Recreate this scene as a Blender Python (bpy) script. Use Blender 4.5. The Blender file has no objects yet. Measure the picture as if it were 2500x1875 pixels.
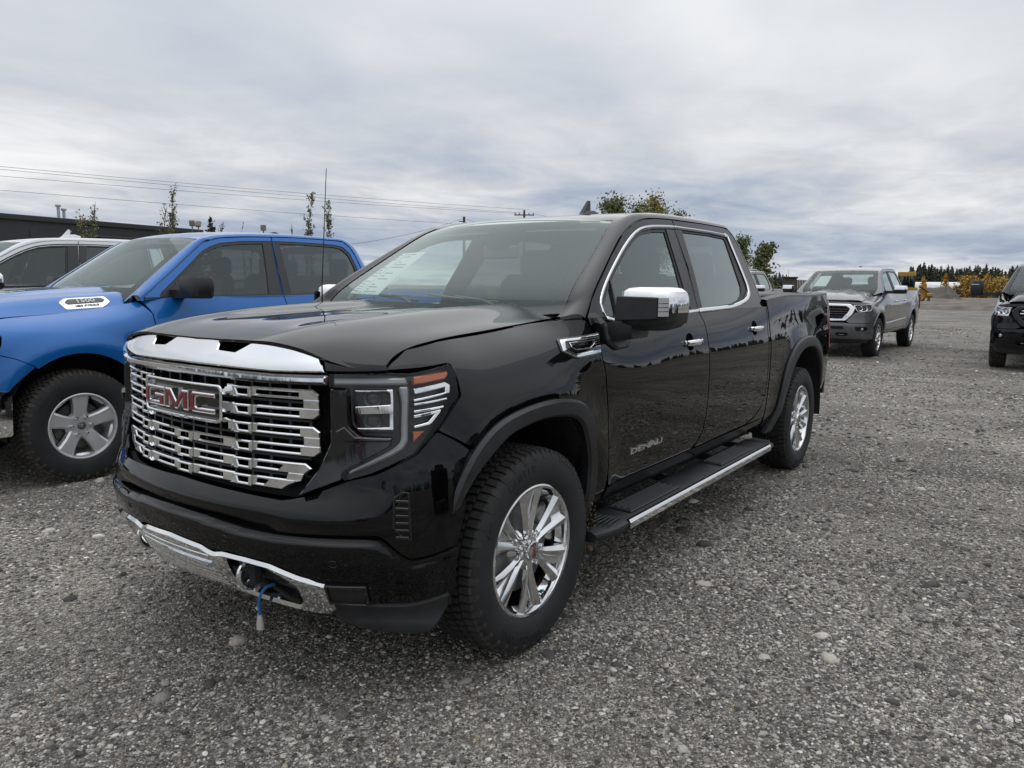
import bpy, math, random
import numpy as np
from mathutils import Vector, Matrix
from mathutils.geometry import delaunay_2d_cdt

scene = bpy.context.scene
COL = scene.collection
rng = np.random.default_rng(7)
random.seed(7)
RAD = math.radians

# ---------------------------------------------------------------- camera (world = black pickup's axes: +x its nose, +y its left side)
CAM = np.array([2.3247, 2.5747, 1.4521])
yaw, pitch, roll, fpx = -2.5095, -.1331, .0078, 1803.9
fw = np.array([math.cos(yaw)*math.cos(pitch), math.sin(yaw)*math.cos(pitch), math.sin(pitch)])
rt = np.cross(fw, [0, 0, 1]); rt /= np.linalg.norm(rt); up = np.cross(rt, fw)
r2 = rt*math.cos(roll)+up*math.sin(roll); u2 = -rt*math.sin(roll)+up*math.cos(roll)
cam = bpy.data.cameras.new('camera'); cam.lens = fpx/2500*36; cam.sensor_width = 36; cam.sensor_fit = 'HORIZONTAL'
cam.clip_end = 3000; cam.clip_start = .05
camo = bpy.data.objects.new('camera', cam); COL.objects.link(camo)
camo.matrix_world = Matrix(((r2[0], u2[0], -fw[0], CAM[0]), (r2[1], u2[1], -fw[1], CAM[1]), (r2[2], u2[2], -fw[2], CAM[2]), (0, 0, 0, 1)))
scene.camera = camo
scene.view_settings.view_transform = 'Standard'; scene.view_settings.look = 'None'
scene.view_settings.gamma = 1; scene.view_settings.exposure = 0.0; scene.view_settings.use_curve_mapping = False
scene.cycles.max_bounces = 10; scene.cycles.transparent_max_bounces = 16
scene.cycles.glossy_bounces = 5; scene.cycles.diffuse_bounces = 3; scene.cycles.use_denoising = True
scene.cycles.caustics_reflective = False; scene.cycles.caustics_refractive = False

# ---------------------------------------------------------------- overcast sky
world = bpy.data.worlds.new('World'); scene.world = world; world.use_nodes = True
def build_sky():
    nt = world.node_tree; nt.nodes.clear(); N = nt.nodes.new; L = nt.links.new
    out = N('ShaderNodeOutputWorld'); bg = N('ShaderNodeBackground'); L(bg.outputs[0], out.inputs[0])
    sky = N('ShaderNodeTexSky'); sky.sky_type = 'NISHITA'; sky.sun_disc = False
    sky.sun_elevation = RAD(38); sky.sun_rotation = RAD(SUN_ROT); sky.altitude = 400; sky.air_density = 1.2; sky.dust_density = 1.5
    tc = N('ShaderNodeTexCoord'); sep = N('ShaderNodeSeparateXYZ'); L(tc.outputs['Generated'], sep.inputs[0])
    def mth(op, a, b=None, c=None):
        n = N('ShaderNodeMath'); n.operation = op
        for i, v in enumerate((a, b, c)):
            if v is None: continue
            if isinstance(v, (int, float)): n.inputs[i].default_value = v
            else: L(v, n.inputs[i])
        return n.outputs[0]
    def ramp(v, pts):
        r = N('ShaderNodeValToRGB'); L(v, r.inputs[0]); e = r.color_ramp.elements
        while len(e) < len(pts): e.new(.5)
        for k, (p, c) in enumerate(pts): e[k].position = p; e[k].color = tuple(c)+(1,) if len(c) == 3 else c
        r.color_ramp.interpolation = 'EASE' if False else 'LINEAR'
        return r.outputs[0]
    z = mth('MAXIMUM', sep.outputs[2], 0.0)
    den = mth('ADD', z, .10)
    px = mth('DIVIDE', sep.outputs[0], den); py = mth('DIVIDE', sep.outputs[1], den)
    cmb = N('ShaderNodeCombineXYZ'); L(px, cmb.inputs[0]); L(py, cmb.inputs[1])
    def noise(scale, detail, rough, off, dist=0.0):
        m = N('ShaderNodeMapping'); L(cmb.outputs[0], m.inputs[0]); m.inputs[1].default_value = off; m.inputs[2].default_value = (0, 0, RAD(-38)); m.inputs[3].default_value = (scale, scale*1.25, scale)
        n = N('ShaderNodeTexNoise'); n.inputs['Scale'].default_value = 1; n.inputs['Detail'].default_value = detail; n.inputs['Roughness'].default_value = rough; n.inputs['Distortion'].default_value = dist
        L(m.outputs[0], n.inputs[0]); return n.outputs[0]
    big = noise(.42, 3, .45, (3.3, 1.2, 0), .3); mid = noise(1.0, 5, .52, (7.1, 2.4, 0), .4); fine = noise(2.3, 5, .58, (1.1, 8.4, 0), .5)
    # height above the horizon drives how closed the deck is
    lowness = mth('SUBTRACT', 1.0, mth('MULTIPLY', z, 2.6)); lowness = mth('MAXIMUM', lowness, 0.0)
    v = mth('ADD', mth('MULTIPLY', big, .6), mth('MULTIPLY', mid, .4))
    contrast = mth('ADD', .55, mth('MULTIPLY', mth('MULTIPLY', lowness, lowness), 1.25))
    v2 = mth('ADD', mth('MULTIPLY', mth('SUBTRACT', v, .5), contrast), .5)
    v3 = mth('ADD', v2, mth('MULTIPLY', mth('MULTIPLY', mth('SUBTRACT', fine, .5), mth('MULTIPLY', lowness, lowness)), .70))
    cloud = ramp(v3, [(.28, (.33, .40, .54)), (.40, (.49, .545, .635)), (.5, (.64, .668, .712)), (.585, (.765, .785, .815)), (.70, (.93, .94, .945))])
    # a band of bluer cloud base low over the horizon
    bz = mth('DIVIDE', mth('SUBTRACT', z, .056), .022); bnd = mth('POWER', 2.718, mth('MULTIPLY', mth('MULTIPLY', bz, bz), -1.0))
    bn = mth('MULTIPLY', bnd, mth('ADD', .45, mth('MULTIPLY', .55, mth('MINIMUM', mth('MAXIMUM', mth('MULTIPLY', mth('SUBTRACT', mid, .34), 3.2), 0.0), 1.0))))
    cb = N('ShaderNodeMix'); cb.data_type = 'RGBA'; L(mth('MULTIPLY', bn, .6), cb.inputs['Factor']); L(cloud, cb.inputs['A']); cb.inputs['B'].default_value = (.29, .375, .53, 1); cloud = cb.outputs['Result']
    # the blue behind the thin spots comes from the clear-sky model
    skys = N('ShaderNodeVectorMath'); skys.operation = 'SCALE'; L(sky.outputs[0], skys.inputs[0]); skys.inputs['Scale'].default_value = .06
    thin = ramp(v3, [(.22, (1, 1, 1)), (.42, (0, 0, 0))])
    tf = mth('MULTIPLY', thin, .10)
    mx = N('ShaderNodeMix'); mx.data_type = 'RGBA'; L(tf, mx.inputs['Factor']); L(cloud, mx.inputs['A']); L(skys.outputs[0], mx.inputs['B'])
    # zenith a touch brighter, as under a high overcast
    zen = mth('ADD', .97, mth('MULTIPLY', mth('MULTIPLY', z, z), 1.1))
    fin = N('ShaderNodeVectorMath'); fin.operation = 'SCALE'; L(mx.outputs['Result'], fin.inputs[0]); L(zen, fin.inputs['Scale'])
    L(fin.outputs[0], bg.inputs[0]); bg.inputs[1].default_value = 1.0
SUN_AZ = 205.0     # direction the light comes from, degrees ccw from +x
SUN_ROT = 90-SUN_AZ
build_sky()
sd = bpy.data.lights.new('sun', 'SUN'); sd.energy = .6; sd.angle = RAD(80); sd.color = (1, .96, .9)
so = bpy.data.objects.new('sun', sd); COL.objects.link(so)
_d = Vector((math.cos(RAD(SUN_AZ))*math.cos(RAD(52)), math.sin(RAD(SUN_AZ))*math.cos(RAD(52)), math.sin(RAD(52))))
so.rotation_euler = _d.to_track_quat('Z', 'Y').to_euler(); so.location = (0, 0, 30)
# ---------------------------------------------------------------- curves and body surfaces
class Spline:
    """natural cubic spline through vector values"""
    def __init__(self, x, y):
        x = np.asarray(x, float); y = np.asarray(y, float)
        if x[0] > x[-1]: x = x[::-1]; y = y[::-1]
        self.x, self.y = x, y
        n = len(x); sh = y.shape[1:]
        yf = y.reshape(n, -1); h = np.diff(x)
        A = np.zeros((n, n)); b = np.zeros((n, yf.shape[1]))
        A[0, 0] = A[-1, -1] = 1
        for i in range(1, n-1):
            A[i, i-1] = h[i-1]; A[i, i] = 2*(h[i-1]+h[i]); A[i, i+1] = h[i]
            b[i] = 6*((yf[i+1]-yf[i])/h[i] - (yf[i]-yf[i-1])/h[i-1])
        self.m = np.linalg.solve(A, b).reshape((n,)+sh)
    def __call__(self, q):
        q = np.asarray(q, float); x = self.x
        i = np.clip(np.searchsorted(x, q)-1, 0, len(x)-2)
        h = x[i+1]-x[i]; a = (x[i+1]-q)/h; b = (q-x[i])/h
        e = (slice(None),)*q.ndim + (None,)*(self.y.ndim-1)
        a, b, h = a[e], b[e], h[e]
        lin = a*self.y[i]+b*self.y[i+1]
        c = ((a**3-a)*self.m[i]+(b**3-b)*self.m[i+1])*h*h/6
        out = (q < x[0]) | (q > x[-1])
        return np.where(out[e], lin, lin+c)

class Sweep:
    """stations a -> control points over knots t; eval(a,t) gives the two other coordinates"""
    def __init__(self, st, kn, ctrl):
        self.sp = Spline(st, np.asarray(ctrl, float)); self.kn = np.asarray(kn, float)
        n = len(kn); x = self.kn; h = np.diff(x)
        A = np.zeros((n, n)); B = np.zeros((n, n)); A[0, 0] = A[-1, -1] = 1
        for i in range(1, n-1):
            A[i, i-1] = h[i-1]; A[i, i] = 2*(h[i-1]+h[i]); A[i, i+1] = h[i]
            B[i, i+1] += 6/h[i]; B[i, i] -= 6/h[i]+6/h[i-1]; B[i, i-1] += 6/h[i-1]
        self.M = np.linalg.solve(A, B)
    def __call__(self, a, t):
        a = np.asarray(a, float); t = np.asarray(t, float)
        c = self.sp(a)                       # N,K,2
        m = np.einsum('ij,njk->nik', self.M, c)
        x = self.kn; i = np.clip(np.searchsorted(x, t)-1, 0, len(x)-2)
        h = x[i+1]-x[i]; p = ((x[i+1]-t)/h)[:, None]; q = ((t-x[i])/h)[:, None]; h = h[:, None]
        r = np.arange(len(t))
        out = ((t < x[0]) | (t > x[-1]))[:, None]
        return p*c[r, i]+q*c[r, i+1]+np.where(out, 0, ((p**3-p)*m[r, i]+(q**3-q)*m[r, i+1])*h*h/6)

def smooth(e0, e1, x):
    t = np.clip((np.asarray(x, float)-e0)/(e1-e0), 0, 1); return t*t*(3-2*t)

# ---- black pickup: x = forward from the front axle, y = left, z = up
_fs = [-.4, -.2, 0, .2, .4, .6, .75, .9, 1.05, 1.2]
_fz = [.28, .36, .42, .50, .58, .66, .75, .85, 1.0, 1.1, 1.2, 1.3]
_fdu = [-.10, -.045, -.005, .032, .048, .05, .036, .014, 0, -.004, -.016, -.045]
_fdw = [.03, .04, .05, .055, .06, .058, .05, .036, 0, -.018, -.06, -.12]
_base = np.array([[.848, -.397], [.878, -.2], [.888, 0], [.878, .2], [.848, .397], [.795, .59], [.73, .725], [.635, .84], [.51, .92], [.365, .957]])
_sw = np.array([0, 0, 0, 0, 0, .1, .35, .7, 1, 1])
_fc = []
for _d, _w in zip(_fdu, _fdw):
    c = _base.copy(); c[:, 0] += _d*(1-_sw); c[:, 1] += _w*_sw; c[:, 0] += _d*_sw*.35; _fc.append(c)
FRONT_SW = Sweep(_fz, _fs, _fc)
def FRONT(s, z):
    s = np.asarray(s, float); z = np.asarray(z, float); sg = np.where(s < 0, -1., 1.)
    q = FRONT_SW(z, np.abs(s)); return np.stack([q[:, 0], q[:, 1]*sg, z], -1)

_st = [.62, .45, .2, 0, -.3, -.45, -.6, -1.2, -2.0, -2.8, -3.4, -3.745, -4.2, -4.78]
_door = [(.905, .43), (.952, .50), (.974, .62), (.986, .78), (.990, .92), (.988, 1.05), (.972, 1.155), (.954, 1.235), (.928, 1.31)]
_bed = [(.905, .43), (.952, .50), (.974, .62), (.986, .78), (.990, .92), (.988, 1.05), (.974, 1.16), (.963, 1.27), (.946, 1.385)]
_bedr = [(w-.012 if i < 8 else w-.006, z) for i, (w, z) in enumerate(_bed)]
_bede = [(w-.05, z+(.012 if i == 8 else 0)) for i, (w, z) in enumerate(_bed)]
_sc = [
 [(.87, .43), (.885, .50), (.895, .62), (.90, .78), (.888, .92), (.868, 1.02), (.842, 1.09), (.803, 1.145), (.752, 1.185)],
 [(.93, .43), (.948, .50), (.96, .62), (.965, .78), (.958, .92), (.942, 1.03), (.915, 1.11), (.868, 1.18), (.795, 1.240)],
 [(.93, .43), (.957, .50), (.975, .62), (.985, .78), (.98, .92), (.968, 1.035), (.94, 1.125), (.882, 1.20), (.795, 1.262)],
 [(.92, .43), (.957, .50), (.975, .62), (.985, .78), (.982, .92), (.974, 1.04), (.948, 1.135), (.89, 1.215), (.797, 1.276)],
 [(.91, .43), (.955, .50), (.973, .62), (.983, .78), (.982, .92), (.98, 1.05), (.966, 1.15), (.916, 1.236), (.832, 1.302)],
 [(.907, .43), (.953, .50), (.972, .62), (.982, .78), (.9815, .92), (.984, 1.056), (.977, 1.157), (.955, 1.238), (.920, 1.312)],
 [(.905, .43), (.952, .50), (.972, .62), (.981, .78), (.985, .92), (.986, 1.055), (.974, 1.156), (.956, 1.237), (.930, 1.312)],
 _door, _door, [(.5*(a[0]+b[0]), .5*(a[1]+b[1])) for a, b in zip(_door, _bed)], _bed, _bed, _bedr, _bede]
SIDE_SW = Sweep(_st, list(range(9)), _sc)
def _arch(u, z):
    b = 0
    for c in (0., -3.745):
        r = np.hypot(u-c, z-.41); b = b+.020*np.exp(-((r-.60)/.105)**2)*smooth(.35, .55, z)
    return b
def SIDE_T(u, t):
    q = SIDE_SW(u, t); w = q[:, 0]+_arch(u, q[:, 1]); return np.stack([u, w, q[:, 1]], -1)
_tt = np.linspace(0, 8, 161)
def side_t(u, z):
    """knot parameter of height z on the side section at u"""
    u = np.atleast_1d(np.asarray(u, float)); z = np.atleast_1d(np.asarray(z, float)); o = np.zeros(len(u))
    for k in range(0, len(u), 400):
        uu = u[k:k+400]; n = len(uu)
        zz = SIDE_SW(np.repeat(uu, 161), np.tile(_tt, n))[:, 1].reshape(n, 161)
        zz = np.maximum.accumulate(zz, 1)+np.arange(161)*1e-7
        for i in range(n):
            q = z[k+i]; o[k+i] = np.interp(q, zz[i], _tt) if zz[i, 0] <= q <= zz[i, -1] else ((q-zz[i, 0])/max(zz[i, 4]-zz[i, 0], 1e-3)*.2 if q < zz[i, 0] else 8+(q-zz[i, -1])/max(zz[i, -1]-zz[i, -5], 1e-3)*.2)
    return o
def SIDE(u, z):
    u = np.atleast_1d(np.asarray(u, float)); z = np.atleast_1d(np.asarray(z, float))
    p = SIDE_T(u, side_t(u, z)); p[:, 2] = z; return p

def GLS(u, z):
    """side window plane of the cab"""
    u = np.asarray(u, float); z = np.asarray(z, float)
    w = .945-.465*(z-1.30)-.03*np.clip(z-1.3, 0, 1)**2-.008*np.clip(-u-1.9, 0, 2)**2-.02*np.clip(u+1.1, 0, 2)**2
    return np.stack([u, w, z], -1)
# ---------------------------------------------------------------- mesh helpers
def fillet(pts, r, n=4, closed=True):
    """round the corners of a 2-D polygon; a point may carry its own radius as third value"""
    P = [np.array(p[:2], float) for p in pts]; R = [p[2] if len(p) > 2 else r for p in pts]; o = []; m = len(P)
    for i in range(m):
        if not closed and i in (0, m-1): o.append(P[i]); continue
        a, b, c = P[i-1], P[i], P[(i+1) % m]
        u = a-b; v = c-b; lu = np.linalg.norm(u); lv = np.linalg.norm(v)
        if R[i] <= 0 or lu < 1e-9 or lv < 1e-9: o.append(b); continue
        u /= lu; v /= lv; d = min(R[i], lu*.49, lv*.49); p, q = b+u*d, b+v*d
        for k in range(n+1):
            t = k/n; o.append((1-t)**2*p+2*t*(1-t)*b+t*t*q)
    return np.array(o)
def catmull(pts, step=.03, closed=True):
    P = np.asarray(pts, float); n = len(P); o = []
    rngi = range(n if closed else n-1)
    for i in rngi:
        if closed: a, b, c, d = P[i-1], P[i], P[(i+1) % n], P[(i+2) % n]
        else: a, b, c, d = P[max(i-1, 0)], P[i], P[i+1], P[min(i+2, n-1)]
        k = max(1, int(np.linalg.norm(c-b)/step))
        for t in np.arange(k)/k:
            o.append(.5*((2*b)+(c-a)*t+(2*a-5*b+4*c-d)*t*t+(3*b-a-3*c+d)*t**3))
    if not closed: o.append(P[-1])
    return np.array(o)
def resample(pts, step, closed=True):
    P = np.asarray(pts, float); o = []; n = len(P)
    for i in range(n if closed else n-1):
        a, b = P[i], P[(i+1) % n]; k = max(1, int(math.ceil(np.linalg.norm(b-a)/step)))
        for t in range(k): o.append(a+(b-a)*t/k)
    if not closed: o.append(P[-1])
    return np.array(o)
def dedupe(P, eps=1e-5):
    P = np.asarray(P, float); k = np.linalg.norm(P-np.roll(P, 1, 0), axis=1) > eps; return P[k]
def pip(Q, poly):
    x, y = Q[:, 0], Q[:, 1]; c = np.zeros(len(Q), bool); P = np.asarray(poly)
    j = len(P)-1
    for i in range(len(P)):
        xi, yi = P[i]; xj, yj = P[j]
        m = (yi > y) != (yj > y)
        if yj != yi: c ^= m & (x < (xj-xi)*(y-yi)/(yj-yi)+xi)
        j = i
    return c
def bdist(Q, poly):
    P = np.asarray(poly); d = np.full(len(Q), 1e9)
    for i in range(len(P)):
        a = P[i-1]; b = P[i]; ab = b-a; L = ab@ab
        if L < 1e-14: continue
        t = np.clip(((Q-a)@ab)/L, 0, 1); d = np.minimum(d, np.linalg.norm(Q-a-t[:, None]*ab, axis=1))
    return d
def area2(P): x, y = P[:, 0], P[:, 1]; return .5*np.sum(x*np.roll(y, -1)-np.roll(x, -1)*y)
def inset(P, d):
    """move a polygon's boundary to its inside by d (ccw: inside left)"""
    P = np.asarray(P, float); s = 1 if area2(P) > 0 else -1
    e = np.roll(P, -1, 0)-P; e /= np.maximum(np.linalg.norm(e, axis=1), 1e-12)[:, None]
    nr = np.stack([-e[:, 1], e[:, 0]], 1)*s; pr = np.roll(nr, 1, 0); b = nr+pr
    l = np.maximum((b*nr).sum(1), .35)
    return P+b/l[:, None]*d
def cdt(outline, holes, res):
    loops = [np.asarray(outline, float)]+[np.asarray(h, float) for h in holes]
    lo, hi = loops[0].min(0), loops[0].max(0)
    if res:
        nx = int((hi[0]-lo[0])/res)+1; ny = int((hi[1]-lo[1])/res/.87)+1
        X, Y = np.meshgrid(np.arange(nx+1), np.arange(ny+1)); Q = np.stack([lo[0]+(X+.5*(Y % 2))*res, lo[1]+Y*res*.87], -1).reshape(-1, 2)
        k = pip(Q, loops[0])
        for h in loops[1:]: k &= ~pip(Q, h)
        Q = Q[k]
        if len(Q):
            d = np.min([bdist(Q, l) for l in loops], axis=0); Q = Q[d > res*.45]
    else: Q = np.zeros((0, 2))
    V = []; E = []
    for l in loops:
        b = len(V); V += [Vector(p) for p in l]; E += [(b+i, b+(i+1) % len(l)) for i in range(len(l))]
    V += [Vector(p) for p in Q]
    v, e, f, *_ = delaunay_2d_cdt(V, E, [], 0, 1e-7)
    v = np.array([(p[0], p[1]) for p in v]); f = np.array([t for t in f if len(t) == 3])
    c = v[f].mean(1); k = pip(c, loops[0])
    for h in loops[1:]: k &= ~pip(c, h)
    f = f[k]; a = v[f]; cr = (a[:, 1, 0]-a[:, 0, 0])*(a[:, 2, 1]-a[:, 0, 1])-(a[:, 1, 1]-a[:, 0, 1])*(a[:, 2, 0]-a[:, 0, 0])
    f = f[np.abs(cr) > 1e-12]
    return v, f
def unit(v): return v/np.maximum(np.linalg.norm(v, axis=-1), 1e-12)[..., None]
def nrm(lift, P, out, h=2e-3):
    a, b = P[:, 0], P[:, 1]
    n = unit(np.cross(lift(a+h, b)-lift(a-h, b), lift(a, b+h)-lift(a, b-h)))
    s = np.sign(n@np.asarray(out, float)); s[s == 0] = 1
    return n*s[:, None]

class MB:
    def __init__(s): s.V = []; s.F = []; s.N = []; s.S = []; s.n = 0
    def add(s, V, F, N=None, smooth=True):
        V = np.asarray(V, float); b = s.n; s.V.append(V); s.n += len(V)
        for f in F:
            s.F.append(tuple(int(i)+b for i in f)); s.S.append(smooth); s.N.append(None if N is None else [N[int(i)] for i in f])
        return s
    def join(s, o, mat=None):
        for_v = np.concatenate(o.V) if o.V else np.zeros((0, 3)); b = s.n
        if mat is not None: for_v = for_v@mat[:3, :3].T+mat[:3, 3]
        s.V.append(for_v); s.n += len(for_v); s.F += [tuple(i+b for i in f) for f in o.F]; s.S += o.S
        s.N += [None if N is None else ([mat[:3, :3]@n for n in N] if mat is not None else N) for N in o.N]
        return s
    def mirror(s):
        o = MB(); k = np.array([1, -1, 1.])
        o.V = [v*k for v in s.V]; o.n = s.n; o.F = [f[::-1] for f in s.F]; o.S = list(s.S); o.N = [None if n is None else [x*k for x in n[::-1]] for n in s.N]
        return o
    def map(s, fn):
        o = MB(); v = np.concatenate(s.V); o.V = [fn(v)]; o.n = s.n; o.F = s.F; o.S = s.S; o.N = [None]*len(s.F); return o
    def mesh(s, name, angle=40):
        me = bpy.data.meshes.new(name); V = np.concatenate(s.V)
        me.from_pydata(V.tolist(), [], s.F)
        if any(n is not None for n in s.N):
            vn = np.zeros_like(V); fn = []
            for f, sm in zip(s.F, s.S):
                p = V[list(f)]; c = np.cross(p[1]-p[0], p[2]-p[0])
                if len(f) > 3: c = c+np.cross(p[2]-p[0], p[3]-p[0])
                l = np.linalg.norm(c); c = c/l if l > 1e-15 else np.array([0, 0, 1.]); fn.append(c)
                if sm: vn[list(f)] += c*max(l, 1e-9)
            vn = unit(vn); L = []
            for f, sm, n, c in zip(s.F, s.S, s.N, fn):
                if n is not None: L += n
                elif sm: L += [vn[i] for i in f]
                else: L += [c]*len(f)
            me.polygons.foreach_set('use_smooth', [True]*len(me.polygons))
            me.normals_split_custom_set(np.array(L).tolist())
        else:
            me.polygons.foreach_set('use_smooth', s.S)
            if any(s.S): me.set_sharp_from_angle(angle=RAD(angle))
        me.update(); return me

def put(name, mb, mat, parent=None, label=None, cat=None, group=None, kind=None, angle=40):
    me = mb if isinstance(mb, bpy.types.Mesh) else mb.mesh(name, angle)
    if mat is not None and not me.materials: me.materials.append(mat)
    o = bpy.data.objects.new(name, me); COL.objects.link(o); o.parent = parent
    if label: o['label'] = label
    if cat: o['category'] = cat
    if group: o['group'] = group
    if kind: o['kind'] = kind
    return o
def empty(name, loc=(0, 0, 0), rz=0, label=None, cat=None, group=None, kind=None):
    o = bpy.data.objects.new(name, None); COL.objects.link(o); o.location = loc; o.rotation_euler = (0, 0, rz)
    if label: o['label'] = label
    if cat: o['category'] = cat
    if group: o['group'] = group
    if kind: o['kind'] = kind
    return o
def copy_tree(o, parent=None):
    c = o.copy(); COL.objects.link(c); c.parent = parent
    for ch in list(o.children): copy_tree(ch, c)
    return c
def lr(name, mb, mat, parent, **k):
    return put(name, mb, mat, parent, **k), put(name, mb.mirror(), mat, parent, **k)

def panel(lift, out, outline, holes=(), res=.05, flange=.018, step=None, conv=None):
    """sheet of body metal: outline in the surface's own two coordinates, edges folded in"""
    step = step or res
    ol = resample(dedupe(outline), step); hs = [resample(dedupe(h), step) for h in holes]
    if conv: ol = conv(ol); hs = [conv(h) for h in hs]
    v, f = cdt(ol, hs, res)
    P = lift(v[:, 0], v[:, 1]); n = nrm(lift, v, out)
    a = P[f]; c = np.cross(a[:, 1]-a[:, 0], a[:, 2]-a[:, 0]); flip = (c*n[f[:, 0]]).sum(1) < 0
    f = np.where(flip[:, None], f[:, ::-1], f)
    m = MB(); m.add(P, f, n)
    if flange:
        ed = {}
        for t in f:
            for i in range(3):
                e = (int(t[i]), int(t[(i+1) % 3]))
                if (e[1], e[0]) in ed: del ed[(e[1], e[0])]
                else: ed[e] = 1
        for i, j in ed:
            q = [P[i], P[j], P[j]-n[j]*flange, P[i]-n[i]*flange]
            m.add(q, [(1, 0, 3, 2)], smooth=False)
    return m
def plate(lift, out, outline, holes=(), d0=0., d1=.01, bevel=.002, res=None, step=.04, conv=None, back=False):
    """solid piece that follows a surface: sides from depth d0 to d1, bevelled rim, smooth face"""
    ol = resample(dedupe(outline), step); hs = [resample(dedupe(h), step) for h in holes]
    if area2(ol) < 0: ol = ol[::-1]
    hs = [h[::-1] if area2(h) > 0 else h for h in hs]
    def L(P, d):
        n = nrm(lift, P, out); return lift(P[:, 0], P[:, 1])+n*d, n
    m = MB()
    oi = inset(ol, bevel) if bevel else ol; hi = [inset(h, -bevel) if bevel else h for h in hs]
    v, f = cdt(oi, hi, res); P, n = L(v, d1)
    a = P[f]; c = np.cross(a[:, 1]-a[:, 0], a[:, 2]-a[:, 0]); flip = (c*n[f[:, 0]]).sum(1) < 0
    f = np.where(flip[:, None], f[:, ::-1], f); m.add(P, f, n)
    p0, n0 = L(ol[:1], 0); t = lift(ol[:1, 0]+1e-3, ol[:1, 1])-lift(ol[:1, 0], ol[:1, 1]); w = lift(ol[:1, 0], ol[:1, 1]+1e-3)-lift(ol[:1, 0], ol[:1, 1])
    pos = (np.cross(t, w)*n0).sum() > 0
    for lo, li in [(ol, oi)]+list(zip(hs, hi)):
        A, _ = L(lo, d0); B, _ = L(lo, d1-bevel); Cc, _ = L(li, d1); k = len(lo); i = np.arange(k); j = (i+1) % k
        F = np.stack([i, j, j+k, i+k], 1)
        if not pos: F = F[:, ::-1]
        m.add(np.concatenate([A, B]), F, smooth=False)
        if bevel: m.add(np.concatenate([B, Cc]), F, smooth=False)
    if back:
        v, f = cdt(ol, hs, None); P, n = L(v, d0); a = P[f]; c = np.cross(a[:, 1]-a[:, 0], a[:, 2]-a[:, 0]); flip = (c*n[f[:, 0]]).sum(1) > 0
        m.add(P, np.where(flip[:, None], f[:, ::-1], f), smooth=False)
    return m
def flat(o, x, y):
    """planar surface through o spanned by unit vectors x and y"""
    o = np.array(o, float); x = np.array(x, float); y = np.array(y, float)
    return lambda a, b: o+np.asarray(a)[:, None]*x+np.asarray(b)[:, None]*y
def prism(o, x, y, outline, depth, holes=(), bevel=.002, step=9, back=True):
    x = np.array(x, float); y = np.array(y, float); n = np.cross(x, y)
    return plate(flat(o, x, y), n, outline, holes, 0, depth, bevel, None, step, back=back)
def loft(R, closed=True, cap0=False, cap1=False, ring_closed_end=False, smooth=True):
    R = np.asarray(R, float); k, n = R.shape[:2]; F = []
    for i in range(k-1+(1 if ring_closed_end else 0)):
        i2 = (i+1) % k
        for j in range(n if closed else n-1):
            j2 = (j+1) % n; F.append((i*n+j, i*n+j2, i2*n+j2, i2*n+j))
    m = MB(); m.add(R.reshape(-1, 3), F, smooth=smooth)
    if cap0: m.add(R[0], [tuple(range(n))[::-1]], smooth=False)
    if cap1: m.add(R[-1], [tuple(range(n))], smooth=False)
    return m
def tube(path, r, n=8, caps=True):
    P = np.asarray(path, float); k = len(P); r = np.full(k, r) if np.isscalar(r) else np.asarray(r)
    T = unit(np.gradient(P, axis=0)); a = np.array([0, 0, 1.]) if abs(T[0][2]) < .9 else np.array([1., 0, 0]); R = []
    for i in range(k):
        a = a-T[i]*(a@T[i]); a /= np.linalg.norm(a); b = np.cross(T[i], a); t = np.arange(n)/n*2*np.pi
        R.append(P[i]+r[i]*(np.cos(t)[:, None]*a+np.sin(t)[:, None]*b))
    return loft(R, True, caps, caps)
def lathe(prof, n=48, axis='y', closed=False):
    """profile of (radius, along) turned round the axis; outside of the profile to its left"""
    t = np.arange(n)/n*2*np.pi; R = []
    for r, y in prof:
        z = np.full(n, y)
        if axis == 'y': R.append(np.stack([r*np.cos(t), z, r*np.sin(t)], -1))
        elif axis == 'z': R.append(np.stack([r*np.cos(t), r*np.sin(t), z], -1))
        else: R.append(np.stack([z, r*np.cos(t), r*np.sin(t)], -1))
    return loft(R, True, ring_closed_end=closed)
def rbox(c, s, b=.01, rot=None):
    """box with chamfered edges"""
    c = np.array(c, float); h = np.array(s, float)/2; b = min(b, h.min()*.9); V = []; idx = {}
    for sx in (-1, 1):
        for sy in (-1, 1):
            for sz in (-1, 1):
                g = np.array([sx, sy, sz]); q = []
                for a in range(3):
                    p = h-b; p = p.copy(); p[a] = h[a]; V.append(g*p); q.append(len(V)-1)
                idx[sx, sy, sz] = q
    F = []
    for a in range(3):
        o = [(a+1) % 3, (a+2) % 3]
        for s_ in (-1, 1):
            L = []
            for x, y in ((-1, -1), (1, -1), (1, 1), (-1, 1)):
                g = [0]*3; g[a] = s_; g[o[0]] = x; g[o[1]] = y; L.append(idx[tuple(g)][a])
            F.append(L if s_ > 0 else L[::-1])
            # edges along axis a between the two other axes
        for x in (-1, 1):
            for y in (-1, 1):
                g0 = [0]*3; g0[a] = -1; g0[o[0]] = x; g0[o[1]] = y; g1 = list(g0); g1[a] = 1
                A, B = idx[tuple(g0)], idx[tuple(g1)]
                L = [A[o[0]], B[o[0]], B[o[1]], A[o[1]]]
                F.append(L)
    for g, q in idx.items(): F.append(q)
    V = np.array(V)
    for i, f in enumerate(F):
        p = V[f]; n = np.cross(p[1]-p[0], p[2]-p[0])
        if n@p.mean(0) < 0: F[i] = f[::-1]
    if rot is not None: V = V@np.asarray(rot).T
    m = MB(); m.add(V+c, F, smooth=False); return m
def rotz(a): c, s = math.cos(a), math.sin(a); return np.array([[c, -s, 0], [s, c, 0], [0, 0, 1.]])
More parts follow.
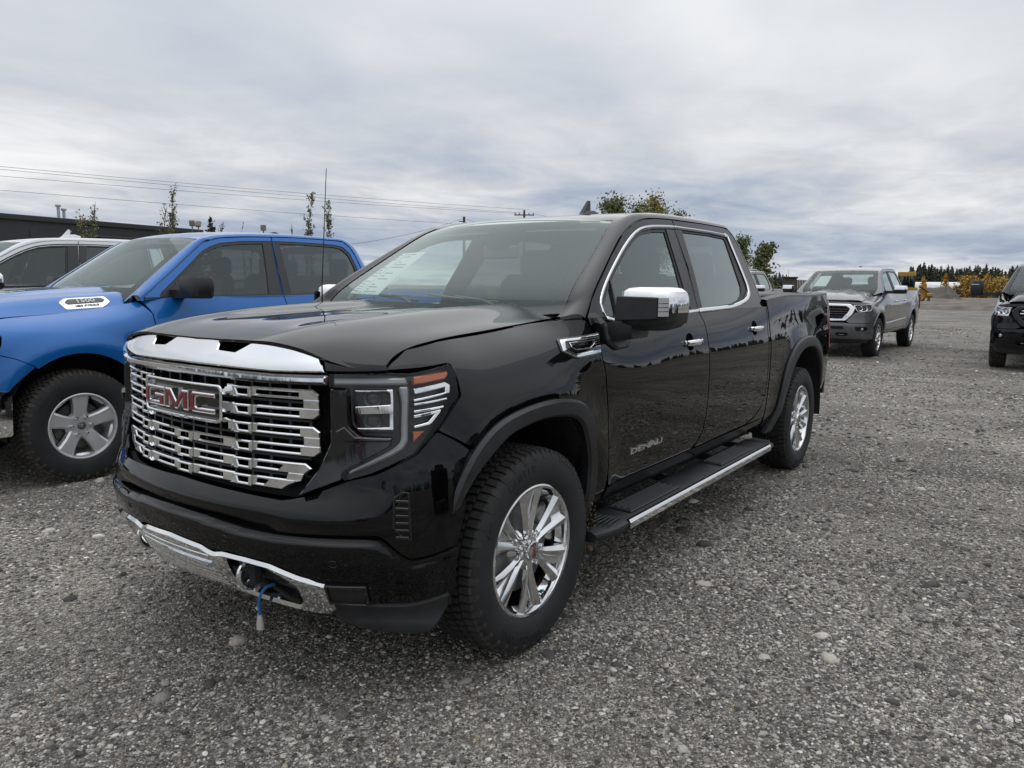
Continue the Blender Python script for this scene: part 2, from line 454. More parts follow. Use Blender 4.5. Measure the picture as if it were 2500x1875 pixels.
def roty(a): c, s = math.cos(a), math.sin(a); return np.array([[c, 0, s], [0, 1, 0], [-s, 0, c]])
def rotx(a): c, s = math.cos(a), math.sin(a); return np.array([[1, 0, 0], [0, c, -s], [0, s, c]])
def m4(R=np.eye(3), t=(0, 0, 0)): m = np.eye(4); m[:3, :3] = R; m[:3, 3] = t; return m
_txt = {}
def text_mb(s, size=1., extrude=.01, bold=0., shear=0., sx=1.):
    """lettering as solid mesh in the x-y plane, centred"""
    cu = bpy.data.curves.new('lettering', 'FONT'); cu.body = s; cu.size = size; cu.extrude = extrude; cu.offset = bold; cu.align_x = 'CENTER'; cu.align_y = 'CENTER'; cu.shear = shear; cu.resolution_u = 3
    ob = bpy.data.objects.new('lettering', cu); COL.objects.link(ob); dg = bpy.context.evaluated_depsgraph_get(); me = bpy.data.meshes.new_from_object(ob.evaluated_get(dg))
    V = np.array([v.co[:] for v in me.vertices]).reshape(-1, 3); F = [tuple(p.vertices) for p in me.polygons]
    bpy.data.objects.remove(ob); bpy.data.curves.remove(cu); bpy.data.meshes.remove(me)
    V[:, 0] *= sx; m = MB(); m.add(V, F, smooth=False); return m
def on_surf(mb, lift, out, a0, b0, ca=(1, 0), d=0.):
    """wrap lettering on a surface: text x runs along ca in the surface's coordinates"""
    ca = np.array(ca, float); ca /= np.linalg.norm(ca); cb = np.array([-ca[1], ca[0]])
    if isinstance(ca, np.ndarray) and False: pass
    def fn(v):
        P = np.array([a0, b0])+v[:, :1]*ca+v[:, 1:2]*cb
        return lift(P[:, 0], P[:, 1])+nrm(lift, P, out)*(v[:, 2:3]+d)
    return mb.map(fn)

# ---------------------------------------------------------------- materials
def mat(name, col, rough=.5, metal=0., coat=0., coat_rough=.03, spec=.5, var=0., vscale=8., bump=0., bscale=60., rvar=0., col2=None, trans=0., emit=None):
    m = bpy.data.materials.new(name); m.use_nodes = True; nt = m.node_tree; b = nt.nodes['Principled BSDF']; N = nt.nodes.new; L = nt.links.new
    b.inputs['Base Color'].default_value = tuple(col)+(1,); b.inputs['Roughness'].default_value = rough; b.inputs['Metallic'].default_value = metal
    b.inputs['Coat Weight'].default_value = coat; b.inputs['Coat Roughness'].default_value = coat_rough; b.inputs['Specular IOR Level'].default_value = spec
    if trans: b.inputs['Transmission Weight'].default_value = trans
    if emit: b.inputs['Emission Color'].default_value = tuple(emit)+(1,); b.inputs['Emission Strength'].default_value = 1
    if var or rvar or bump or col2:
        tc = N('ShaderNodeTexCoord'); n = N('ShaderNodeTexNoise'); n.inputs['Scale'].default_value = vscale; n.inputs['Detail'].default_value = 6; n.inputs['Roughness'].default_value = .6; L(tc.outputs['Object'], n.inputs[0])
        if var or col2:
            r = N('ShaderNodeValToRGB'); L(n.outputs[0], r.inputs[0]); e = r.color_ramp.elements
            c2 = col2 or [min(1, c*(1+var)) for c in col]; c1 = col if col2 else [c*(1-var) for c in col]
            e[0].position = .35; e[1].position = .68; e[0].color = tuple(c1)+(1,); e[1].color = tuple(c2)+(1,); L(r.outputs[0], b.inputs['Base Color'])
        if rvar:
            mr = N('ShaderNodeMapRange'); L(n.outputs[0], mr.inputs[0]); mr.inputs[1].default_value = .3; mr.inputs[2].default_value = .7; mr.inputs[3].default_value = max(0, rough-rvar); mr.inputs[4].default_value = min(1, rough+rvar); L(mr.outputs[0], b.inputs['Roughness'])
        if bump:
            n2 = N('ShaderNodeTexNoise'); n2.inputs['Scale'].default_value = bscale; n2.inputs['Detail'].default_value = 4; L(tc.outputs['Object'], n2.inputs[0])
            bp = N('ShaderNodeBump'); bp.inputs['Strength'].default_value = bump; bp.inputs['Distance'].default_value = .01; L(n2.outputs[0], bp.inputs['Height']); L(bp.outputs[0], b.inputs['Normal'])
    return m
def glass(name, tint, ior=1.5, gloss=1.0, haze=0., hazecol=(.5, .55, .55)):
    """thin sheet of glass: tinted see-through plus mirror reflection by angle"""
    m = bpy.data.materials.new(name); m.use_nodes = True; nt = m.node_tree; nt.nodes.clear(); N = nt.nodes.new; L = nt.links.new
    o = N('ShaderNodeOutputMaterial'); mx = N('ShaderNodeMixShader'); tr = N('ShaderNodeBsdfTransparent'); gl = N('ShaderNodeBsdfGlossy'); fr = N('ShaderNodeFresnel'); ge = N('ShaderNodeNewGeometry')
    tr.inputs[0].default_value = tuple(tint)+(1,); gl.inputs['Roughness'].default_value = 0.0; gl.inputs[0].default_value = (.90, 1, .985, 1) if haze else (1, 1, 1, 1)
    mi = N('ShaderNodeMix'); mi.data_type = 'FLOAT'; mi.inputs['A'].default_value = ior; mi.inputs['B'].default_value = 1/ior; L(ge.outputs['Backfacing'], mi.inputs['Factor']); L(mi.outputs['Result'], fr.inputs[0])
    mm = N('ShaderNodeMath'); mm.operation = 'MULTIPLY'; mm.use_clamp = True; mm.inputs[1].default_value = gloss; L(fr.outputs[0], mm.inputs[0])
    L(mm.outputs[0], mx.inputs[0]); L(gl.outputs[0], mx.inputs[2])
    if haze:
        df = N('ShaderNodeBsdfDiffuse'); df.inputs[0].default_value = tuple(hazecol)+(1,); m2 = N('ShaderNodeMixShader'); m2.inputs[0].default_value = haze; L(tr.outputs[0], m2.inputs[1]); L(df.outputs[0], m2.inputs[2]); L(m2.outputs[0], mx.inputs[1])
    else: L(tr.outputs[0], mx.inputs[1])
    L(mx.outputs[0], o.inputs[0]); return m
def paint(name, col, col2=None, dust=.03, metal=0., rough=.35, dustcol=(.22, .21, .20), top=.0):
    """lacquered car paint with a thin film of dust, specks and faint orange peel"""
    m = bpy.data.materials.new(name); m.use_nodes = True; nt = m.node_tree; b = nt.nodes['Principled BSDF']; N = nt.nodes.new; L = nt.links.new
    tc = N('ShaderNodeTexCoord')
    v = N('ShaderNodeTexVoronoi'); v.inputs['Scale'].default_value = 85; L(tc.outputs['Object'], v.inputs[0])
    sp = N('ShaderNodeValToRGB'); sp.color_ramp.elements[0].position = .02; sp.color_ramp.elements[0].color = (1, 1, 1, 1); sp.color_ramp.elements[1].position = .09; sp.color_ramp.elements[1].color = (0, 0, 0, 1); L(v.outputs['Distance'], sp.inputs[0])
    n = N('ShaderNodeTexNoise'); n.inputs['Scale'].default_value = 3.2; n.inputs['Detail'].default_value = 8; n.inputs['Roughness'].default_value = .65; L(tc.outputs['Object'], n.inputs[0])
    nr = N('ShaderNodeMapRange'); nr.inputs[1].default_value = .42; nr.inputs[2].default_value = .72; L(n.outputs[0], nr.inputs[0])
    a = N('ShaderNodeMath'); a.operation = 'MULTIPLY'; L(sp.outputs[0], a.inputs[0]); L(nr.outputs[0], a.inputs[1])
    f = N('ShaderNodeMath'); f.operation = 'MULTIPLY_ADD'; L(nr.outputs[0], f.inputs[0]); f.inputs[1].default_value = dust; f.inputs[2].default_value = dust*.25
    g = N('ShaderNodeMath'); g.operation = 'MULTIPLY_ADD'; g.use_clamp = True; L(a.outputs[0], g.inputs[0]); g.inputs[1].default_value = .10; L(f.outputs[0], g.inputs[2])
    ge = N('ShaderNodeNewGeometry'); sz = N('ShaderNodeSeparateXYZ'); L(ge.outputs['Normal'], sz.inputs[0])      # dust on what faces up, also paling the tops in place of sky sheen
    nz = N('ShaderNodeMath'); nz.operation = 'MAXIMUM'; nz.inputs[1].default_value = 0.; L(sz.outputs[2], nz.inputs[0]); n2 = N('ShaderNodeMath'); n2.operation = 'POWER'; n2.inputs[1].default_value = 3.; L(nz.outputs[0], n2.inputs[0])
    n3 = N('ShaderNodeMath'); n3.operation = 'MULTIPLY'; L(n2.outputs[0], n3.inputs[0]); L(n.outputs[0], n3.inputs[1]); n4 = N('ShaderNodeMath'); n4.operation = 'MULTIPLY_ADD'; n4.use_clamp = True; n4.inputs[1].default_value = top; L(n3.outputs[0], n4.inputs[0]); L(g.outputs[0], n4.inputs[2])
    mx = N('ShaderNodeMix'); mx.data_type = 'RGBA'; mx.inputs['A'].default_value = tuple(col)+(1,); mx.inputs['B'].default_value = tuple(dustcol)+(1,); L(n4.outputs[0], mx.inputs['Factor']); L(mx.outputs['Result'], b.inputs['Base Color'])
    b.inputs['Roughness'].default_value = rough; b.inputs['Metallic'].default_value = metal; b.inputs['Specular IOR Level'].default_value = 0.0 if metal == 0 else .3
    b.inputs['Coat Weight'].default_value = 1; b.inputs['Coat IOR'].default_value = 1.43
    cr = N('ShaderNodeMapRange'); cr.inputs[3].default_value = .008; cr.inputs[4].default_value = .07; L(g.outputs[0], cr.inputs[0]); cr.inputs[2].default_value = .3; L(cr.outputs[0], b.inputs['Coat Roughness'])
    op = N('ShaderNodeTexNoise'); op.inputs['Scale'].default_value = 5.; op.inputs['Detail'].default_value = 1; L(tc.outputs['Object'], op.inputs[0])
    bp = N('ShaderNodeBump'); bp.inputs['Strength'].default_value = .05; bp.inputs['Distance'].default_value = .012; L(op.outputs[0], bp.inputs['Height']); L(bp.outputs[0], b.inputs['Normal']); L(bp.outputs[0], b.inputs['Coat Normal'])
    return m

M = {}
M['black'] = paint('black_paint', (.0014, .0014, .0018), dust=.0035, top=.16)
M['blue'] = paint('blue_paint', (.0015, .125, .42), dust=.002, metal=.2, rough=.38)
M['silver'] = paint('silver_paint', (.135, .138, .145), dust=.02, metal=.6, rough=.4)
M['white'] = paint('white_paint', (.72, .73, .74), dust=.05)
M['greyp'] = paint('grey_paint', (.12, .125, .135), dust=.03, metal=.5)
M['char'] = paint('charcoal_paint', (.006, .006, .008), dust=.012)
M['redp'] = paint('red_paint', (.30, .012, .012), dust=.03)
M['chrome'] = mat('chrome', (.80, .81, .82), .055, 1., rvar=.03, vscale=14, bump=.01, bscale=6)
M['chromed'] = mat('dusty_chrome', (.66, .665, .67), .10, 1., rvar=.05, vscale=30)
M['alu'] = mat('polished_aluminium', (.74, .745, .75), .12, 1., rvar=.05, vscale=20)
M['alus'] = mat('painted_alloy', (.68, .69, .70), .33, .6, rvar=.05, vscale=20)
M['plastic'] = mat('black_plastic', (.017, .018, .020), .46, var=.3, vscale=14, rvar=.08, bump=.08, bscale=400)
M['pianob'] = mat('gloss_black_plastic', (.004, .004, .0045), .10, coat=.6)
M['dark'] = mat('dark_underbody', (.008, .008, .008), .8, var=.5, vscale=6)
M['void'] = mat('wheelhouse_liner', (.010, .010, .010), .75, var=.6, vscale=9, bump=.3, bscale=40)
M['rubber'] = mat('tyre_rubber', (.016, .0165, .018), .70, var=.35, vscale=10, rvar=.1, bump=.12, bscale=120)
M['tread'] = mat('dusty_tread_rubber', (.020, .019, .018), .85, col2=(.042, .039, .035), vscale=14, bump=.2, bscale=90)
M['frit'] = mat('ceramic_border', (.006, .006, .007), .9, spec=0.)
M['seal'] = mat('black_rubber_seal', (.008, .008, .009), .5)
M['wind'] = glass('windshield_glass', (.84, .91, .89), 1.5, 1.1, .026, (.50, .57, .56))
M['sideg'] = glass('side_window_glass', (.50, .57, .56), 1.5, 1.5, .02, (.4, .46, .46))
M['tint'] = glass('tinted_window_glass', (.10, .105, .115), 1.5, 1.8, .02, (.3, .3, .33))
M['lens'] = glass('clear_lamp_lens', (.95, .955, .96), 1.45, .65)
M['amber'] = mat('amber_lens', (.42, .085, .012), .22, coat=.6)
M['redl'] = mat('red_lens', (.16, .004, .006), .12, coat=1.)
M['drl'] = mat('frosted_light_guide', (.24, .245, .26), .22, coat=1.)
M['lampd'] = mat('lamp_housing', (.004, .004, .005), .35)
M['redb'] = mat('red_badge_fill', (.16, .004, .012), .3, coat=.5)
M['seat'] = mat('dark_seat', (.022, .022, .024), .6, var=.2, vscale=6, bump=.1, bscale=80)
M['dash'] = mat('dashboard', (.030, .030, .031), .7)
M['liner'] = mat('grey_headliner', (.30, .30, .29), .9)
M['paper'] = mat('white_sticker_paper', (.50, .55, .52), .6)
M['ink'] = mat('printed_ink', (.10, .12, .12), .7)
M['cordb'] = mat('blue_cord', (.020, .14, .38), .45)
M['clearp'] = mat('milky_plug_plastic', (.62, .62, .58), .25, trans=.35)
M['brass'] = mat('metal_prong', (.55, .50, .40), .3, 1.)
M['mud'] = mat('tan_mud_grains', (.36, .22, .09), .9, var=.3, vscale=200)
M['rotor'] = mat('brake_rotor', (.16, .155, .15), .42, .8, var=.3, vscale=12)
M['green'] = mat('green_valve_cap', (.04, .30, .22), .4)
M['lampw'] = mat('white_lamp_insert', (.46, .47, .465), .25, coat=.8)
# ---------------------------------------------------------------- wheels (local: y points outward, z up)
def arc_text(s, size, radius, a0, yfn, rise=.0015, sx=1.0, bold=.0):
    """raised sidewall lettering centred at angle a0 (from +x towards +z), read from outside"""
    t = text_mb(s, size, .0012, bold, sx=sx)
    def fn(v):
        r = radius+v[:, 1]; a = a0+v[:, 0]/radius     # seen from +y, +x is on the left, so angle grows clockwise to the right
        return np.stack([r*np.cos(a), yfn(r)+rise+v[:, 2], r*np.sin(a)], -1)
    return t.map(fn)
def tyre_parts(R, rim, halfw, blocks=64, pattern='at', seed=1):
    """carcass and tread as mesh builders"""
    h = R-rim; sh = R-.013
    prof = [(rim-.004, halfw*.62), (rim-.003, halfw*.80), (rim+.004, halfw*.86), (rim+h*.18, halfw*.955), (rim+h*.42, halfw*1.0), (rim+h*.62, halfw*.985), (rim+h*.80, halfw*.94), (sh-.004, halfw*.86), (sh, halfw*.78)]
    full = prof+[(sh, -halfw*.78), (sh-.004, -halfw*.86)]+[(r, -y) for r, y in prof[:-2][::-1]]
    car = lathe(full[::-1], 72)
    xs = np.array([p[0] for p in prof]); ys = np.array([p[1] for p in prof]); yfn = lambda r: np.interp(r, xs, ys)
    tr = MB(); g = np.random.default_rng(seed)
    def block(poly, r0, r1, drop=None):
        P = np.array(poly); n = len(P); out = []
        for rr, sc in ((r0, 1.0), (r1, .93)):
            c = P.mean(0); Q = c+(P-c)*sc; rad = np.full(n, rr)
            if drop is not None and rr == r1: rad = rad-np.array(drop)
            out.append(np.stack([rad*np.cos(Q[:, 0]), Q[:, 1], rad*np.sin(Q[:, 0])], -1))
        m = loft(out, True, False, True, smooth=False); V = np.concatenate(m.V); nn = len(V)
        tr.join(m)
    st = 2*np.pi/blocks
    for k in range(blocks):
        a = k*st
        for sg in (-1, 1):
            e = st*.40; w = halfw
            L = .90 if k % 2 else .965
            # shoulder lug wrapping to the sidewall
            P = [(a-e, sg*w*.52), (a+e*.9, sg*w*.56), (a+e, sg*w*.86), (a-e*.95, sg*w*.86)]
            if sg < 0: P = P[::-1]
            block(P, sh-.004, R, [0, 0, .006, .006] if sg > 0 else [.006, .006, 0, 0])
            q = [(a-e*.95, sg*w*.84), (a+e, sg*w*.84), (a+e*.8, sg*w*L), (a-e*.8, sg*w*L)]
            if sg < 0: q = q[::-1]
            block(q, sh-.035, R-.006, [.001, .001, .026, .026] if sg > 0 else [.026, .026, .001, .001])
            z = st*.5
            P = [(a+z-e*1.0, sg*w*.18), (a+z+e*.6, sg*w*.22), (a+z+e*1.05, sg*w*.46), (a+z-e*.6, sg*w*.47)]
            if sg < 0: P = P[::-1]
            block(P, sh-.004, R)
        P = [(a-e, -halfw*.13), (a+e*.5, -halfw*.15), (a+e, halfw*.13), (a-e*.5, halfw*.15)]
        block(P[::-1] if False else P, sh-.004, R)
    # make every block face outward
    V = np.concatenate(tr.V); F = []
    for f in tr.F:
        p = V[list(f)]; n = np.cross(p[1]-p[0], p[2]-p[0]); F.append(f)
    tr.V = [V]
    return car, tr, yfn
def barrel(rim, halfw):
    w = halfw
    return lathe([(rim+.001, w*.80), (rim+.004, w*.865), (rim-.002, w*.885), (rim-.010, w*.86), (rim-.016, w*.74), (rim-.022, w*.3), (rim-.03, -w*.2), (rim-.02, -w*.8), (rim+.002, -w*.86)][::-1], 72)
def spoke(path, wid, yt, base, ridge=.3, depth=.012, lift=0.):
    """one faceted spoke: path of (r, angle), widths, face heights; ridge line splits two sloping faces"""
    R = []
    for (r, a), w, y, b in zip(path, wid, yt, base):
        c = np.array([math.cos(a), 0, math.sin(a)]); t = np.array([-math.sin(a), 0, math.cos(a)]); Y = np.array([0, 1., 0])
        q = [(-w/2, b), (-w/2*.94, y-depth), (-w/2*ridge, y), (w/2*ridge, y-.0015), (w/2*.94, y-depth), (w/2, b)]
        R.append([c*r+t*x+Y*yy for x, yy in q])
    return loft(np.array(R), False, smooth=False)
def lug_nuts(me, r, o):
    for k in range(6):
        q = put('lug_nut', me, None, o); q.location = (r*math.cos(RAD(60+60*k)), 0, r*math.sin(RAD(60+60*k)))
def sierra_wheel(name, parent, steer=0, flip=False):
    root = None
    o = bpy.data.objects.new(name, None); COL.objects.link(o); o.parent = parent
    car, tr, yfn = SIERRA_TYRE
    put('tyre', SIERRA_ME['tyre'], None, o); put('tread', SIERRA_ME['tread'], None, o)
    for k in ('text', 'text2', 'text3', 'lugs'): put('sidewall_lettering' if k != 'lugs' else 'sidewall_ribs', SIERRA_ME[k], None, o)
    put('rim', SIERRA_ME['rim'], None, o); put('spokes', SIERRA_ME['spokes'], None, o); put('centre_cap', SIERRA_ME['cap'], None, o); put('centre_cap_lettering', SIERRA_ME['capt'], None, o)
    lug_nuts(SIERRA_ME['nut'], .068, o); put('brake_disc', SIERRA_ME['disc'], None, o); put('valve_cap', SIERRA_ME['valve'], None, o)
    return o
SIERRA_TYRE = tyre_parts(.410, .262, .142, 74, seed=3)
def _mesh(name, mb, mt, angle=40):
    me = mb.mesh(name, angle); me.materials.append(mt); return me
def make_sierra_wheel_meshes():
    car, tr, yfn = SIERRA_TYRE; D = {}
    D['tyre'] = _mesh('tyre', car, M['rubber']); D['tread'] = _mesh('tread', tr, M['tread'])
    D['text'] = _mesh('sidewall_lettering', arc_text('DUELER', .042, .343, RAD(72), yfn, .0010, 1.25, .0008), M['rubber']); D['text2'] = _mesh('sidewall_lettering', arc_text('A/T', .028, .343, RAD(28), yfn, .0010, 1.2, .0006), M['rubber'])
    D['text3'] = _mesh('sidewall_lettering', arc_text('BRIDGESTONE', .036, .341, RAD(-72), yfn, .0010, 1.25, .0008), M['rubber'])
    t = MB()
    for k in range(40):
        a0 = RAD(115)+k*RAD(3.2); q = .372; t.join(rbox((q*math.cos(a0), yfn(q)+.0005, q*math.sin(a0)), (.010, .003, .010), .001, roty(-a0)))
    D['lugs'] = _mesh('sidewall_ribs', t, M['rubber'])
    D['rim'] = _mesh('rim', barrel(.262, .142), M['alu'])
    s = MB(); w = .142
    for k in range(6):
        a0 = RAD(90+60*k)
        for sg in (-1, 1):
            pa = [(.050, a0+sg*RAD(13)), (.085, a0+sg*RAD(10)), (.125, a0+sg*RAD(10.5)), (.19, a0+sg*RAD(12.2)), (.235, a0+sg*RAD(13)), (.2605, a0+sg*RAD(13.6))]
            s.join(spoke(pa, [.036, .034, .036, .046, .058, .064], [.102, .104, .107, .113, .117, .1185], [.04, .04, .045, .05, .06, .08], .16, .013))
        R = []   # recessed pocket between the two blades, open only by its depth
        for r, ww, y in ((.052, .030, .094), (.085, .024, .096), (.110, .026, .088), (.125, .030, .078), (.19, .052, .080), (.235, .072, .090), (.258, .080, .104)):
            c = np.array([math.cos(a0), 0, math.sin(a0)]); tt = np.array([-math.sin(a0), 0, math.cos(a0)])
            R.append([c*r-tt*ww/2+[0, y+.006, 0], c*r-tt*ww*.15+[0, y, 0], c*r+tt*ww*.15+[0, y, 0], c*r+tt*ww/2+[0, y+.006, 0]])
        s.join(loft(np.array(R), False, smooth=False))
        a1 = a0+RAD(30); s.join(spoke([(.228, a1), (.245, a1), (.259, a1)], [.075, .088, .10], [.072, .096, .108], [.05, .05, .06], .8, .004))
    s.join(lathe([(.095, .045), (.075, .080), (.060, .096), (.050, .100), (.0, .100)][::-1], 48))
    D['spokes'] = _mesh('spokes', s, M['alu'], 25)
    D['cap'] = _mesh('centre_cap', lathe([(0, .124), (.030, .123), (.037, .119), (.041, .108), (.042, .095)], 40), M['chromed'])
    ct = text_mb('GMC', .026, .001, .0004, sx=1.1)
    ct = ct.map(lambda v: np.stack([v[:, 1], .1245+v[:, 2], v[:, 0]], -1))
    D['capt'] = _mesh('centre_cap_lettering', ct, M['redb'])
    n = lathe([(.0, .118), (.008, .117), (.0105, .112), (.0105, .095)], 6); n.join(lathe([(.0165, .102), (.0165, .0955)], 14)); D['nut'] = _mesh('lug_nut', n, M['chrome'])
    d = lathe([(.07, .055), (.175, .055), (.178, .03), (.07, .03)][::-1], 48); d.join(rbox((-.13, .05, .09), (.09, .07, .13), .012, roty(.6)))
    D['disc'] = _mesh('brake_disc', d, M['rotor'])
    D['valve'] = _mesh('valve_cap', lathe([(0, .018), (.005, .017), (.0055, 0)], 10).map(lambda v: v@rotx(.3).T+np.array([.235*math.cos(RAD(-116)), .085, .235*math.sin(RAD(-116))])), M['green'])
    return D
SIERRA_ME = make_sierra_wheel_meshes()
# ---------------------------------------------------------------- the black pickup
KT = .115
SL = lambda u, q: SIDE_T(u, q/KT)
def sconv(P): return np.stack([P[:, 0], side_t(P[:, 0], P[:, 1])*KT], 1)
OS, OF, OH = (0, 1, 0), (1, .25, 0), (0, 0, 1)
_hw = [0, .2, .34, .40, .50, .60, .70, .80, .90]
_hu = [.85, .75, .60, .40, .10, -.25, -.62]
_hz = [[1.236, 1.235, 1.231, 1.227, 1.211, 1.170, 1.10, 1.02, .93],
       [1.267, 1.267, 1.266, 1.265, 1.253, 1.228, 1.170, 1.09, 1.0],
       [1.296, 1.296, 1.297, 1.300, 1.292, 1.272, 1.240, 1.187, 1.10],
       [1.313, 1.312, 1.312, 1.321, 1.320, 1.301, 1.276, 1.245, 1.18],
       [1.327, 1.326, 1.324, 1.339, 1.344, 1.323, 1.297, 1.270, 1.21],
       [1.338, 1.337, 1.334, 1.350, 1.361, 1.341, 1.315, 1.295, 1.25],
       [1.345, 1.345, 1.342, 1.354, 1.371, 1.353, 1.329, 1.312, 1.28]]
_hs = Sweep(_hu, _hw, np.repeat(np.array(_hz)[..., None], 2, 2))
def HOOD(u, w): return np.stack([u, w, _hs(u, np.abs(w))[:, 0]], -1)
def sym(half):
    """close a right-left symmetric outline given as its s >= 0 half, top centre to bottom centre"""
    h = [tuple(p) for p in half]; return h+[(-p[0],)+tuple(p[1:]) for p in h[::-1] if abs(p[0]) > 1e-6]
def dz(surf, d, out):
    """the same surface moved along its normal"""
    def f(a, b):
        P = np.stack([np.asarray(a, float), np.asarray(b, float)], 1); return surf(P[:, 0], P[:, 1])+nrm(surf, P, out)*d
    return f
TR = empty('black_pickup', (0, 0, 0), 0, 'glossy black crew-cab pickup with a large chrome grille, parked nearest', 'pickup truck')

def sierra():
    B, CH, PL, PB = M['black'], M['chrome'], M['plastic'], M['pianob']
    # ---- hood
    hood_o = [(-.485, 0), (-.485, .25), (-.50, .5), (-.53, .775, .05), (-.25, .787), (.1, .789), (.40, .789), (.455, .787), (.52, .786), (.57, .79), (.600, .797), (.628, .800, .01), (.70, .728), (.735, .668, .02), (.752, .62), (.763, .55), (.775, .45), (.79, .3), (.80, .15), (.803, 0)]
    ho = fillet(hood_o, .012, closed=False); ho = np.concatenate([ho, [(a, -b) for a, b in ho[::-1] if b > 1e-6]])
    hood = put('hood', panel(HOOD, OH, ho, res=.04, flange=.010, step=.025), B, TR)
    # ---- chrome cap with two notches under the hood edge
    def CAP(s, z):
        p = FRONT(s, z); p[:, 0] -= .075*smooth(1.16, 1.27, z)*(1-.3*np.abs(s)/.7); return p
    cap = sym([(0, 1.254), (.115, 1.253), (.138, 1.251), (.172, 1.218), (.275, 1.214), (.325, 1.252), (.40, 1.253), (.53, 1.248), (.60, 1.233), (.645, 1.212), (.672, 1.188), (.687, 1.164), (.48, 1.160), (.24, 1.1655), (0, 1.168)])
    g = put('grille', plate(dz(FRONT, -.115, OF), OF, fillet(sym([(0, 1.16), (.69, 1.165), (.695, .93), (.655, .845), (.585, .755), (.53, .735), (.30, .735), (0, .742)]), .02), (), -.03, 0, 0, step=.05), M['dark'], TR)
    put('chrome_cap', plate(CAP, OF, cap, (), -.03, .002, .004, res=.04, step=.025), CH, g)
    lip = [(.655, 1.209), (.677, 1.191), (.690, 1.1685), (.80, 1.1685), (.915, 1.1705), (.905, 1.186), (.80, 1.192), (.715, 1.202), (.672, 1.216)]
    for e in lr('hood_front_edge', panel(lambda a, b: CAP(a, b)-np.array([.004, 0, 0]), OF, lip, res=.03, flange=.02, step=.02), B, hood): pass
    for sg in (-1, 1):
        put('scoop_mesh', plate(dz(CAP, -.045, OF), OF, [(sg*a, b) for a, b in ((.15, 1.255), (.172, 1.216), (.275, 1.212), (.32, 1.255))], (), -.01, 0, 0, step=.03), PB, g)
    put('upper_bar', plate(FRONT, OF, fillet(sym([(0, 1.158), (.24, 1.156), (.48, 1.152), (.694, 1.155), (.692, 1.122), (.48, 1.119), (.24, 1.122), (0, 1.124)]), .004), (), -.04, -.004, .010, res=.05, step=.03), CH, g)
    # ---- stepped chrome bars
    def GR(a, b):
        p = FRONT(a, 1.0+(np.asarray(b)-1.0)*.0); q = FRONT(a, b); p[:, 0] = p[:, 0]+.30*(q[:, 0]-p[:, 0]); p[:, 2] = b; p[:, 1] = q[:, 1]; return p
    D = dz(GR, -.028, OF); rows = [1.083, 1.020, .957, .894, .832, .774]
    ends = [(.655, .655), (.655, .655), (.652, .652), (.652, .652), (.618, .590), (.580, .530)]
    for r, zc in enumerate(rows):
        hb = .0185; et, eb = ends[r]; GB = dz(GR, -.020, OF); s1 = .585 if r < 4 else (.515 if r == 4 else .455); sides = []
        for sg in (-1, 1):
            bar = MB(); f = lambda P: [(sg*a, b) for a, b in P]
            o = [(.3725, zc+hb), (et-.024, zc+hb+.001), (et, zc+hb-.015), (eb if r == 4 else et, zc-hb), (.3725, zc-hb)] if r % 2 == 0 else [(.3725, zc+hb), (et, zc+hb), (eb if r > 3 else et, zc-hb+.016), ((eb if r > 3 else et)-.026, zc-hb-.001), (.3725, zc-hb)]
            h = [(.390, zc+.0062), (s1-.012, zc+.0068), (s1-.012 if r < 4 else s1-.03, zc-.0075), (.390, zc-.0075)]
            bar.join(plate(D, OF, f(o), [f(h)], -.045, 0, .004, step=.03))
            # stepped box with its opening
            o = [(.286, zc+hb-.001), (.372, zc+hb-.001), (.372, zc-hb-.003), (.290, zc-hb-.002), (.268, zc-hb-.001), (.286, zc-hb+.010)]
            h = [(.304, zc+.0068), (.358, zc+.0068), (.358, zc-.0105), (.312, zc-.0100)]
            bar.join(plate(GB, OF, f(o), [f(h)], -.05, 0, .0035, step=.03))
            a1, a0 = .2855, (.0485 if r >= 3 else .250); o = [(a0, zc+hb), (a1, zc+hb), (a1, zc-hb), (a0, zc-hb)]; h = [(.085, zc+.0062), (.222, zc+.0062), (.222, zc-.0075), (.085, zc-.0075)]
            bar.join(plate(D, OF, f(o), [f(h)] if r >= 3 else (), -.045, 0, .004, step=.03))
            if r % 2 == 0:       # chrome web that ties a pair of bars at the end
                z2 = rows[r+1]; e0 = ends[r][1]-.001; e1 = ends[r+1][0]-.001
                bar.join(plate(dz(GR, -.0285, OF), OF, f([(e0-.062, zc-hb+.002), (e0, zc-hb+.002), (e1, z2+hb-.002), (e1-.062, z2+hb-.002)]), (), -.03, 0, .002, step=.03))
            sides.append(bar)
        if r >= 3:
            o = [(-.0475, zc+hb-.001), (.0475, zc+hb-.001), (.0475, zc-hb-.003), (-.0475, zc-hb-.003)]; h = [(-.029, zc+.0068), (.029, zc+.0068), (.029, zc-.0105), (-.029, zc-.0105)]
            sides[0].join(plate(GB, OF, o, [h], -.05, 0, .004, step=.03)); sides[0].join(sides[1]); put('grille_bar', sides[0], CH, g)
        else:
            for b in sides: put('grille_bar', b, CH, g)
    sl = MB()
    for s in np.linspace(-.6, .6, 15):
        sl.join(plate(dz(GR, -.066, OF), OF, [(s-.006, 1.115), (s+.006, 1.115), (s+.006, .76 if abs(s) < .5 else .9), (s-.006, .76 if abs(s) < .5 else .9)], (), -.02, .006, 0, step=.1))
    for zc in rows[:-1]:
        sl.join(plate(dz(GR, -.070, OF), OF, [(-.60, zc-.026), (.60, zc-.026), (.60, zc-.034), (-.60, zc-.034)], (), -.03, .012, 0, step=.05))
    put('inner_slats', sl, PL, g)
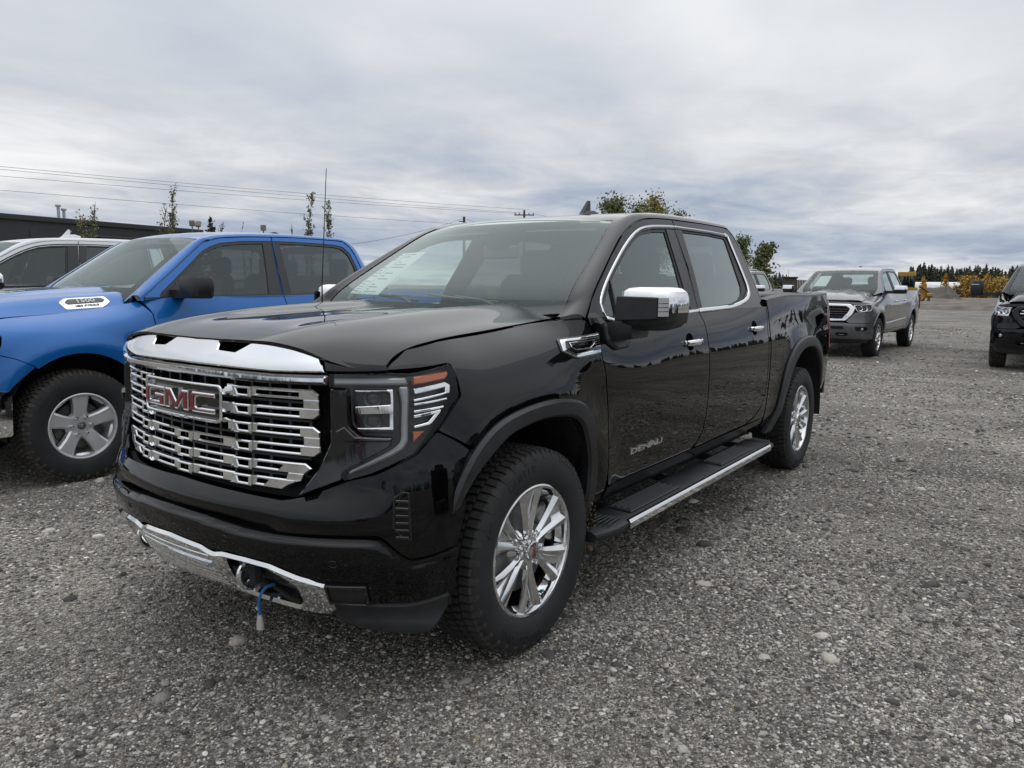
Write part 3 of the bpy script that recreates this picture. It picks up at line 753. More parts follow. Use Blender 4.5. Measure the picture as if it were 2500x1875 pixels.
    # ---- badge
    bd = put('badge', plate(dz(FRONT, -.02, OF), OF, fillet([(-.256, 1.098), (.256, 1.098), (.256, .962), (-.256, .962)], .022), [fillet([(-.243, 1.086), (.243, 1.086), (.243, .974), (-.243, .974)], .016)], -.03, .022, .004, step=.03), CH, g)
    put('badge_plate', plate(dz(FRONT, -.02, OF), OF, [(-.246, 1.09), (.246, 1.09), (.246, .97), (-.246, .97)], (), -.02, .002, 0, step=.04), PB, bd)
    zt, zb = 1.066, .994
    def box_(x0, x1, P): return [(x0+(x1-x0)*a, zb+(zt-zb)*b) for a, b in P]
    G = [(.12, 1), (1, 1), (1, .78), (.26, .78), (.24, .74), (.24, .26), (.28, .22), (.76, .22), (.76, .42), (.50, .42), (.50, .62), (1, .62), (1, 0), (.12, 0), (0, .14), (0, .86)]
    Mm = [(0, 0), (0, 1), (.26, 1), (.5, .42), (.74, 1), (1, 1), (1, 0), (.80, 0), (.80, .60), (.56, 0), (.44, 0), (.20, .60), (.20, 0)]
    Cc = [(.12, 1), (1, 1), (1, .76), (.30, .76), (.25, .70), (.25, .30), (.30, .24), (1, .24), (1, 0), (.12, 0), (0, .14), (0, .86)]
    for x0, x1, P in ((-.236, -.082, G), (-.076, .078, Mm), (.086, .228, Cc)):
        o = np.array(box_(x0, x1, P)); le = put('badge_letter', plate(dz(FRONT, -.018, OF), OF, o, (), 0, .026, .0035, step=.03), CH, g)
        i = inset(o if area2(o) > 0 else o[::-1], .0065)
        put('letter_fill', plate(dz(FRONT, -.018, OF), OF, i, (), .022, .0285, 0, step=.03), M['redb'], le)
    # ---- headlights and black cheeks
    HL = [(.703, 1.158), (.80, 1.161), (.916, 1.163), (.99, 1.158), (1.06, 1.166), (1.155, 1.180, .012), (1.176, 1.172, .01), (1.168, 1.10), (1.166, 1.072, .01), (1.139, 1.043), (1.056, .966), (.968, .895), (.831, .836), (.752, .811, .008), (.741, .818, .008), (.743, .846, .008), (.832, .894), (.893, .926, .02), (.907, .952), (.80, .957), (.767, .985), (.764, 1.112), (.703, 1.116)]
    hl = lr('headlight', plate(dz(FRONT, -.05, OF), OF, fillet(HL, .006), (), -.03, 0, 0, step=.03), M['lampd'], TR)
    def F2(name, outline, mt, d0, d1, bevel=.002, holes=(), r=.003, base=0.):
        mb = plate(dz(FRONT, base, OF), OF, fillet(outline, r), [fillet(h, r) for h in holes], d0, d1, bevel, step=.03)
        put(name, mb, mt, hl[0]); put(name, mb.mirror(), mt, hl[1])
    F2('lens_cover', [p[:2] for p in HL], M['lens'], -.008, -.002, .0015, r=.006)
    F2('light_guide_top', [(.712, 1.146), (.982, 1.150), (.984, 1.126), (.712, 1.123)], M['drl'], -.045, -.020, .006)
    F2('light_guide_stem', [(.948, 1.119), (.981, 1.118), (.955, .938), (.936, .912), (.90, .893), (.830, .862), (.757, .832), (.762, .843), (.82, .872), (.895, .910), (.925, .930), (.934, .945), (.950, 1.056)], M['drl'], -.045, -.014, .006, r=.008)
    F2('projector_bezel', [(.770, 1.113), (.928, 1.113), (.914, .967), (.795, .967), (.770, .993)], M['lampd'], -.05, -.018, .003, [[(.781, 1.107), (.92, 1.107), (.908, .976), (.799, .976), (.781, .996)]], r=.008)
    F2('chrome_frame', [(.787, 1.109), (.925, 1.109), (.912, .975), (.795, .975), (.789, .982), (.899, .984), (.903, 1.02), (.905, 1.028), (.790, 1.026), (.784, 1.038), (.786, 1.052), (.910, 1.058), (.912, 1.098), (.902, 1.104), (.79, 1.102)], CH, -.04, -.016, .002, r=.004)
    F2('projector_slot', [(.795, 1.049), (.905, 1.054), (.903, 1.032), (.795, 1.031)], M['lampd'], -.04, -.018, .002)
    for zc, s0 in ((1.080, .848), (1.003, .842)):
        P = FRONT(np.array([s0]), np.array([zc]))[0]; n = nrm(FRONT, np.array([[s0, zc]]), OF)[0]
        m = lathe([(0, .004), (.012, .003), (.020, -.004), (.022, -.02)], 24, 'x'); R = rotz(math.atan2(n[1], n[0]))
        mb = MB().join(m, m4(R, P-n*.040)); put('projector_lens', mb, M['lens'], hl[0]); put('projector_lens', mb.mirror(), M['lens'], hl[1])
        m = lathe([(.022, .0), (.03, .008), (.032, .002), (.022, -.02)], 24, 'x'); mb = MB().join(m, m4(R, P-n*.045)); put('projector_ring', mb, M['rotor'], hl[0]); put('projector_ring', mb.mirror(), M['rotor'], hl[1])
    F2('amber_reflector', [(1.010, 1.150), (1.151, 1.162), (1.150, 1.150), (1.133, 1.137), (1.006, 1.124)], M['amber'], -.045, -.015, .003)
    F2('amber_corner', [(.978, .968), (1.019, .968), (.974, .934)], M['amber'], -.045, -.015, .003)
    for o, h in (([(.999, 1.110), (1.128, 1.126), (1.146, 1.115), (1.138, 1.086), (.993, 1.066), (.993, 1.074), (1.12, 1.090), (1.124, 1.108), (.999, 1.092)], ()),
                 ([(.992, 1.060), (1.125, 1.071), (1.124, 1.064), (.992, 1.052)], ()), ([(.989, 1.036), (1.108, 1.045), (1.104, 1.037), (.989, 1.028)], ()),
                 ([(.987, 1.021), (1.094, 1.034), (1.090, 1.024), (1.052, .992), (1.04, .986), (.983, .978), (.983, .986), (1.036, .995), (1.068, 1.021), (.987, 1.010)], ())):
        F2('chrome_blade', o, CH, -.045, -.014, .002, r=.003)
    cheek = [(.699, 1.110), (.762, 1.110), (.762, .985), (.797, .955), (.905, .948), (.893, .922), (.832, .890), (.741, .842), (.737, .812), (.66, .780), (.60, .752), (.66, .845), (.699, .93)]
    ck = lr('black_cheek_panel', plate(dz(FRONT, -.012, OF), OF, fillet(cheek, .008), (), -.06, 0, .003, step=.03), PB, TR)
    mb = plate(FRONT, OF, [(.722, .972), (.752, .988), (.785, .955), (.902, .950), (.899, .938), (.752, .938)], (), -.03, .004, .004, step=.03); put('cheek_ledge', mb, PB, ck[0]); put('cheek_ledge', mb.mirror(), PB, ck[1])
    # ---- bumper
    bp = put('bumper', plate(dz(FRONT, -.05, OF), OF, sym([(0, .735), (.50, .725), (.60, .74), (.86, .83), (1.06, .95), (1.13, .90), (1.10, .60), (1.06, .33), (.70, .33), (.55, .36), (0, .37)]), (), -.02, 0, 0, step=.06), M['dark'], TR)
    ub = sym([(0, .738), (.30, .731), (.53, .724), (.60, .742), (.66, .768), (.74, .803), (.835, .828), (.97, .887), (1.058, .960), (1.12, .925), (1.172, .888), (1.155, .75), (1.10, .578), (.995, .553), (.945, .547), (.918, .567), (.872, .622), (.853, .634), (.70, .633), (.55, .628), (.40, .630), (.20, .647), (0, .655)])
    def UB(s, z):   # rounded upper beam: rolls in at its lower edge
        p = FRONT(s, z); k = smooth(.69, .625, z)*(1-smooth(.45, .62, np.abs(s))*1.0); p[:, 0] -= .03*k*k; q = np.clip((z-.672)/.09, 0, 1)**1.3*(1-smooth(.55, .95, np.abs(s))); p[:, 0] -= .060*q; return p
    put('upper_beam', panel(UB, OF, fillet(ub, .01), res=.035, flange=.03, step=.02), B, bp)
    lb = sym([(0, .640), (.20, .634), (.40, .617), (.52, .613), (.853, .618), (.868, .610), (.917, .556), (.945, .536), (.995, .542), (1.096, .566), (1.082, .418), (.93, .388), (.673, .384), (.665, .46), (.60, .488), (.50, .520), (.33, .530), (.24, .521), (.20, .535), (0, .545)])
    def LB(s, z):
        p = FRONT(s, z); zt = np.interp(np.abs(s), [0, .2, .4, .52, .853, .917, .945, .995, 1.1], [.64, .634, .617, .613, .618, .556, .536, .542, .566]); kk = smooth(.80, .88, np.abs(s)); p[:, 0] -= (.030-.016*kk)*smooth(zt-.026-.02*kk, zt, z)**2; p[:, 0] += .017*(1-.55*smooth(.8, 1.05, np.abs(s))); p[:, 1] += .012*smooth(.75, 1.0, np.abs(s))*np.sign(s); return p
    put('lower_beam', panel(LB, OF, fillet(lb, .01), res=.012, flange=.03, step=.012), B, bp)
    # chrome valance
    VD = dz(FRONT, .004, OF)
    cv = sym([(0, .538), (.185, .528), (.215, .517), (.245, .512), (.29, .522), (.40, .520), (.50, .512), (.60, .480), (.690, .462), (.680, .40), (.672, .345), (.64, .322), (.52, .318), (.36, .338), (.29, .345), (.16, .350), (0, .352)])
    ro = [(.300, .500), (.40, .503), (.475, .497), (.53, .470), (.575, .440), (.560, .365), (.53, .342), (.36, .358), (.285, .375)]
    put('chrome_valance', plate(VD, OF, fillet(cv, .01), [fillet(ro, .012), fillet([(-a, b) for a, b in ro], .012)], -.05, .018, .010, res=.02, step=.015), CH, bp)
    stp = MB()
    for i, zc in enumerate((.497, .472, .455, .438, .420, .405, .392, .380)):
        e = .225+.004*i
        stp.join(plate(VD, OF, [(-e, zc+.0065), (e, zc+.0065), (e, zc-.004), (-e, zc-.004)], (), -.01, .020 if i not in (1,) else .024, .004, step=.04))
    put('step_ribs', stp, CH, bp)
    for sg in (-1, 1):
        put('hook_recess', plate(dz(FRONT, -.045, OF), OF, [(sg*a, b) for a, b in ((.27, .51), (.58, .51), (.58, .33), (.27, .33))], (), -.01, 0, 0, step=.04), PL, bp)
    for sg in (-1, 1):
        P = FRONT(np.array([sg*.345]), np.array([.43]))[0]
        t = np.linspace(-1.15, 1.15, 13); path = np.stack([P[0]-.045+.075*np.cos(t), np.full(13, P[1])+0*t, .43+.058*np.sin(t)], -1)
        put('tow_hook', tube(path, .0105, 8), CH, bp)
        put('hook_sleeve', rbox((P[0]-.03, P[1]+.012, .43), (.05, .03, .10), .012), PL, bp)
    for s, z in ((.325, .579), (.724, .540), (.117, .683)):
        for sg in (-1, 1):
            mb = plate(dz(FRONT, .014, OF), OF, [(sg*s+.0125*math.cos(a), z+.0125*math.sin(a)) for a in np.arange(20)/20*2*np.pi], [[(sg*s+.0105*math.cos(a), z+.0105*math.sin(a)) for a in np.arange(20)/20*2*np.pi]], -.01, .0045, .0008, step=.1) if s != .117 else None
            if mb: put('parking_sensor', mb, PB, bp)
    fo = [(.690, .456), (.800, .457), (.796, .399), (.680, .396)]
    for mb, nm, mt in ((plate(dz(FRONT, .022, OF), OF, fillet([(.683, .466), (.812, .468), (.806, .392), (.672, .388)], .006), [fillet(fo, .006)], -.03, .006, .003, step=.03), 'fog_lamp_bezel', PB), (plate(dz(FRONT, .020, OF), OF, fillet(fo, .006), (), -.01, .004, .002, step=.03), 'fog_lamp_lens', M['lens']), (plate(dz(FRONT, .018, OF), OF, fo, (), -.01, 0, 0, step=.03), 'fog_lamp_bowl', M['lampd'])):
        put(nm, mb, mt, bp); put(nm, mb.mirror(), mt, bp)
    ad = [(.668, .382), (.93, .382), (1.070, .412), (1.062, .355), (1.02, .30), (.985, .268), (.80, .270), (.66, .296), (.645, .318)]
    def AD(s, z): p = FRONT(s, z); p[:, 0] += .03*smooth(.36, .27, z); p[:, 1] += .02*smooth(.36, .27, z)*np.sign(s); return p
    lr('air_dam', plate(AD, OF, fillet(ad, .012), (), -.05, .008, .010, res=.04, step=.025), PL, bp)
    put('centre_air_dam', plate(dz(FRONT, -.03, OF), OF, sym([(0, .356), (.64, .33), (.62, .275), (0, .285)]), (), -.04, 0, .01, step=.04), PL, bp)
    ve = [(.898, .756), (.924, .775), (.946, .771), (.950, .612), (.928, .614), (.897, .655)]
    mb = plate(dz(FRONT, -.004, OF), OF, ve, [inset(np.array(ve)[::-1], .005)], -.02, .0045, .0008, step=.03); put('corner_vent', mb, PB, bp); put('corner_vent', mb.mirror(), PB, bp)
    lou = MB()
    for k in range(6):
        z = .75-.024*k; lou.join(plate(FRONT, OF, [(.905, z), (.942, z-.004), (.942, z-.014), (.905, z-.010)], (), -.006, .0042, .0015, step=.03))
    put('vent_louvre', lou, PB, bp); put('vent_louvre', lou.mirror(), PB, bp)
    # ---- fenders
    us = np.linspace(.45, -.43, 12); top = [(u, SIDE_SW(np.array([u]), np.array([7.93]))[0, 1]) for u in us]
    fen = [(.597, 1.174), (.575, 1.186), (.54, 1.205), (.50, 1.228)]+top+[(-.462, 1.30), (-.508, 1.213), (-.520, 1.150), (-.545, 1.079), (-.574, .901), (-.58, .62), (-.565, .47, .02), (-.44, .455), (-.44, .62), (-.415, .79), (-.37, .90), (-.26, .962), (-.08, .972), (.085, .963), (.25, .925), (.37, .85), (.385, .835), (.383, .892), (.445, .932), (.503, .967), (.425, 1.045), (.395, 1.073), (.388, 1.12), (.383, 1.178, .01), (.40, 1.183, .01), (.50, 1.173), (.592, 1.169)]
    fd = lr('fender', panel(SL, OS, fillet(fen, .006), res=.035, flange=.025, step=.025, conv=sconv), B, TR)
    pt = loft([[tuple(np.array([u, .794, HOOD(np.array([u]), np.array([.79]))[0, 2]-.007])*(1-t)+np.array([u]+list(SIDE_SW(np.array([u]), np.array([7.9]))[0]))*t+np.array([0, 0, .012*t*(1-t)])) for t in np.linspace(0, 1, 6)] for u in np.linspace(-.10, -.52, 12)], False)
    lr('fender_top', pt, B, TR)
    # side emblem
    em = [(-.250, 1.230, .012), (-.520, 1.246), (-.512, 1.156), (-.345, 1.146, .01), (-.300, 1.152), (-.236, 1.178, .008)]
    SD = lambda u, z: SIDE(u, z)
    for sg in (0, 1):
        P = fd[sg]; mir = (lambda m: m.mirror()) if sg else (lambda m: m)
        e = put('side_emblem', mir(plate(SD, OS, fillet(em, .005), (), -.01, .006, .002, step=.03)), PB, P)
        put('emblem_frame', mir(plate(SD, OS, fillet([(-.260, 1.224, .01), (-.512, 1.240), (-.512, 1.229), (-.285, 1.214), (-.268, 1.188), (-.322, 1.166), (-.505, 1.178), (-.505, 1.163), (-.330, 1.152), (-.300, 1.158), (-.246, 1.180)], .004), (), .004, .010, .002, step=.03)), CH, P)
        put('emblem_tablet', mir(plate(SD, OS, fillet([(-.306, 1.212), (-.464, 1.221), (-.468, 1.204), (-.430, 1.184), (-.334, 1.181), (-.307, 1.192)], .003), [fillet([(-.311, 1.209), (-.460, 1.217), (-.463, 1.205), (-.427, 1.188), (-.336, 1.185), (-.312, 1.194)], .003)], .004, .009, .001, step=.03)), CH, P)
        ln = MB()
        for k in range(4): ln.join(plate(SD, OS, [(-.472, 1.222-.010*k), (-.510, 1.2245-.010*k), (-.510, 1.221-.010*k), (-.472, 1.2185-.010*k)], (), .004, .008, .0008, step=.05))
        put('emblem_fins', mir(ln), CH, P)
        tx = text_mb('5.3L V8', .0155, .001, .0003, sx=1.3).map(lambda v: v*np.array([-1, 1, 1]) if sg == 0 else v*np.array([-1, 1, 1]))
        tx = on_surf(tx, SD, OS, -.385, 1.2045, (1, -.03), .0075); put('emblem_lettering', mir(tx) if sg == 0 else mir(tx), CH, P)
    # flares
    def FL(u, z):
        p = SIDE(u, np.maximum(z, .62)); p[:, 2] = z; p[:, 1] -= .05*smooth(.62, .3, z); return p
    fo = [(.520, .590), (.500, .688), (.455, .796), (.379, .893), (.259, .962), (.085, .996), (-.080, 1.005), (-.227, .992), (-.337, .959), (-.407, .893), (-.437, .794), (-.480, .635), (-.476, .485), (-.452, .32)]
    fi = [(-.395, .32), (-.409, .500), (-.407, .665), (-.355, .808), (-.297, .887), (-.206, .924), (-.031, .935), (.132, .918), (.228, .891), (.361, .813), (.440, .715), (.475, .60)]
    fo = catmull(fo, .03, False); fi = catmull(fi, .03, False); ring = np.concatenate([fo, fi])
    lr('wheel_arch_flare', plate(FL, OS, ring, (), -.03, .020, .012, res=None, step=.03), PL, TR)
    ro_ = [(-3.01, .40), (-3.107, .565), (-3.216, .825), (-3.373, .977), (-3.576, 1.054), (-3.839, 1.070), (-4.09, 1.035), (-4.30, .945), (-4.42, .80), (-4.47, .60)]
    ri_ = [(-4.40, .60), (-4.34, .76), (-4.22, .875), (-4.05, .955), (-3.84, .987), (-3.60, .965), (-3.43, .89), (-3.32, .78), (-3.21, .58), (-3.09, .40)]
    ring2 = np.concatenate([catmull(ro_, .03, False), catmull(ri_, .03, False)])
    lr('wheel_arch_flare', plate(FL, OS, ring2, (), -.03, .020, .012, res=None, step=.03), PL, TR)
    # mud grains thrown on the liner behind the front wheel
    g_ = np.random.default_rng(5); mud = MB()
    for k in range(900):
        z = .29+.36*g_.random()**1.6; u = -.445-.012*g_.random()+(.03*g_.random()); w = .80+.20*g_.random(); s = .0009+.0017*g_.random()**2
        if g_.random() > 1.15-(z-.30)*1.9: continue
        mud.join(rbox((-.470+.04*g_.random(), w, z), (s*2, s*2, s*2), s*.5, rotz(g_.random()*3)))
    put('mud_spatter', mud, M['mud'], TR, kind='stuff')
    # ---- doors
    fdo = [(-.470, 1.312), (-.516, 1.213), (-.528, 1.150), (-.553, 1.079), (-.582, .901), (-.588, .60, .02), (-.60, .540, .03), (-1.59, .538), (-1.675, .566), (-1.735, .62), (-1.757, .70), (-1.762, .80), (-1.763, .99), (-1.761, 1.18), (-1.752, 1.25), (-1.730, 1.29), (-1.712, 1.314)]
    rdo = [(-1.724, 1.314), (-1.740, 1.29), (-1.762, 1.25), (-1.771, 1.18), (-1.773, .99), (-1.772, .80), (-1.767, .70), (-1.745, .61), (-1.685, .556), (-1.66, .540), (-2.50, .545), (-2.66, .575), (-2.78, .625), (-2.835, .70), (-2.850, .80), (-2.855, .95), (-2.850, 1.13), (-2.862, 1.26), (-2.872, 1.318)]
    fdoor = lr('front_door', panel(SL, OS, fillet(fdo, .004), res=.05, flange=.03, step=.03, conv=sconv), B, TR)
    rdoor = lr('rear_door', panel(SL, OS, fillet(rdo, .004), res=.05, flange=.03, step=.03, conv=sconv), B, TR)
    # window frames (on the side-window plane): outer door cut minus glass openings
    cutF = [(-.472, 1.312), (-.564, 1.388), (-.649, 1.443), (-.901, 1.593), (-1.124, 1.713), (-1.298, 1.779), (-1.455, 1.815), (-1.62, 1.832), (-1.848, 1.841), (-1.846, 1.802), (-1.790, 1.564), (-1.712, 1.312)]
    cutR = [(-1.860, 1.841), (-2.30, 1.850), (-2.72, 1.852), (-2.80, 1.843), (-2.855, 1.80), (-2.880, 1.72), (-2.884, 1.546), (-2.877, 1.36), (-2.872, 1.316), (-1.724, 1.314), (-1.802, 1.564), (-1.858, 1.802)]
    dlF = [(-.640, 1.312, .02), (-.640, 1.362), (-.690, 1.413), (-.800, 1.485), (-.962, 1.574), (-1.105, 1.648), (-1.245, 1.708), (-1.372, 1.748), (-1.521, 1.771), (-1.70, 1.783), (-1.838, 1.790), (-1.79, 1.564), (-1.705, 1.322)]
    dlR = [(-1.848, 1.791), (-2.397, 1.797), (-2.722, 1.790, .02), (-2.718, 1.684), (-2.712, 1.534), (-2.695, 1.440, .03), (-2.53, 1.372, .03), (-2.304, 1.342), (-2.068, 1.334), (-1.715, 1.322), (-1.803, 1.564)]
    glF = [(-.655, 1.318, .01), (-.652, 1.362), (-.80, 1.467), (-.935, 1.543), (-1.112, 1.635), (-1.278, 1.706), (-1.395, 1.737), (-1.52, 1.755), (-1.690, 1.765), (-1.640, 1.582), (-1.592, 1.444), (-1.585, 1.322)]
    glR = [(-1.93, 1.780), (-2.40, 1.785), (-2.680, 1.778, .02), (-2.655, 1.684), (-2.60, 1.46), (-2.55, 1.41, .03), (-2.45, 1.375), (-2.28, 1.350), (-2.068, 1.343), (-1.74, 1.332)]
    for cut, dl, gl, dr, gm in ((cutF, dlF, glF, fdoor, M['sideg']), (cutR, dlR, glR, rdoor, M['tint'])):
        fr = panel(GLS, OS, fillet(cut, .004), [fillet(dl, .004)], res=.05, flange=.02, step=.03)
        tr = plate(GLS, OS, fillet(dl, .004), [fillet(inset(np.array([p[:2] for p in dl]), .0) if False else gl, .004)], -.02, -.008, 0, step=.03)
        gp = panel(dz(GLS, -.014, OS), OS, fillet(gl, .004)*1.0, res=.12, flange=0, step=.04)
        for sg in (0, 1):
            f = (lambda m: m.mirror()) if sg else (lambda m: m)
            put('window_frame', f(fr), B, dr[sg]); put('window_seal', f(tr), M['seal'], dr[sg]); put('side_glass', f(gp), gm, dr[sg])
    bpil = plate(GLS, OS, [(-1.715, 1.779), (-1.838, 1.786), (-1.788, 1.564), (-1.708, 1.325), (-1.605, 1.325), (-1.625, 1.444)], (), -.015, -.002, 0, step=.05)
    bpil2 = plate(GLS, OS, [(-1.850, 1.788), (-1.945, 1.790), (-1.86, 1.52), (-1.775, 1.333), (-1.718, 1.328), (-1.804, 1.564)], (), -.015, -.002, 0, step=.05)
    for sg in (0, 1):
        f = (lambda m: m.mirror()) if sg else (lambda m: m)
        put('pillar_cover', f(bpil), PL, fdoor[sg]); put('pillar_cover', f(bpil2), PL, rdoor[sg])
        put('quarter_light_bar', f(plate(GLS, OS, [(-.800, 1.478), (-.812, 1.480), (-.760, 1.318), (-.745, 1.318)], (), -.015, -.003, 0, step=.05)), M['seal'], fdoor[sg])
        # chrome surround
        w = .013
        a = [(-.655, 1.300), (-.632, 1.306), (-.624, 1.335), (-.628, 1.372), (-.679, 1.419), (-.789, 1.491), (-.952, 1.582), (-1.099, 1.657), (-1.239, 1.718), (-1.369, 1.759), (-1.521, 1.783), (-1.70, 1.796), (-1.846, 1.803)]
        def strip(c, wd): c = catmull(c, .03, False); t = unit(np.gradient(c, axis=0)); n = np.stack([-t[:, 1], t[:, 0]], 1); return np.concatenate([c+n*wd/2, (c-n*wd/2)[::-1]])
        put('chrome_surround', f(plate(GLS, OS, strip(a, w), (), -.012, .004, .003, step=.05)), CH, fdoor[sg])
        put('chrome_sill', f(plate(GLS, OS, [(-.640, 1.316), (-.632, 1.300), (-.70, 1.288), (-1.0, 1.292), (-1.56, 1.304), (-1.703, 1.309), (-1.708, 1.328), (-1.56, 1.324), (-1.0, 1.312), (-.70, 1.306)], (), -.012, .005, .004, step=.05)), CH, fdoor[sg])
        b = [(-1.860, 1.804), (-2.397, 1.809), (-2.70, 1.805), (-2.742, 1.798), (-2.738, 1.76), (-2.734, 1.684), (-2.727, 1.534), (-2.718, 1.46), (-2.695, 1.418), (-2.640, 1.388), (-2.54, 1.362), (-2.304, 1.334), (-2.068, 1.325), (-1.716, 1.318)]
        put('chrome_surround', f(plate(GLS, OS, strip(b[:3], .011), (), -.012, .004, .003, step=.05)), CH, rdoor[sg])
        put('chrome_surround', f(plate(GLS, OS, strip(b[2:10], .026), (), -.012, .004, .004, step=.05)), CH, rdoor[sg])
        put('chrome_sill', f(plate(GLS, OS, strip(b[9:], .022), (), -.012, .005, .004, step=.05)), CH, rdoor[sg])
        # handles
        for (u0, zz, dr) in ((-1.535, 1.150, fdoor), (-2.615, 1.180, rdoor)):
            cup = plate(SD, OS, [(u0+.028+.052*math.cos(t), zz+.002+.048*math.sin(t)) for t in np.arange(24)/24*2*np.pi], (), -.01, .0012, 0, step=.05)
            put('handle_cup_shade', f(cup), M['frit'], dr[sg])  # flat matte black oval, painted shade of the recess behind the handle
            k = 15; x = np.linspace(-1, 1, k); rings = []
            for xx in x:
                uu = u0+.108*xx; w0 = SIDE(np.array([uu]), np.array([zz]))[0, 1]+.030-.022*abs(xx)**3; hh = .0175*(1-abs(xx)**4*.55); th = .011*(1-abs(xx)**4*.5)
                t = np.arange(12)/12*2*np.pi; rings.append(np.stack([np.full(12, uu), w0+th*np.cos(t), zz+hh*np.sin(t)-.002], -1))
            put('door_handle', f(loft(rings, True, True, True)), CH, dr[sg])
            put('handle_mount', f(rbox((u0-.085, SIDE(np.array([u0]), np.array([zz]))[0, 1]+.010, zz), (.04, .03, .026), .006)), CH, dr[sg])
            put('handle_mount', f(rbox((u0+.085, SIDE(np.array([u0]), np.array([zz]))[0, 1]+.010, zz), (.04, .03, .026), .006)), CH, dr[sg])
        # model name on the door
        tx = text_mb('DENALI', .038, .004, .0012, sx=2.75).map(lambda v: v*np.array([-1, 1, 1]))
        tx = on_surf(tx, SD, OS, -.995, .662, (1, -.012), .003)
        put('door_lettering', f(tx), CH, fdoor[sg])
    # ---- rocker, bed
    lr('rocker_panel', panel(SL, OS, fillet([(-.575, .455), (-.60, .530), (-1.6, .528), (-2.6, .530), (-2.87, .535), (-2.87, .44), (-1.7, .440)], .01), res=.05, flange=.03, step=.03, conv=sconv), B, TR)
    lr('cab_corner', panel(SL, OS, [(-2.882, 1.318), (-2.872, 1.26), (-2.860, 1.13), (-2.865, .95), (-2.860, .80), (-2.845, .70), (-2.79, .615), (-2.67, .565), (-2.55, .54), (-2.89, .54), (-2.893, .9), (-2.893, 1.32)], res=.05, flange=.03, step=.03, conv=sconv), B, TR)
    us = np.linspace(-2.912, -4.72, 16); topb = [(u, SIDE_SW(np.array([u]), np.array([7.98]))[0, 1]) for u in us]
    bedo = topb+[(-4.735, 1.38), (-4.742, 1.30), (-4.742, .92), (-4.742, .60), (-4.70, .50), (-4.45, .50), (-4.42, .62), (-4.38, .78), (-4.26, .90), (-4.07, .99), (-3.84, 1.03), (-3.585, 1.01), (-3.40, .93), (-3.27, .80), (-3.16, .565), (-3.10, .455), (-2.912, .455)]
    fuel = fillet([(-3.005, 1.045), (-3.19, 1.045), (-3.195, .90), (-3.17, .86), (-3.10, .85), (-3.02, .862)], .03)
    bed = lr('bed_side', panel(SL, OS, fillet(bedo, .006), [fuel], res=.05, flange=.03, step=.03, conv=sconv), B, TR)
    mb = panel(SL, OS, inset(fuel if area2(fuel) > 0 else fuel[::-1], .004), res=.05, flange=.01, step=.03, conv=sconv); put('fuel_door', mb, B, bed[0])
    rail = []
    for u in np.linspace(-2.912, -4.74, 18):
        p = SIDE_SW(np.array([u]), np.array([7.98]))[0]; w, z = p[0]+_arch(u, p[1]), p[1]
        rail.append([(u, w+.002, z-.004), (u, w-.006, z+.010), (u, w-.03, z+.014), (u, w-.09, z+.014), (u, w-.10, z-.05)])
    lr('bed_rail_cap', loft(np.array(rail), False), PL, TR)
    put('tonneau_cover', rbox((-3.82, 0, 1.385), (1.80, 1.70, .035), .012), PL, TR)
    put('tailgate', rbox((-4.745, 0, .98), (.06, 1.70, .80), .02), B, TR)
    put('bed_front_wall', rbox((-2.93, 0, .95), (.03, 1.74, .80), .01), B, TR)
    # tail lights
    tl = []
    for z, a, b in ((1.335, -4.735, -4.80), (1.31, -4.72, -4.875), (1.22, -4.70, -4.915), (1.05, -4.72, -4.90), (.95, -4.738, -4.84), (.92, -4.742, -4.78)):
        w = SIDE(np.array([-4.72]), np.array([z]))[0, 1]; tl.append([(-4.70, w-.12, z), (a, w+.002, z), (a-.03, w+.004, z), (.4*a+.6*b, w-.01, z), (b, w-.05, z), (b, w-.16, z), (-4.74, w-.16, z)])
    lr('tail_light', loft(np.array(tl), True, True, True, smooth=True), M['redl'], TR)
    put('rear_bumper', loft([[(-4.72, w, .50), (-4.86-.06*math.cos(w*1.4), w, .48), (-4.90-.06*math.cos(w*1.4), w, .58), (-4.88-.06*math.cos(w*1.4), w, .68), (-4.74, w, .70)] for w in np.linspace(-.93, .93, 17)], True, True, True), M['chrome'], TR)
    # ---- cab: pillars, roof, screens
    Dc = [(-.43, 1.318), (-.55, 1.390), (-.642, 1.449), (-.895, 1.600), (-1.118, 1.720), (-1.292, 1.786), (-1.452, 1.822), (-1.62, 1.838), (-1.85, 1.848), (-2.30, 1.857), (-2.70, 1.859), (-2.80, 1.852), (-2.862, 1.81), (-2.890, 1.73), (-2.894, 1.55), (-2.888, 1.36), (-2.884, 1.30)]
    Dc = catmull(Dc, .04, False); D3 = GLS(Dc[:, 0], Dc[:, 1])
    Ek = np.array([(-.44, .795, 1.314), (-.515, .795, 1.365), (-.60, .775, 1.440), (-.86, .722, 1.600), (-1.075, .672, 1.728), (-1.20, .640, 1.790), (-1.36, .612, 1.836), (-1.60, .595, 1.868), (-1.85, .585, 1.882), (-2.30, .575, 1.892), (-2.70, .57, 1.890), (-2.84, .57, 1.872), (-2.925, .58, 1.82), (-2.945, .63, 1.73), (-2.95, .72, 1.55), (-2.945, .80, 1.36), (-2.94, .82, 1.30)])
    # parametrise both curves by matching key fractions
    kd = np.linspace(0, 1, 17); Dk = np.array([(-.452, 1.312), (-.555, 1.388), (-.642, 1.449), (-.895, 1.600), (-1.118, 1.720), (-1.292, 1.786), (-1.452, 1.822), (-1.62, 1.838), (-1.85, 1.848), (-2.30, 1.857), (-2.70, 1.859), (-2.80, 1.852), (-2.862, 1.81), (-2.890, 1.73), (-2.894, 1.55), (-2.888, 1.36), (-2.884, 1.30)])
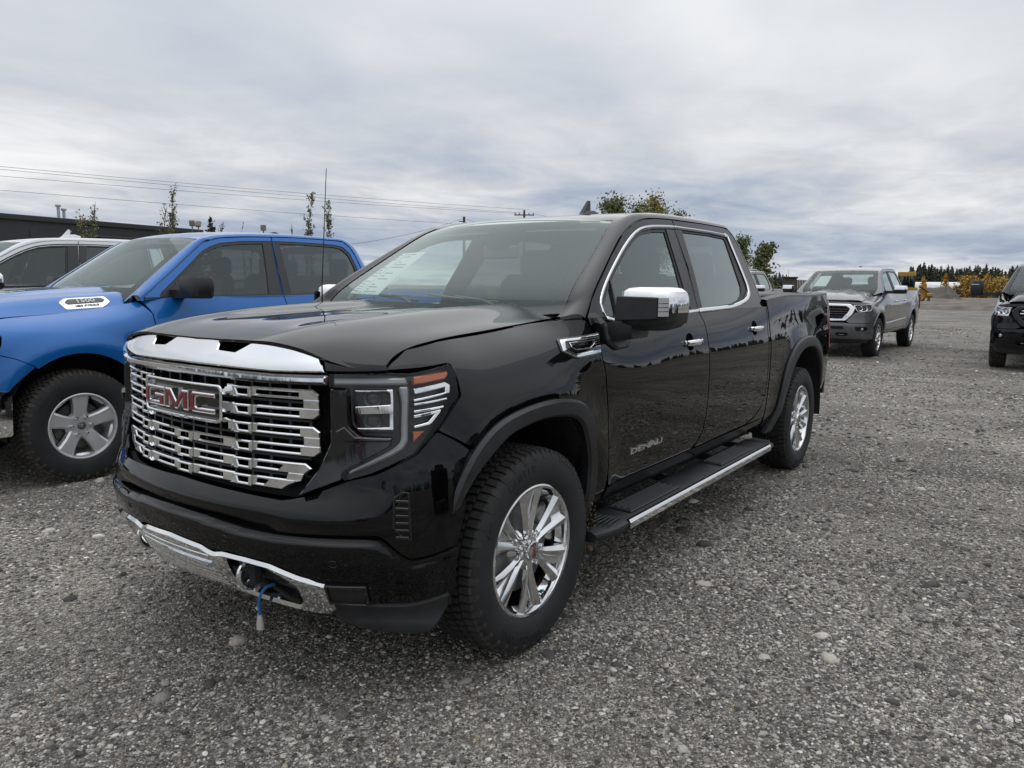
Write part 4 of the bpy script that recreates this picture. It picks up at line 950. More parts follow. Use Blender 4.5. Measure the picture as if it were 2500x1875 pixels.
    q = np.linspace(0, 1, 140); d2 = Spline(kd, Dk)(q); D3 = GLS(d2[:, 0], d2[:, 1]); E3 = Spline(kd, Ek)(q)
    ts = np.linspace(0, 1, 11); ring = []
    for i in range(len(q)):
        d = D3[i]; e = E3[i]; L = np.linalg.norm(e-d)
        gd = unit(np.array([[0, -.45, 1.]]))[0]
        tang = unit((D3[min(i+1, 139)]-D3[max(i-1, 0)])[None])[0]
        side_n = np.cross(tang, [0, .9, .42]); side_n = unit((np.cross(np.array([0, .905, .425]), tang))[None])[0]
        if side_n@(e-d) < 0: side_n = -side_n
        inn = unit((e-d)[None])[0]
        lat = np.array([0, -1., .05]) if i < 110 else np.array([-.2, -1, 0.])
        lat = unit(lat[None])[0]
        c1 = d+side_n*L*.42; c2 = e-lat*L*.38
        nn_ = np.array([0, .905, .425]); sn_ = side_n; ring.append([d-nn_*.022-sn_*.03, d-nn_*.022]+[(1-t)**3*d+3*t*(1-t)**2*c1+3*t*t*(1-t)*c2+t**3*e for t in ts])
    ring = np.array(ring); cutA = 27
    pr = lr('cab_pillar_rail', loft(ring[cutA:][:, ::-1], False), B, TR); pf = lr('cowl_fairing', loft(ring[:cutA+1][:, ::-1], False), B, TR)
    E3s = E3
    # roof skin between the two rails
    i0 = int(np.argmin(np.abs(E3[:, 0]+1.22))); i1 = int(np.argmin(np.abs(E3[:, 0]+2.86)+(np.arange(140) > 110)*9)); rows_ = []
    for i in range(i0, i1+1):
        e = E3[i]; wv = np.linspace(-1, 1, 25)
        crown = .010*(1-np.abs(wv)**2.2); fwdb = .10*np.exp(-(i-i0)/6.)*(1-wv**2)
        rows_.append(np.stack([e[0]+fwdb, wv*e[1], e[2]+crown-fwdb*.10], -1))
    roof = put('roof', loft(np.array(rows_)[:, ::-1], False), B, TR)
    ditch = MB()
    put('headliner', loft(np.array(rows_)+np.array([0, 0, -.05]), False), M['liner'], roof)
    fx = -1.86; rg = []
    for t in np.linspace(0, 1, 14):
        w_ = .040*math.sin(math.pi*min(1, .12+.8*t))**.6*(1-.25*t); h_ = .058*(smooth(0, .45, t))*(1-.35*smooth(.75, 1, t)); x = fx-.32*t; zb = 1.880+.022*t
        rg.append([(x, -w_, zb), (x, -w_*.9, zb+h_*.5), (x, -w_*.45, zb+h_*.92), (x, 0, zb+h_), (x, w_*.45, zb+h_*.92), (x, w_*.9, zb+h_*.5), (x, w_, zb)])
    put('roof_antenna', loft(np.array(rg), False), PL, roof)
    put('antenna_fin', loft([[(fx-.07-.10*t, y*.018*(1-.55*t), 1.90+.112*t) for y in (-1, 1)]+[(fx-.19+.0*t, y*.012*(1-.4*t), 1.90+.112*t) for y in (1, -1)] for t in np.linspace(0, 1, 5)], True, False, True), PL, roof)
    # windshield
    j0 = 3; W_ = []
    for i in range(j0, i0+1):
        e = E3[i]; f = (i-j0)/(i0-j0); wv = np.linspace(-1, 1, 25); bow = (.115*(1-f)+.10*f)*(1-wv**2); W_.append(np.stack([e[0]+bow, wv*(e[1]-.004), e[2]-.004+.026*f*(1-wv**2)-.028*(1-f)*(1-wv**2)], -1))
    W_ = np.array(W_); ws = put('windshield', loft(W_[:, ::-1], False), M['wind'], TR)
    band = MB()   # black frit border inside the glass
    inn = W_-np.array([.006, 0, .006]); n_ = len(inn)
    def frit(rows_i, cols): band.join(loft(inn[np.ix_(rows_i, cols)][:, ::-1], False))
    frit(list(range(n_)), [0, 1]); frit(list(range(n_)), [23, 24]); frit([n_-2, n_-1], list(range(25))); frit(list(range(0, max(4, n_//4))), list(range(25)))
    put('windshield_border', band, M['frit'], ws)
    # sensor pod and mirror
    put('sensor_pod', loft([[(x-.02*0, y*wd, z) for y, wd in ((-1, a), (1, a))] for x, z, a in ((0, 0, 0), (0, 0, 0))], False) if False else prism((-1.145, 0, 1.775), (0, 1, 0), unit(np.array([[.62, 0, -.62]]))[0], fillet([(-.13, 0), (.13, 0), (.11, .13), (.06, .17), (-.06, .17), (-.11, .13)], .02), .03, bevel=.006), M['frit'], ws)
    put('rear_view_mirror', rbox((-1.05, .02, 1.635), (.03, .25, .075), .012), PL, ws)
    st = lambda a, b: np.stack([-.60-np.asarray(b)*.86-.0*np.asarray(a), np.asarray(a), 1.405+np.asarray(b)*.565], -1)
    def WSF(a, b):   # point on the windshield inside face: a across, b 0..1 up
        a = np.asarray(a, float); b = np.asarray(b, float); fi = np.clip(b*(n_-1), 0, n_-1.001); i = fi.astype(int); fr = (fi-i)[:, None]
        hw = (W_[i, 24, 1]*(1-fr[:, 0])+W_[i+1, 24, 1]*fr[:, 0]); c = np.clip((a/hw+1)*12, 0, 23.999); ci = c.astype(int); cf = (c-ci)[:, None]
        g = lambda r: W_[r, ci]*(1-cf)+W_[r, ci+1]*cf
        return g(i)*(1-fr)+g(i+1)*fr-np.array([.012, 0, .012])
    pap = put('price_sheet', plate(WSF, (1, 0, 1), [(-.69, .30), (-.40, .30), (-.40, .62), (-.68, .62)], (), -.0008, 0, 0, res=.06, step=.06, back=True), M['paper'], ws)
    tx = MB()
    gq = np.random.default_rng(6); tx.join(plate(WSF, (1, 0, 1), [(-.585, .615), (-.582, .615), (-.592, .305), (-.595, .305)], (), 0, .0012, 0, step=.08))
    for k in range(15):
        y = .605-.0195*k
        for x0, x1 in ((-.665-.01*k/15, -.60-.03*gq.random()), (-.565, -.44-.10*gq.random())):
            if gq.random() < .8: tx.join(plate(WSF, (1, 0, 1), [(x0, y), (x1, y), (x1, y-.0055), (x0, y-.0055)], (), 0, .0012, 0, step=.08))
    put('sheet_print', tx, M['ink'], pap)
    put('corner_label', plate(WSF, (1, 0, 1), [(.575, .945), (.63, .945), (.63, .975), (.575, .975)], (), .008, .012, 0, step=.05), M['paper'], ws)
    # wipers and cowl
    put('cowl', loft([[(-.46-.04*abs(w)+.0, w, 1.318-.03*abs(w)), (-.56-.08*abs(w), w, 1.318-.03*abs(w))] for w in np.linspace(-.78, .78, 15)], False), PL, TR)
    for w0, w1, u0, u1 in ((.42, -.12, -.49, -.60), (-.12, -.60, -.49, -.63)):
        wi = tube(np.array([(-.47, w0, 1.352), (-.52, w0*.8+w1*.2, 1.375), (u1-.03, .3*w0+.7*w1, 1.392)]), [.013, .009, .006], 6); 
        bl = tube(np.array([(u0-.045+(u1-u0)*t, w0+(w1-w0)*t-.02, 1.368+.03*t-.005*math.sin(t*3)) for t in np.linspace(0, 1.05, 8)]), .008, 6); wi.join(bl)
        put('wiper', wi, PL, TR)
    # rear wall of the cab and rear window
    put('cab_back', panel(lambda a, b: np.stack([-2.935-.0*a, a, b], -1), (-1, 0, 0), [(-.82, 1.0), (.82, 1.0), (.82, 1.33), (.64, 1.74), (.58, 1.83), (-.58, 1.83), (-.64, 1.74), (-.82, 1.33)], [[(-.60, 1.40), (.60, 1.40), (.52, 1.74), (-.52, 1.74)]], res=.15, flange=.02), B, TR)
    put('rear_window', panel(lambda a, b: np.stack([-2.94-.0*a, a, b], -1), (-1, 0, 0), [(-.61, 1.39), (.61, 1.39), (.53, 1.75), (-.53, 1.75)], res=.2, flange=0), M['sideg'], TR)
    # ---- mirrors
    fold = rotz(RAD(-52)); piv = np.array([-.68, -.99, 0])
    for sg in (0, 1):
        f = (lambda m: MB().join(m.mirror(), m4(fold, piv-fold@piv))) if sg else (lambda m: m)
        def ringz(z, x0, x1, y0, y1, r=.03): return [(x, y, z) for x, y in fillet([(x0, y0), (x1-.03, y0), (x1, y0+.05), (x1-.012, y1-.06), (x1-.06, y1), (x0, y1)], r, 3)]
        low = loft([ringz(1.258, -.76, -.62, 1.08, 1.19), ringz(1.272, -.79, -.59, 1.035, 1.235), ringz(1.30, -.80, -.575, 1.015, 1.262), ringz(1.338, -.80, -.574, 1.015, 1.266)], True, True, True)
        mr = put('door_mirror', f(low), PL, TR)
        cap_ = loft([ringz(1.3385, -.80, -.572, 1.014, 1.268), ringz(1.3725, -.80, -.572, 1.014, 1.268), ringz(1.405, -.798, -.573, 1.016, 1.266), ringz(1.428, -.792, -.578, 1.021, 1.258), ringz(1.442, -.78, -.592, 1.034, 1.242), ringz(1.4475, -.765, -.612, 1.052, 1.222)], True, True, True)
        put('mirror_cap', f(cap_), CH, mr)
        fp = prism((-.573, 0, 0), (0, 1, 0), (0, 0, 1), fillet([(1.012, 1.300), (1.216, 1.312), (1.218, 1.405), (1.020, 1.409)], .008), .010, bevel=.004)
        put('mirror_front_panel', f(fp), PL, mr)
        lp = loft([[(x, y, z) for x, y in ((-.585, 1.216), (-.562, 1.221), (-.570, 1.240), (-.60, 1.252))] for z in (1.325, 1.335, 1.395, 1.403)], False); put('turn_signal', f(lp), M['lampw'], mr)
        for zz in (1.345, 1.362, 1.379): put('signal_rib', f(loft([[(x, y, z) for x, y in ((-.5835, 1.215), (-.5605, 1.221), (-.5685, 1.2405), (-.598, 1.2525))] for z in (zz, zz+.003)], False)), M['chromed'], mr)
        arm = loft([[(x, .955+t*.13, 1.245+h*.045+t*.022) for x, h in ((-.60, -1), (-.585, -.2), (-.60, 1), (-.75, 1), (-.765, -.2), (-.75, -1))] for t in np.linspace(-.15, 1, 5)], True, True, True)
        put('mirror_arm', f(arm), PL, mr)
        foot = plate(SD, OS, fillet([(-.585, 1.285), (-.80, 1.285), (-.82, 1.21), (-.78, 1.165), (-.66, 1.160), (-.575, 1.20)], .02), (), 0, .02, .010, step=.03); put('mirror_foot', foot.mirror() if sg else foot, PL, mr)
        put('mirror_glass', f(prism((-.802, 0, 0), (0, -1, 0), (0, 0, 1), [(-1.25, 1.29), (-1.03, 1.29), (-1.04, 1.42), (-1.24, 1.42)], .003)), CH, mr)
    # ---- running boards
    for sg in (0, 1):
        f = (lambda m: m.mirror()) if sg else (lambda m: m)
        sec = lambda u, wo, zt: [(u, .885, zt-.01), (u, .90, zt+.006), (u, wo-.02, zt), (u, wo, zt-.010), (u, wo+.003, zt-.022), (u, wo-.012, zt-.046), (u, .93, zt-.05)]
        rb = put('running_board', f(loft([sec(u, 1.085, .392) for u in np.linspace(-.62, -2.70, 12)], True, True, True)), PL, TR)
        put('chrome_strip', f(loft([[(u, 1.0845, .3845), (u, 1.0895, .380), (u, 1.0895, .352), (u, 1.078, .349)] for u in (-.63, -2.69)], False, smooth=False)), CH, rb)
        put('chrome_ledge', f(loft([[(u, 1.066, .3932), (u, 1.081, .3925), (u, 1.087, .385)] for u in (-.63, -2.69)], False, smooth=False)), CH, rb)
        for a, b in ((-.42, -.615), (-2.705, -2.88)):
            e = loft([sec(u, 1.085-.06*max(0, (abs(u-(-.62 if a > -1 else -2.70))/.2))**2, .394-.02*abs(u-(-.62 if a > -1 else -2.70))/.2) for u in np.linspace(a, b, 6)], True, True, True); put('end_cap', f(e), PL, rb)
        for a, b in ((-.72, -1.28), (-1.88, -2.45)):
            put('step_pad', f(rbox(((a+b)/2, .982, .3985), (abs(b-a), .125, .012), .004)), PL, rb)
            rb_ = MB()
            for k in range(7): rb_.join(rbox(((a+b)/2, .932+.0165*k, .4055), (abs(b-a)-.03*(k % 2)-.02, .0065, .006), .002))
            put('pad_ribs', f(rb_), PL, rb)
        ec = MB()
        for k in range(6): ec.join(rbox((-.535-.006*k, .93+.022*k, .398), (.12, .007, .006), .002)); ec.join(rbox((-2.775, .93+.022*k, .396), (.10-.008*k, .007, .006), .002))
        put('cap_ribs', f(ec), PL, rb)
        for u in (-.80, -1.50, -2.15, -2.62):
            put('board_bracket', f(tube([(u, .60, .40), (u, .80, .37), (u, .93, .365)], .022, 8)), PL, rb)
    # ---- wheelhouses, underbody
    for c, fr_, bk in ((0., .48, -.46), (-3.745, -3.20, -4.36)):
        t = np.linspace(-.12, math.pi+.12, 24); mid = (fr_+bk)/2; ru = (fr_-bk)/2+.02
        R = [[(mid+ru*math.cos(a), y, .43+(.56 if c == 0 else .60)*math.sin(a)) for a in t] for y in (.985, .60, .52)]
        wl = loft(R, False); V = R[-1]; wl.add(V+[(mid, .52, .43)], [(i, i+1, len(V)) for i in range(len(V)-1)], smooth=False); lr('wheel_liner', wl, M['void'], TR)
    u = MB(); u.join(rbox((-1.85, 0, .46), (2.55, 1.68, .12), .02)); u.join(rbox((.30, 0, .52), (1.0, .95, .25), .02)); u.join(rbox((-3.9, 0, .62), (1.6, .95, .25), .02)); u.join(rbox((-2.0, .42, .36), (5.0, .09, .14), .01)); u.join(rbox((-2.0, -.42, .36), (5.0, .09, .14), .01)); u.join(tube([(0, -.8, .41), (0, .8, .41)], .05)); u.join(tube([(-3.745, -.8, .41), (-3.745, .8, .41)], .07))
    u.join(rbox((.12, 0, .95), (1.0, 1.30, .42), .05))
    put('underbody', u, M['dark'], TR)
    # ---- cabin
    it = put('cabin_floor', rbox((-1.9, 0, .56), (2.3, 1.70, .06), .02), M['dash'], TR)
    dash = loft([[(-.62-.0*w, w, 1.27), (-.72, w, 1.315), (-.95, w, 1.30-.02*math.cos(w*3)), (-1.02, w, 1.20), (-1.0, w, .75)] for w in np.linspace(-.80, .80, 13)], False); put('dashboard', dash, M['dash'], TR)
    sw = lathe([(.185+.014*math.cos(t), .014*math.sin(t)) for t in np.arange(9)/9*2*np.pi], 36, 'x', closed=True); sw.join(rbox((0, 0, 0), (.04, .14, .10), .02)); sw.join(rbox((0, 0, -.02), (.02, .36, .03), .008))
    put('steering_wheel', MB().join(sw, m4(roty(-.35), (-1.18, .40, 1.23))), M['seat'], TR)
    for u0, w0 in ((-1.72, .40), (-1.72, -.40), (-2.62, .40), (-2.62, -.40)):
        s_ = rbox((u0+.18, w0, .90), (.52, .54, .16), .06); s_.join(MB().join(rbox((0, 0, .30), (.14, .52, .62), .06), m4(roty(-.22), (u0-.12, w0, .93)))); 
        so_ = put('seat', s_, M['seat'], TR); put('headrest', rbox((u0-.30, w0, 1.60), (.10, .27, .19), .04), M['seat'], so_)
    # ---- whip antenna on the far fender
    put('whip_antenna', tube([(-.47, -.83, 1.28), (-.475, -.83, 1.45), (-.505, -.832, 1.80), (-.53, -.834, 2.10)], [.006, .004, .0028, .0022], 6), PL, TR)
    put('antenna_base', lathe([(0, .03), (.011, .028), (.016, 0)], 12, 'z').map(lambda v: v+np.array([-.47, -.83, 1.27])), PL, TR)
    # ---- block-heater cord hanging from the valance
    P = FRONT(np.array([.415]), np.array([.39]))[0]
    path = catmull(np.array([(P[0]-.028, P[1]-.004, .388), (P[0]+.006, P[1]-.006, .386), (P[0]+.027, P[1]-.014, .352), (P[0]+.022, P[1]-.022, .305), (P[0]+.02, P[1]-.025, .285)]), .01, False)
    cd = put('heater_cord', tube(path, .0055, 8), M['cordb'], TR); e = path[-1]
    put('plug_body', lathe([(0, 0), (.013, -.002), (.015, -.02), (.016, -.040), (.0145, -.052), (0, -.053)][::-1] if False else [(0, .002), (.009, 0), (.0125, -.012), (.0165, -.036), (.0165, -.052), (0, -.053)][::-1], 12, 'z').map(lambda v: v*np.array([.75, 1, 1])+e), M['clearp'], cd)
    pg = MB(); pg.join(rbox(e+np.array([0, -.007, -.062]), (.006, .0016, .018), .0004)); pg.join(rbox(e+np.array([0, .007, -.062]), (.006, .0016, .018), .0004)); pg.join(tube([e+np.array([.004, 0, -.05]), e+np.array([.004, 0, -.072])], .0022, 6)); put('plug_prongs', pg, M['brass'], cd)
    put('roof_rail_filler', rbox((-1.9, 0, 1.25), (.02, .02, .02), .004), M['dark'], TR) if False else None
    # ---- wheels
    for nm, u, w, rz in (('wheel', 0, .865, -.003), ('wheel', -3.745, .865, 0), ('wheel', 0, -.865, math.pi), ('wheel', -3.745, -.865, math.pi)):
        o = sierra_wheel(nm, TR); o.location = (u, w, .41); o.rotation_euler = (0, 0, rz)
        if u < 0: o.rotation_euler = (0, RAD(23), rz)
sierra()
# ---------------------------------------------------------------- the other pickups of the lot (one body, several trims)
def simple_wheel_meshes():
    D = {}
    car, tr, yfn = tyre_parts(.408, .238, .135, 72, seed=9)
    D['tyre'] = _mesh('tyre', car, M['rubber']); D['tread'] = _mesh('tread', tr, M['treadm'])
    D['text'] = _mesh('sidewall_lettering', arc_text('GOODYEAR', .040, .325, RAD(192), yfn, .001, 1.3, .0008), M['rubber']); D['text2'] = _mesh('sidewall_lettering', arc_text('WRANGLER', .036, .325, RAD(45), yfn, .001, 1.2, .0006), M['rubber'])
    D['rim'] = _mesh('rim', barrel(.238, .135), M['alus'])
    s = MB()
    for k in range(5):
        a0 = RAD(90+72*k)
        s.join(spoke([(.05, a0), (.09, a0), (.14, a0), (.20, a0), (.237, a0)], [.10, .098, .100, .120, .140], [.070, .082, .094, .102, .104], [.03, .035, .045, .055, .07], .70, .012))
        a1 = a0+RAD(36); s.join(spoke([(.205, a1), (.236, a1)], [.10, .13], [.075, .098], [.05, .06], .8, .006))
    s.join(lathe([(0, .078), (.050, .078), (.085, .070), (.105, .045)], 40))
    D['spokes'] = _mesh('spokes', s, M['alus'], 30)
    D['cap'] = _mesh('centre_cap', lathe([(0, .088), (.024, .088), (.030, .084), (.032, .07)], 28), M['rotor'])
    hd = MB(); hd.join(rbox((0, .0895, -.002), (.012, .003, .022), .002)); hd.join(tube([(.004, .0895, .008), (.014, .0895, .009), (.016, .0895, -.002), (.010, .0895, -.008)], .003, 6)); hd.join(tube([(-.004, .0895, .008), (-.014, .0895, .009), (-.016, .0895, -.002), (-.010, .0895, -.008)], .003, 6)); D['emb'] = _mesh('cap_emblem', hd, M['chrome'])
    D['nut'] = _mesh('lug_nut', lathe([(0, .100), (.009, .098), (.0115, .088), (.0125, .07)], 10), M['chrome'])
    D['disc'] = _mesh('brake_disc', lathe([(.07, .02), (.17, .02), (.172, .0), (.07, .0)][::-1], 40), M['rotor'])
    return D
M['treadm'] = mat('muddy_tread_rubber', (.018, .017, .016), .9, col2=(.085, .074, .058), vscale=16, bump=.2, bscale=90)
RAM_ME = simple_wheel_meshes()

_rs_kn = list(range(9))
_rdoor = [(.925, .45), (.965, .52), (.985, .62), (.996, .78), (.996, .92), (1.0, 1.05), (.988, 1.16), (.965, 1.25), (.932, 1.335)]
_rbed = [(.925, .45), (.965, .52), (.985, .62), (.996, .78), (.996, .92), (1.0, 1.05), (.994, 1.17), (.978, 1.28), (.955, 1.395)]
_rst = [.62, .45, .2, 0, -.3, -.6, -1.2, -2.0, -2.9, -3.3, -3.67, -4.2, -4.86]
_rsc = [
 [(.86, .45), (.88, .52), (.895, .62), (.905, .78), (.90, .92), (.885, 1.01), (.855, 1.075), (.80, 1.125), (.72, 1.155)],
 [(.93, .45), (.95, .52), (.96, .62), (.966, .78), (.962, .92), (.948, 1.02), (.915, 1.09), (.855, 1.145), (.765, 1.190)],
 [(.935, .45), (.965, .52), (.982, .62), (.992, .78), (.99, .92), (.975, 1.03), (.938, 1.11), (.872, 1.165), (.772, 1.212)],
 [(.935, .45), (.968, .52), (.986, .62), (.997, .78), (.995, .92), (.982, 1.035), (.945, 1.12), (.878, 1.178), (.775, 1.228)],
 [(.93, .45), (.966, .52), (.986, .62), (.997, .78), (.996, .92), (.992, 1.045), (.965, 1.14), (.90, 1.21), (.79, 1.268)],
 [(.925, .45), (.965, .52), (.985, .62), (.996, .78), (.996, .92), (.999, 1.05), (.982, 1.155), (.950, 1.24), (.90, 1.32)],
 _rdoor, _rdoor, [(.5*(a[0]+b[0]), .5*(a[1]+b[1])) for a, b in zip(_rdoor, _rbed)], _rbed, _rbed, [(w-.01, z) for w, z in _rbed], [(w-.05, z) for w, z in _rbed]]
RS_SW = Sweep(_rst, _rs_kn, _rsc)
RWB = 3.67
def RS_T(u, t):
    q = RS_SW(u, t); z = q[:, 1]; b = 0
    for c in (0., -RWB):
        r = np.hypot(u-c, z-.41); b = b+.026*np.exp(-((r-.585)/.085)**2)*smooth(.35, .55, z)
    return np.stack([u, q[:, 0]+b, z], -1)
def rs_t(u, z):
    u = np.asarray(u, float); z = np.asarray(z, float); o = np.zeros(len(u))
    for k in range(0, len(u), 400):
        uu = u[k:k+400]; n = len(uu); zz = RS_SW(np.repeat(uu, 161), np.tile(_tt, n))[:, 1].reshape(n, 161)
        zz = np.maximum.accumulate(zz, 1)+np.arange(161)*1e-7
        for i in range(n): o[k+i] = np.interp(z[k+i], zz[i], _tt)
    return o
def RS(u, z): p = RS_T(np.asarray(u, float), rs_t(u, z)); p[:, 2] = z; return p
RSL = lambda u, q: RS_T(u, q/KT)
def rconv(P): return np.stack([P[:, 0], rs_t(P[:, 0], P[:, 1])*KT], 1)
def RG(u, z):
    u = np.asarray(u, float); z = np.asarray(z, float)
    return np.stack([u, .938-.44*(z-1.32)-.03*np.clip(z-1.32, 0, 1)**2-.008*np.clip(-u-1.9, 0, 2)**2-.02*np.clip(u+1.1, 0, 2)**2, z], -1)
_rfz = [.28, .36, .44, .52, .60, .70, .80, .90, 1.0, 1.1, 1.2, 1.3]
_rfd = [-.11, -.06, -.01, .02, .04, .042, .02, .012, 0, -.02, -.06, -.13]
_rfw = [.0, .02, .03, .035, .035, .03, .02, .01, 0, -.02, -.06, -.12]
_rbase = np.array([[.912, -.4], [.928, -.2], [.933, 0], [.928, .2], [.912, .4], [.882, .6], [.835, .755], [.745, .875], [.605, .95], [.44, .985]])
_rfc = []
for _d, _w in zip(_rfd, _rfw):
    c = _rbase.copy(); c[:, 0] += _d*(1-_sw*.65); c[:, 1] += _w*_sw; _rfc.append(c)
RF_SW = Sweep(_rfz, _fs, _rfc)
def RF(s, z):
    s = np.asarray(s, float); z = np.asarray(z, float); q = RF_SW(z, np.abs(s)); return np.stack([q[:, 0], q[:, 1]*np.where(s < 0, -1., 1.), z], -1)
_rhw = [0, .2, .32, .40, .50, .65, .77, .88]
_rhz = [[1.19, 1.19, 1.188, 1.18, 1.175, 1.15, 1.10, 1.03], [1.255, 1.255, 1.252, 1.245, 1.238, 1.215, 1.15, 1.08], [1.315, 1.315, 1.312, 1.300, 1.292, 1.268, 1.186, 1.12], [1.372, 1.370, 1.365, 1.345, 1.338, 1.318, 1.214, 1.15], [1.400, 1.398, 1.392, 1.370, 1.362, 1.342, 1.240, 1.17], [1.425, 1.423, 1.418, 1.392, 1.385, 1.362, 1.262, 1.20]]
_rh = Sweep([.85, .70, .5, .1, -.25, -.65], _rhw, np.repeat(np.array(_rhz)[..., None], 2, 2))
def RH(u, w): return np.stack([u, w, _rh(u, np.abs(w))[:, 0]], -1)

def ram(root, P, style='1500', mirror='black', wheel='five', parts=True):
    CH, PL, PB = M['chrome'], M['plastic'], M['pianob']
    T = root; trim = CH if style == 'ltd' else PL
    ho = [(-.56, 0), (-.56, .4), (-.58, .765, .05), (-.2, .768), (.2, .766), (.48, .762), (.62, .75, .03), (.735, .66), (.79, .5), (.815, .3), (.825, 0)]
    ho = fillet(ho, .012, closed=False); ho = np.concatenate([ho, [(a, -b) for a, b in ho[::-1] if b > 1e-6]])
    hood = put('hood', panel(RH, OH, ho, res=.06, flange=.03, step=.04), P, T)
    bdg = fillet([(-.345, .664), (-.055, .660), (-.005, .690), (-.035, .748), (-.30, .754), (-.37, .715)], .014)
    if style in ('1500', 'ltd'):
        mb = plate(RH, OH, bdg, (), -.01, .006, .003, step=.03); mb2 = plate(RH, OH, fillet([(-.31, .676), (-.075, .673), (-.045, .695), (-.06, .712), (-.315, .714), (-.335, .695)], .008), (), 0, .0075, 0, step=.03)
        tx = MB()
        for sg in (0, 1):
            f = (lambda m: m.mirror()) if sg else (lambda m: m)
            b = put('hood_badge', f(mb), CH, hood); put('badge_inlay', f(mb2), PB, hood)
        t1 = on_surf(text_mb('1500', .040, .0015, .0012, sx=1.75), RH, OH, -.19, .695, (-1, .006), .009)
        t2 = on_surf(text_mb('HEMI eTORQUE', .020, .001, .0006, sx=1.2), RH, OH, -.19, .731, (-1, .006), .0072)
        put('badge_numerals', t1, M['lampw'], hood); put('badge_lettering', t2, PB, hood)
    # fenders
    us = np.linspace(.47, -.46, 10); top = [(u, RS_SW(np.array([u]), np.array([7.93]))[0, 1]) for u in us]
    arch = lambda c, r, z0, k: [(c+r*math.cos(a), .41+r*k*math.sin(a)) for a in np.linspace(z0, math.pi-z0, 18)]
    fen = [(.60, 1.158), (.54, 1.176)]+top+[(-.50, 1.30), (-.565, 1.21), (-.572, 1.0), (-.575, .62), (-.56, .48, .02), (-.50, .47)]+arch(0, .50, .12, 1.07)[::-1]+[(.47, .74), (.30, .87), (.42, .94), (.45, .99), (.44, 1.05), (.44, 1.10), (.52, 1.14)]
    fen = [(.60, 1.158), (.54, 1.176)]+top+[(-.50, 1.30), (-.565, 1.21), (-.572, 1.0), (-.575, .62), (-.56, .48, .02), (-.50, .47)]+arch(0, .50, .12, 1.07)[::-1][:13]+[(.30, .872), (.40, .930), (.50, .965), (.47, 1.02), (.455, 1.08), (.48, 1.12), (.56, 1.15)]
    fd = lr('fender', panel(RSL, OS, fillet(fen, .004), res=.05, flange=.03, step=.03, conv=rconv), P, T)
    lowf = [(.30, .866), (.40, .924), (.50, .958), (.57, .95), (.60, .75), (.58, .70), (.47, .70), (.44, .74), (.38, .80)]
    lr('fender_extension', panel(RSL, OS, fillet(lowf, .004), res=.05, flange=.03, step=.03, conv=rconv), P, T)
    # doors
    fdo = [(-.52, 1.335), (-.574, 1.21), (-.581, 1.0), (-.584, .62), (-.60, .545, .03), (-1.66, .545), (-1.76, .59), (-1.81, .68), (-1.822, .8), (-1.825, 1.2), (-1.812, 1.335)]
    rdo = [(-1.822, 1.335), (-1.835, 1.2), (-1.832, .8), (-1.82, .68), (-1.775, .585), (-1.73, .545), (-2.55, .55), (-2.72, .62), (-2.83, .75), (-2.87, .9), (-2.875, 1.1), (-2.885, 1.337)]
    D1 = lr('front_door', panel(RSL, OS, fillet(fdo, .004), res=.07, flange=.03, step=.04, conv=rconv), P, T); D2 = lr('rear_door', panel(RSL, OS, fillet(rdo, .004), res=.07, flange=.03, step=.04, conv=rconv), P, T)
    cutF = [(-.53, 1.335), (-.63, 1.41), (-.85, 1.566), (-1.15, 1.780), (-1.24, 1.812), (-1.333, 1.835), (-1.6, 1.860), (-1.872, 1.873), (-1.835, 1.59), (-1.812, 1.335)]
    cutR = [(-1.884, 1.873), (-2.19, 1.882), (-2.65, 1.880), (-2.74, 1.872), (-2.81, 1.82), (-2.85, 1.72), (-2.875, 1.576), (-2.89, 1.337), (-1.822, 1.335), (-1.847, 1.59)]
    dlF = [(-.645, 1.335, .02), (-.672, 1.372), (-.93, 1.567), (-1.13, 1.718), (-1.22, 1.762), (-1.32, 1.795), (-1.55, 1.824), (-1.866, 1.840), (-1.835, 1.59), (-1.811, 1.342)]
    dlR = [(-1.884, 1.841), (-2.2, 1.845), (-2.62, 1.842), (-2.72, 1.826, .03), (-2.79, 1.754), (-2.822, 1.60), (-2.812, 1.50, .05), (-2.72, 1.39, .06), (-2.4, 1.355), (-1.824, 1.342), (-1.847, 1.59)]
    glF = [(-.70, 1.355), (-.955, 1.555), (-1.16, 1.705), (-1.25, 1.745), (-1.34, 1.775), (-1.55, 1.800), (-1.765, 1.812), (-1.715, 1.56), (-1.665, 1.357)]
    glR = [(-1.95, 1.818), (-2.2, 1.822), (-2.6, 1.818), (-2.70, 1.80, .03), (-2.76, 1.735), (-2.79, 1.60), (-2.775, 1.50, .05), (-2.69, 1.405, .05), (-2.4, 1.375), (-1.91, 1.358)]
    for cut, dl, gl, dr, gm in ((cutF, dlF, glF, D1, M['sideg']), (cutR, dlR, glR, D2, M['tint'])):
        fr = panel(RG, OS, fillet(cut, .004), [fillet(dl, .004)], res=.08, flange=.02, step=.04); tr = plate(RG, OS, fillet(dl, .004), [fillet(gl, .004)], -.02, -.004, 0, step=.04); gp = panel(dz(RG, -.012, OS), OS, fillet(gl, .004), res=.15, flange=0, step=.05)
        for sg in (0, 1):
            f = (lambda m: m.mirror()) if sg else (lambda m: m)
            put('window_frame', f(fr), P, dr[sg]); put('window_seal', f(tr), M['plastic'], dr[sg]); put('side_glass', f(gp), gm, dr[sg])
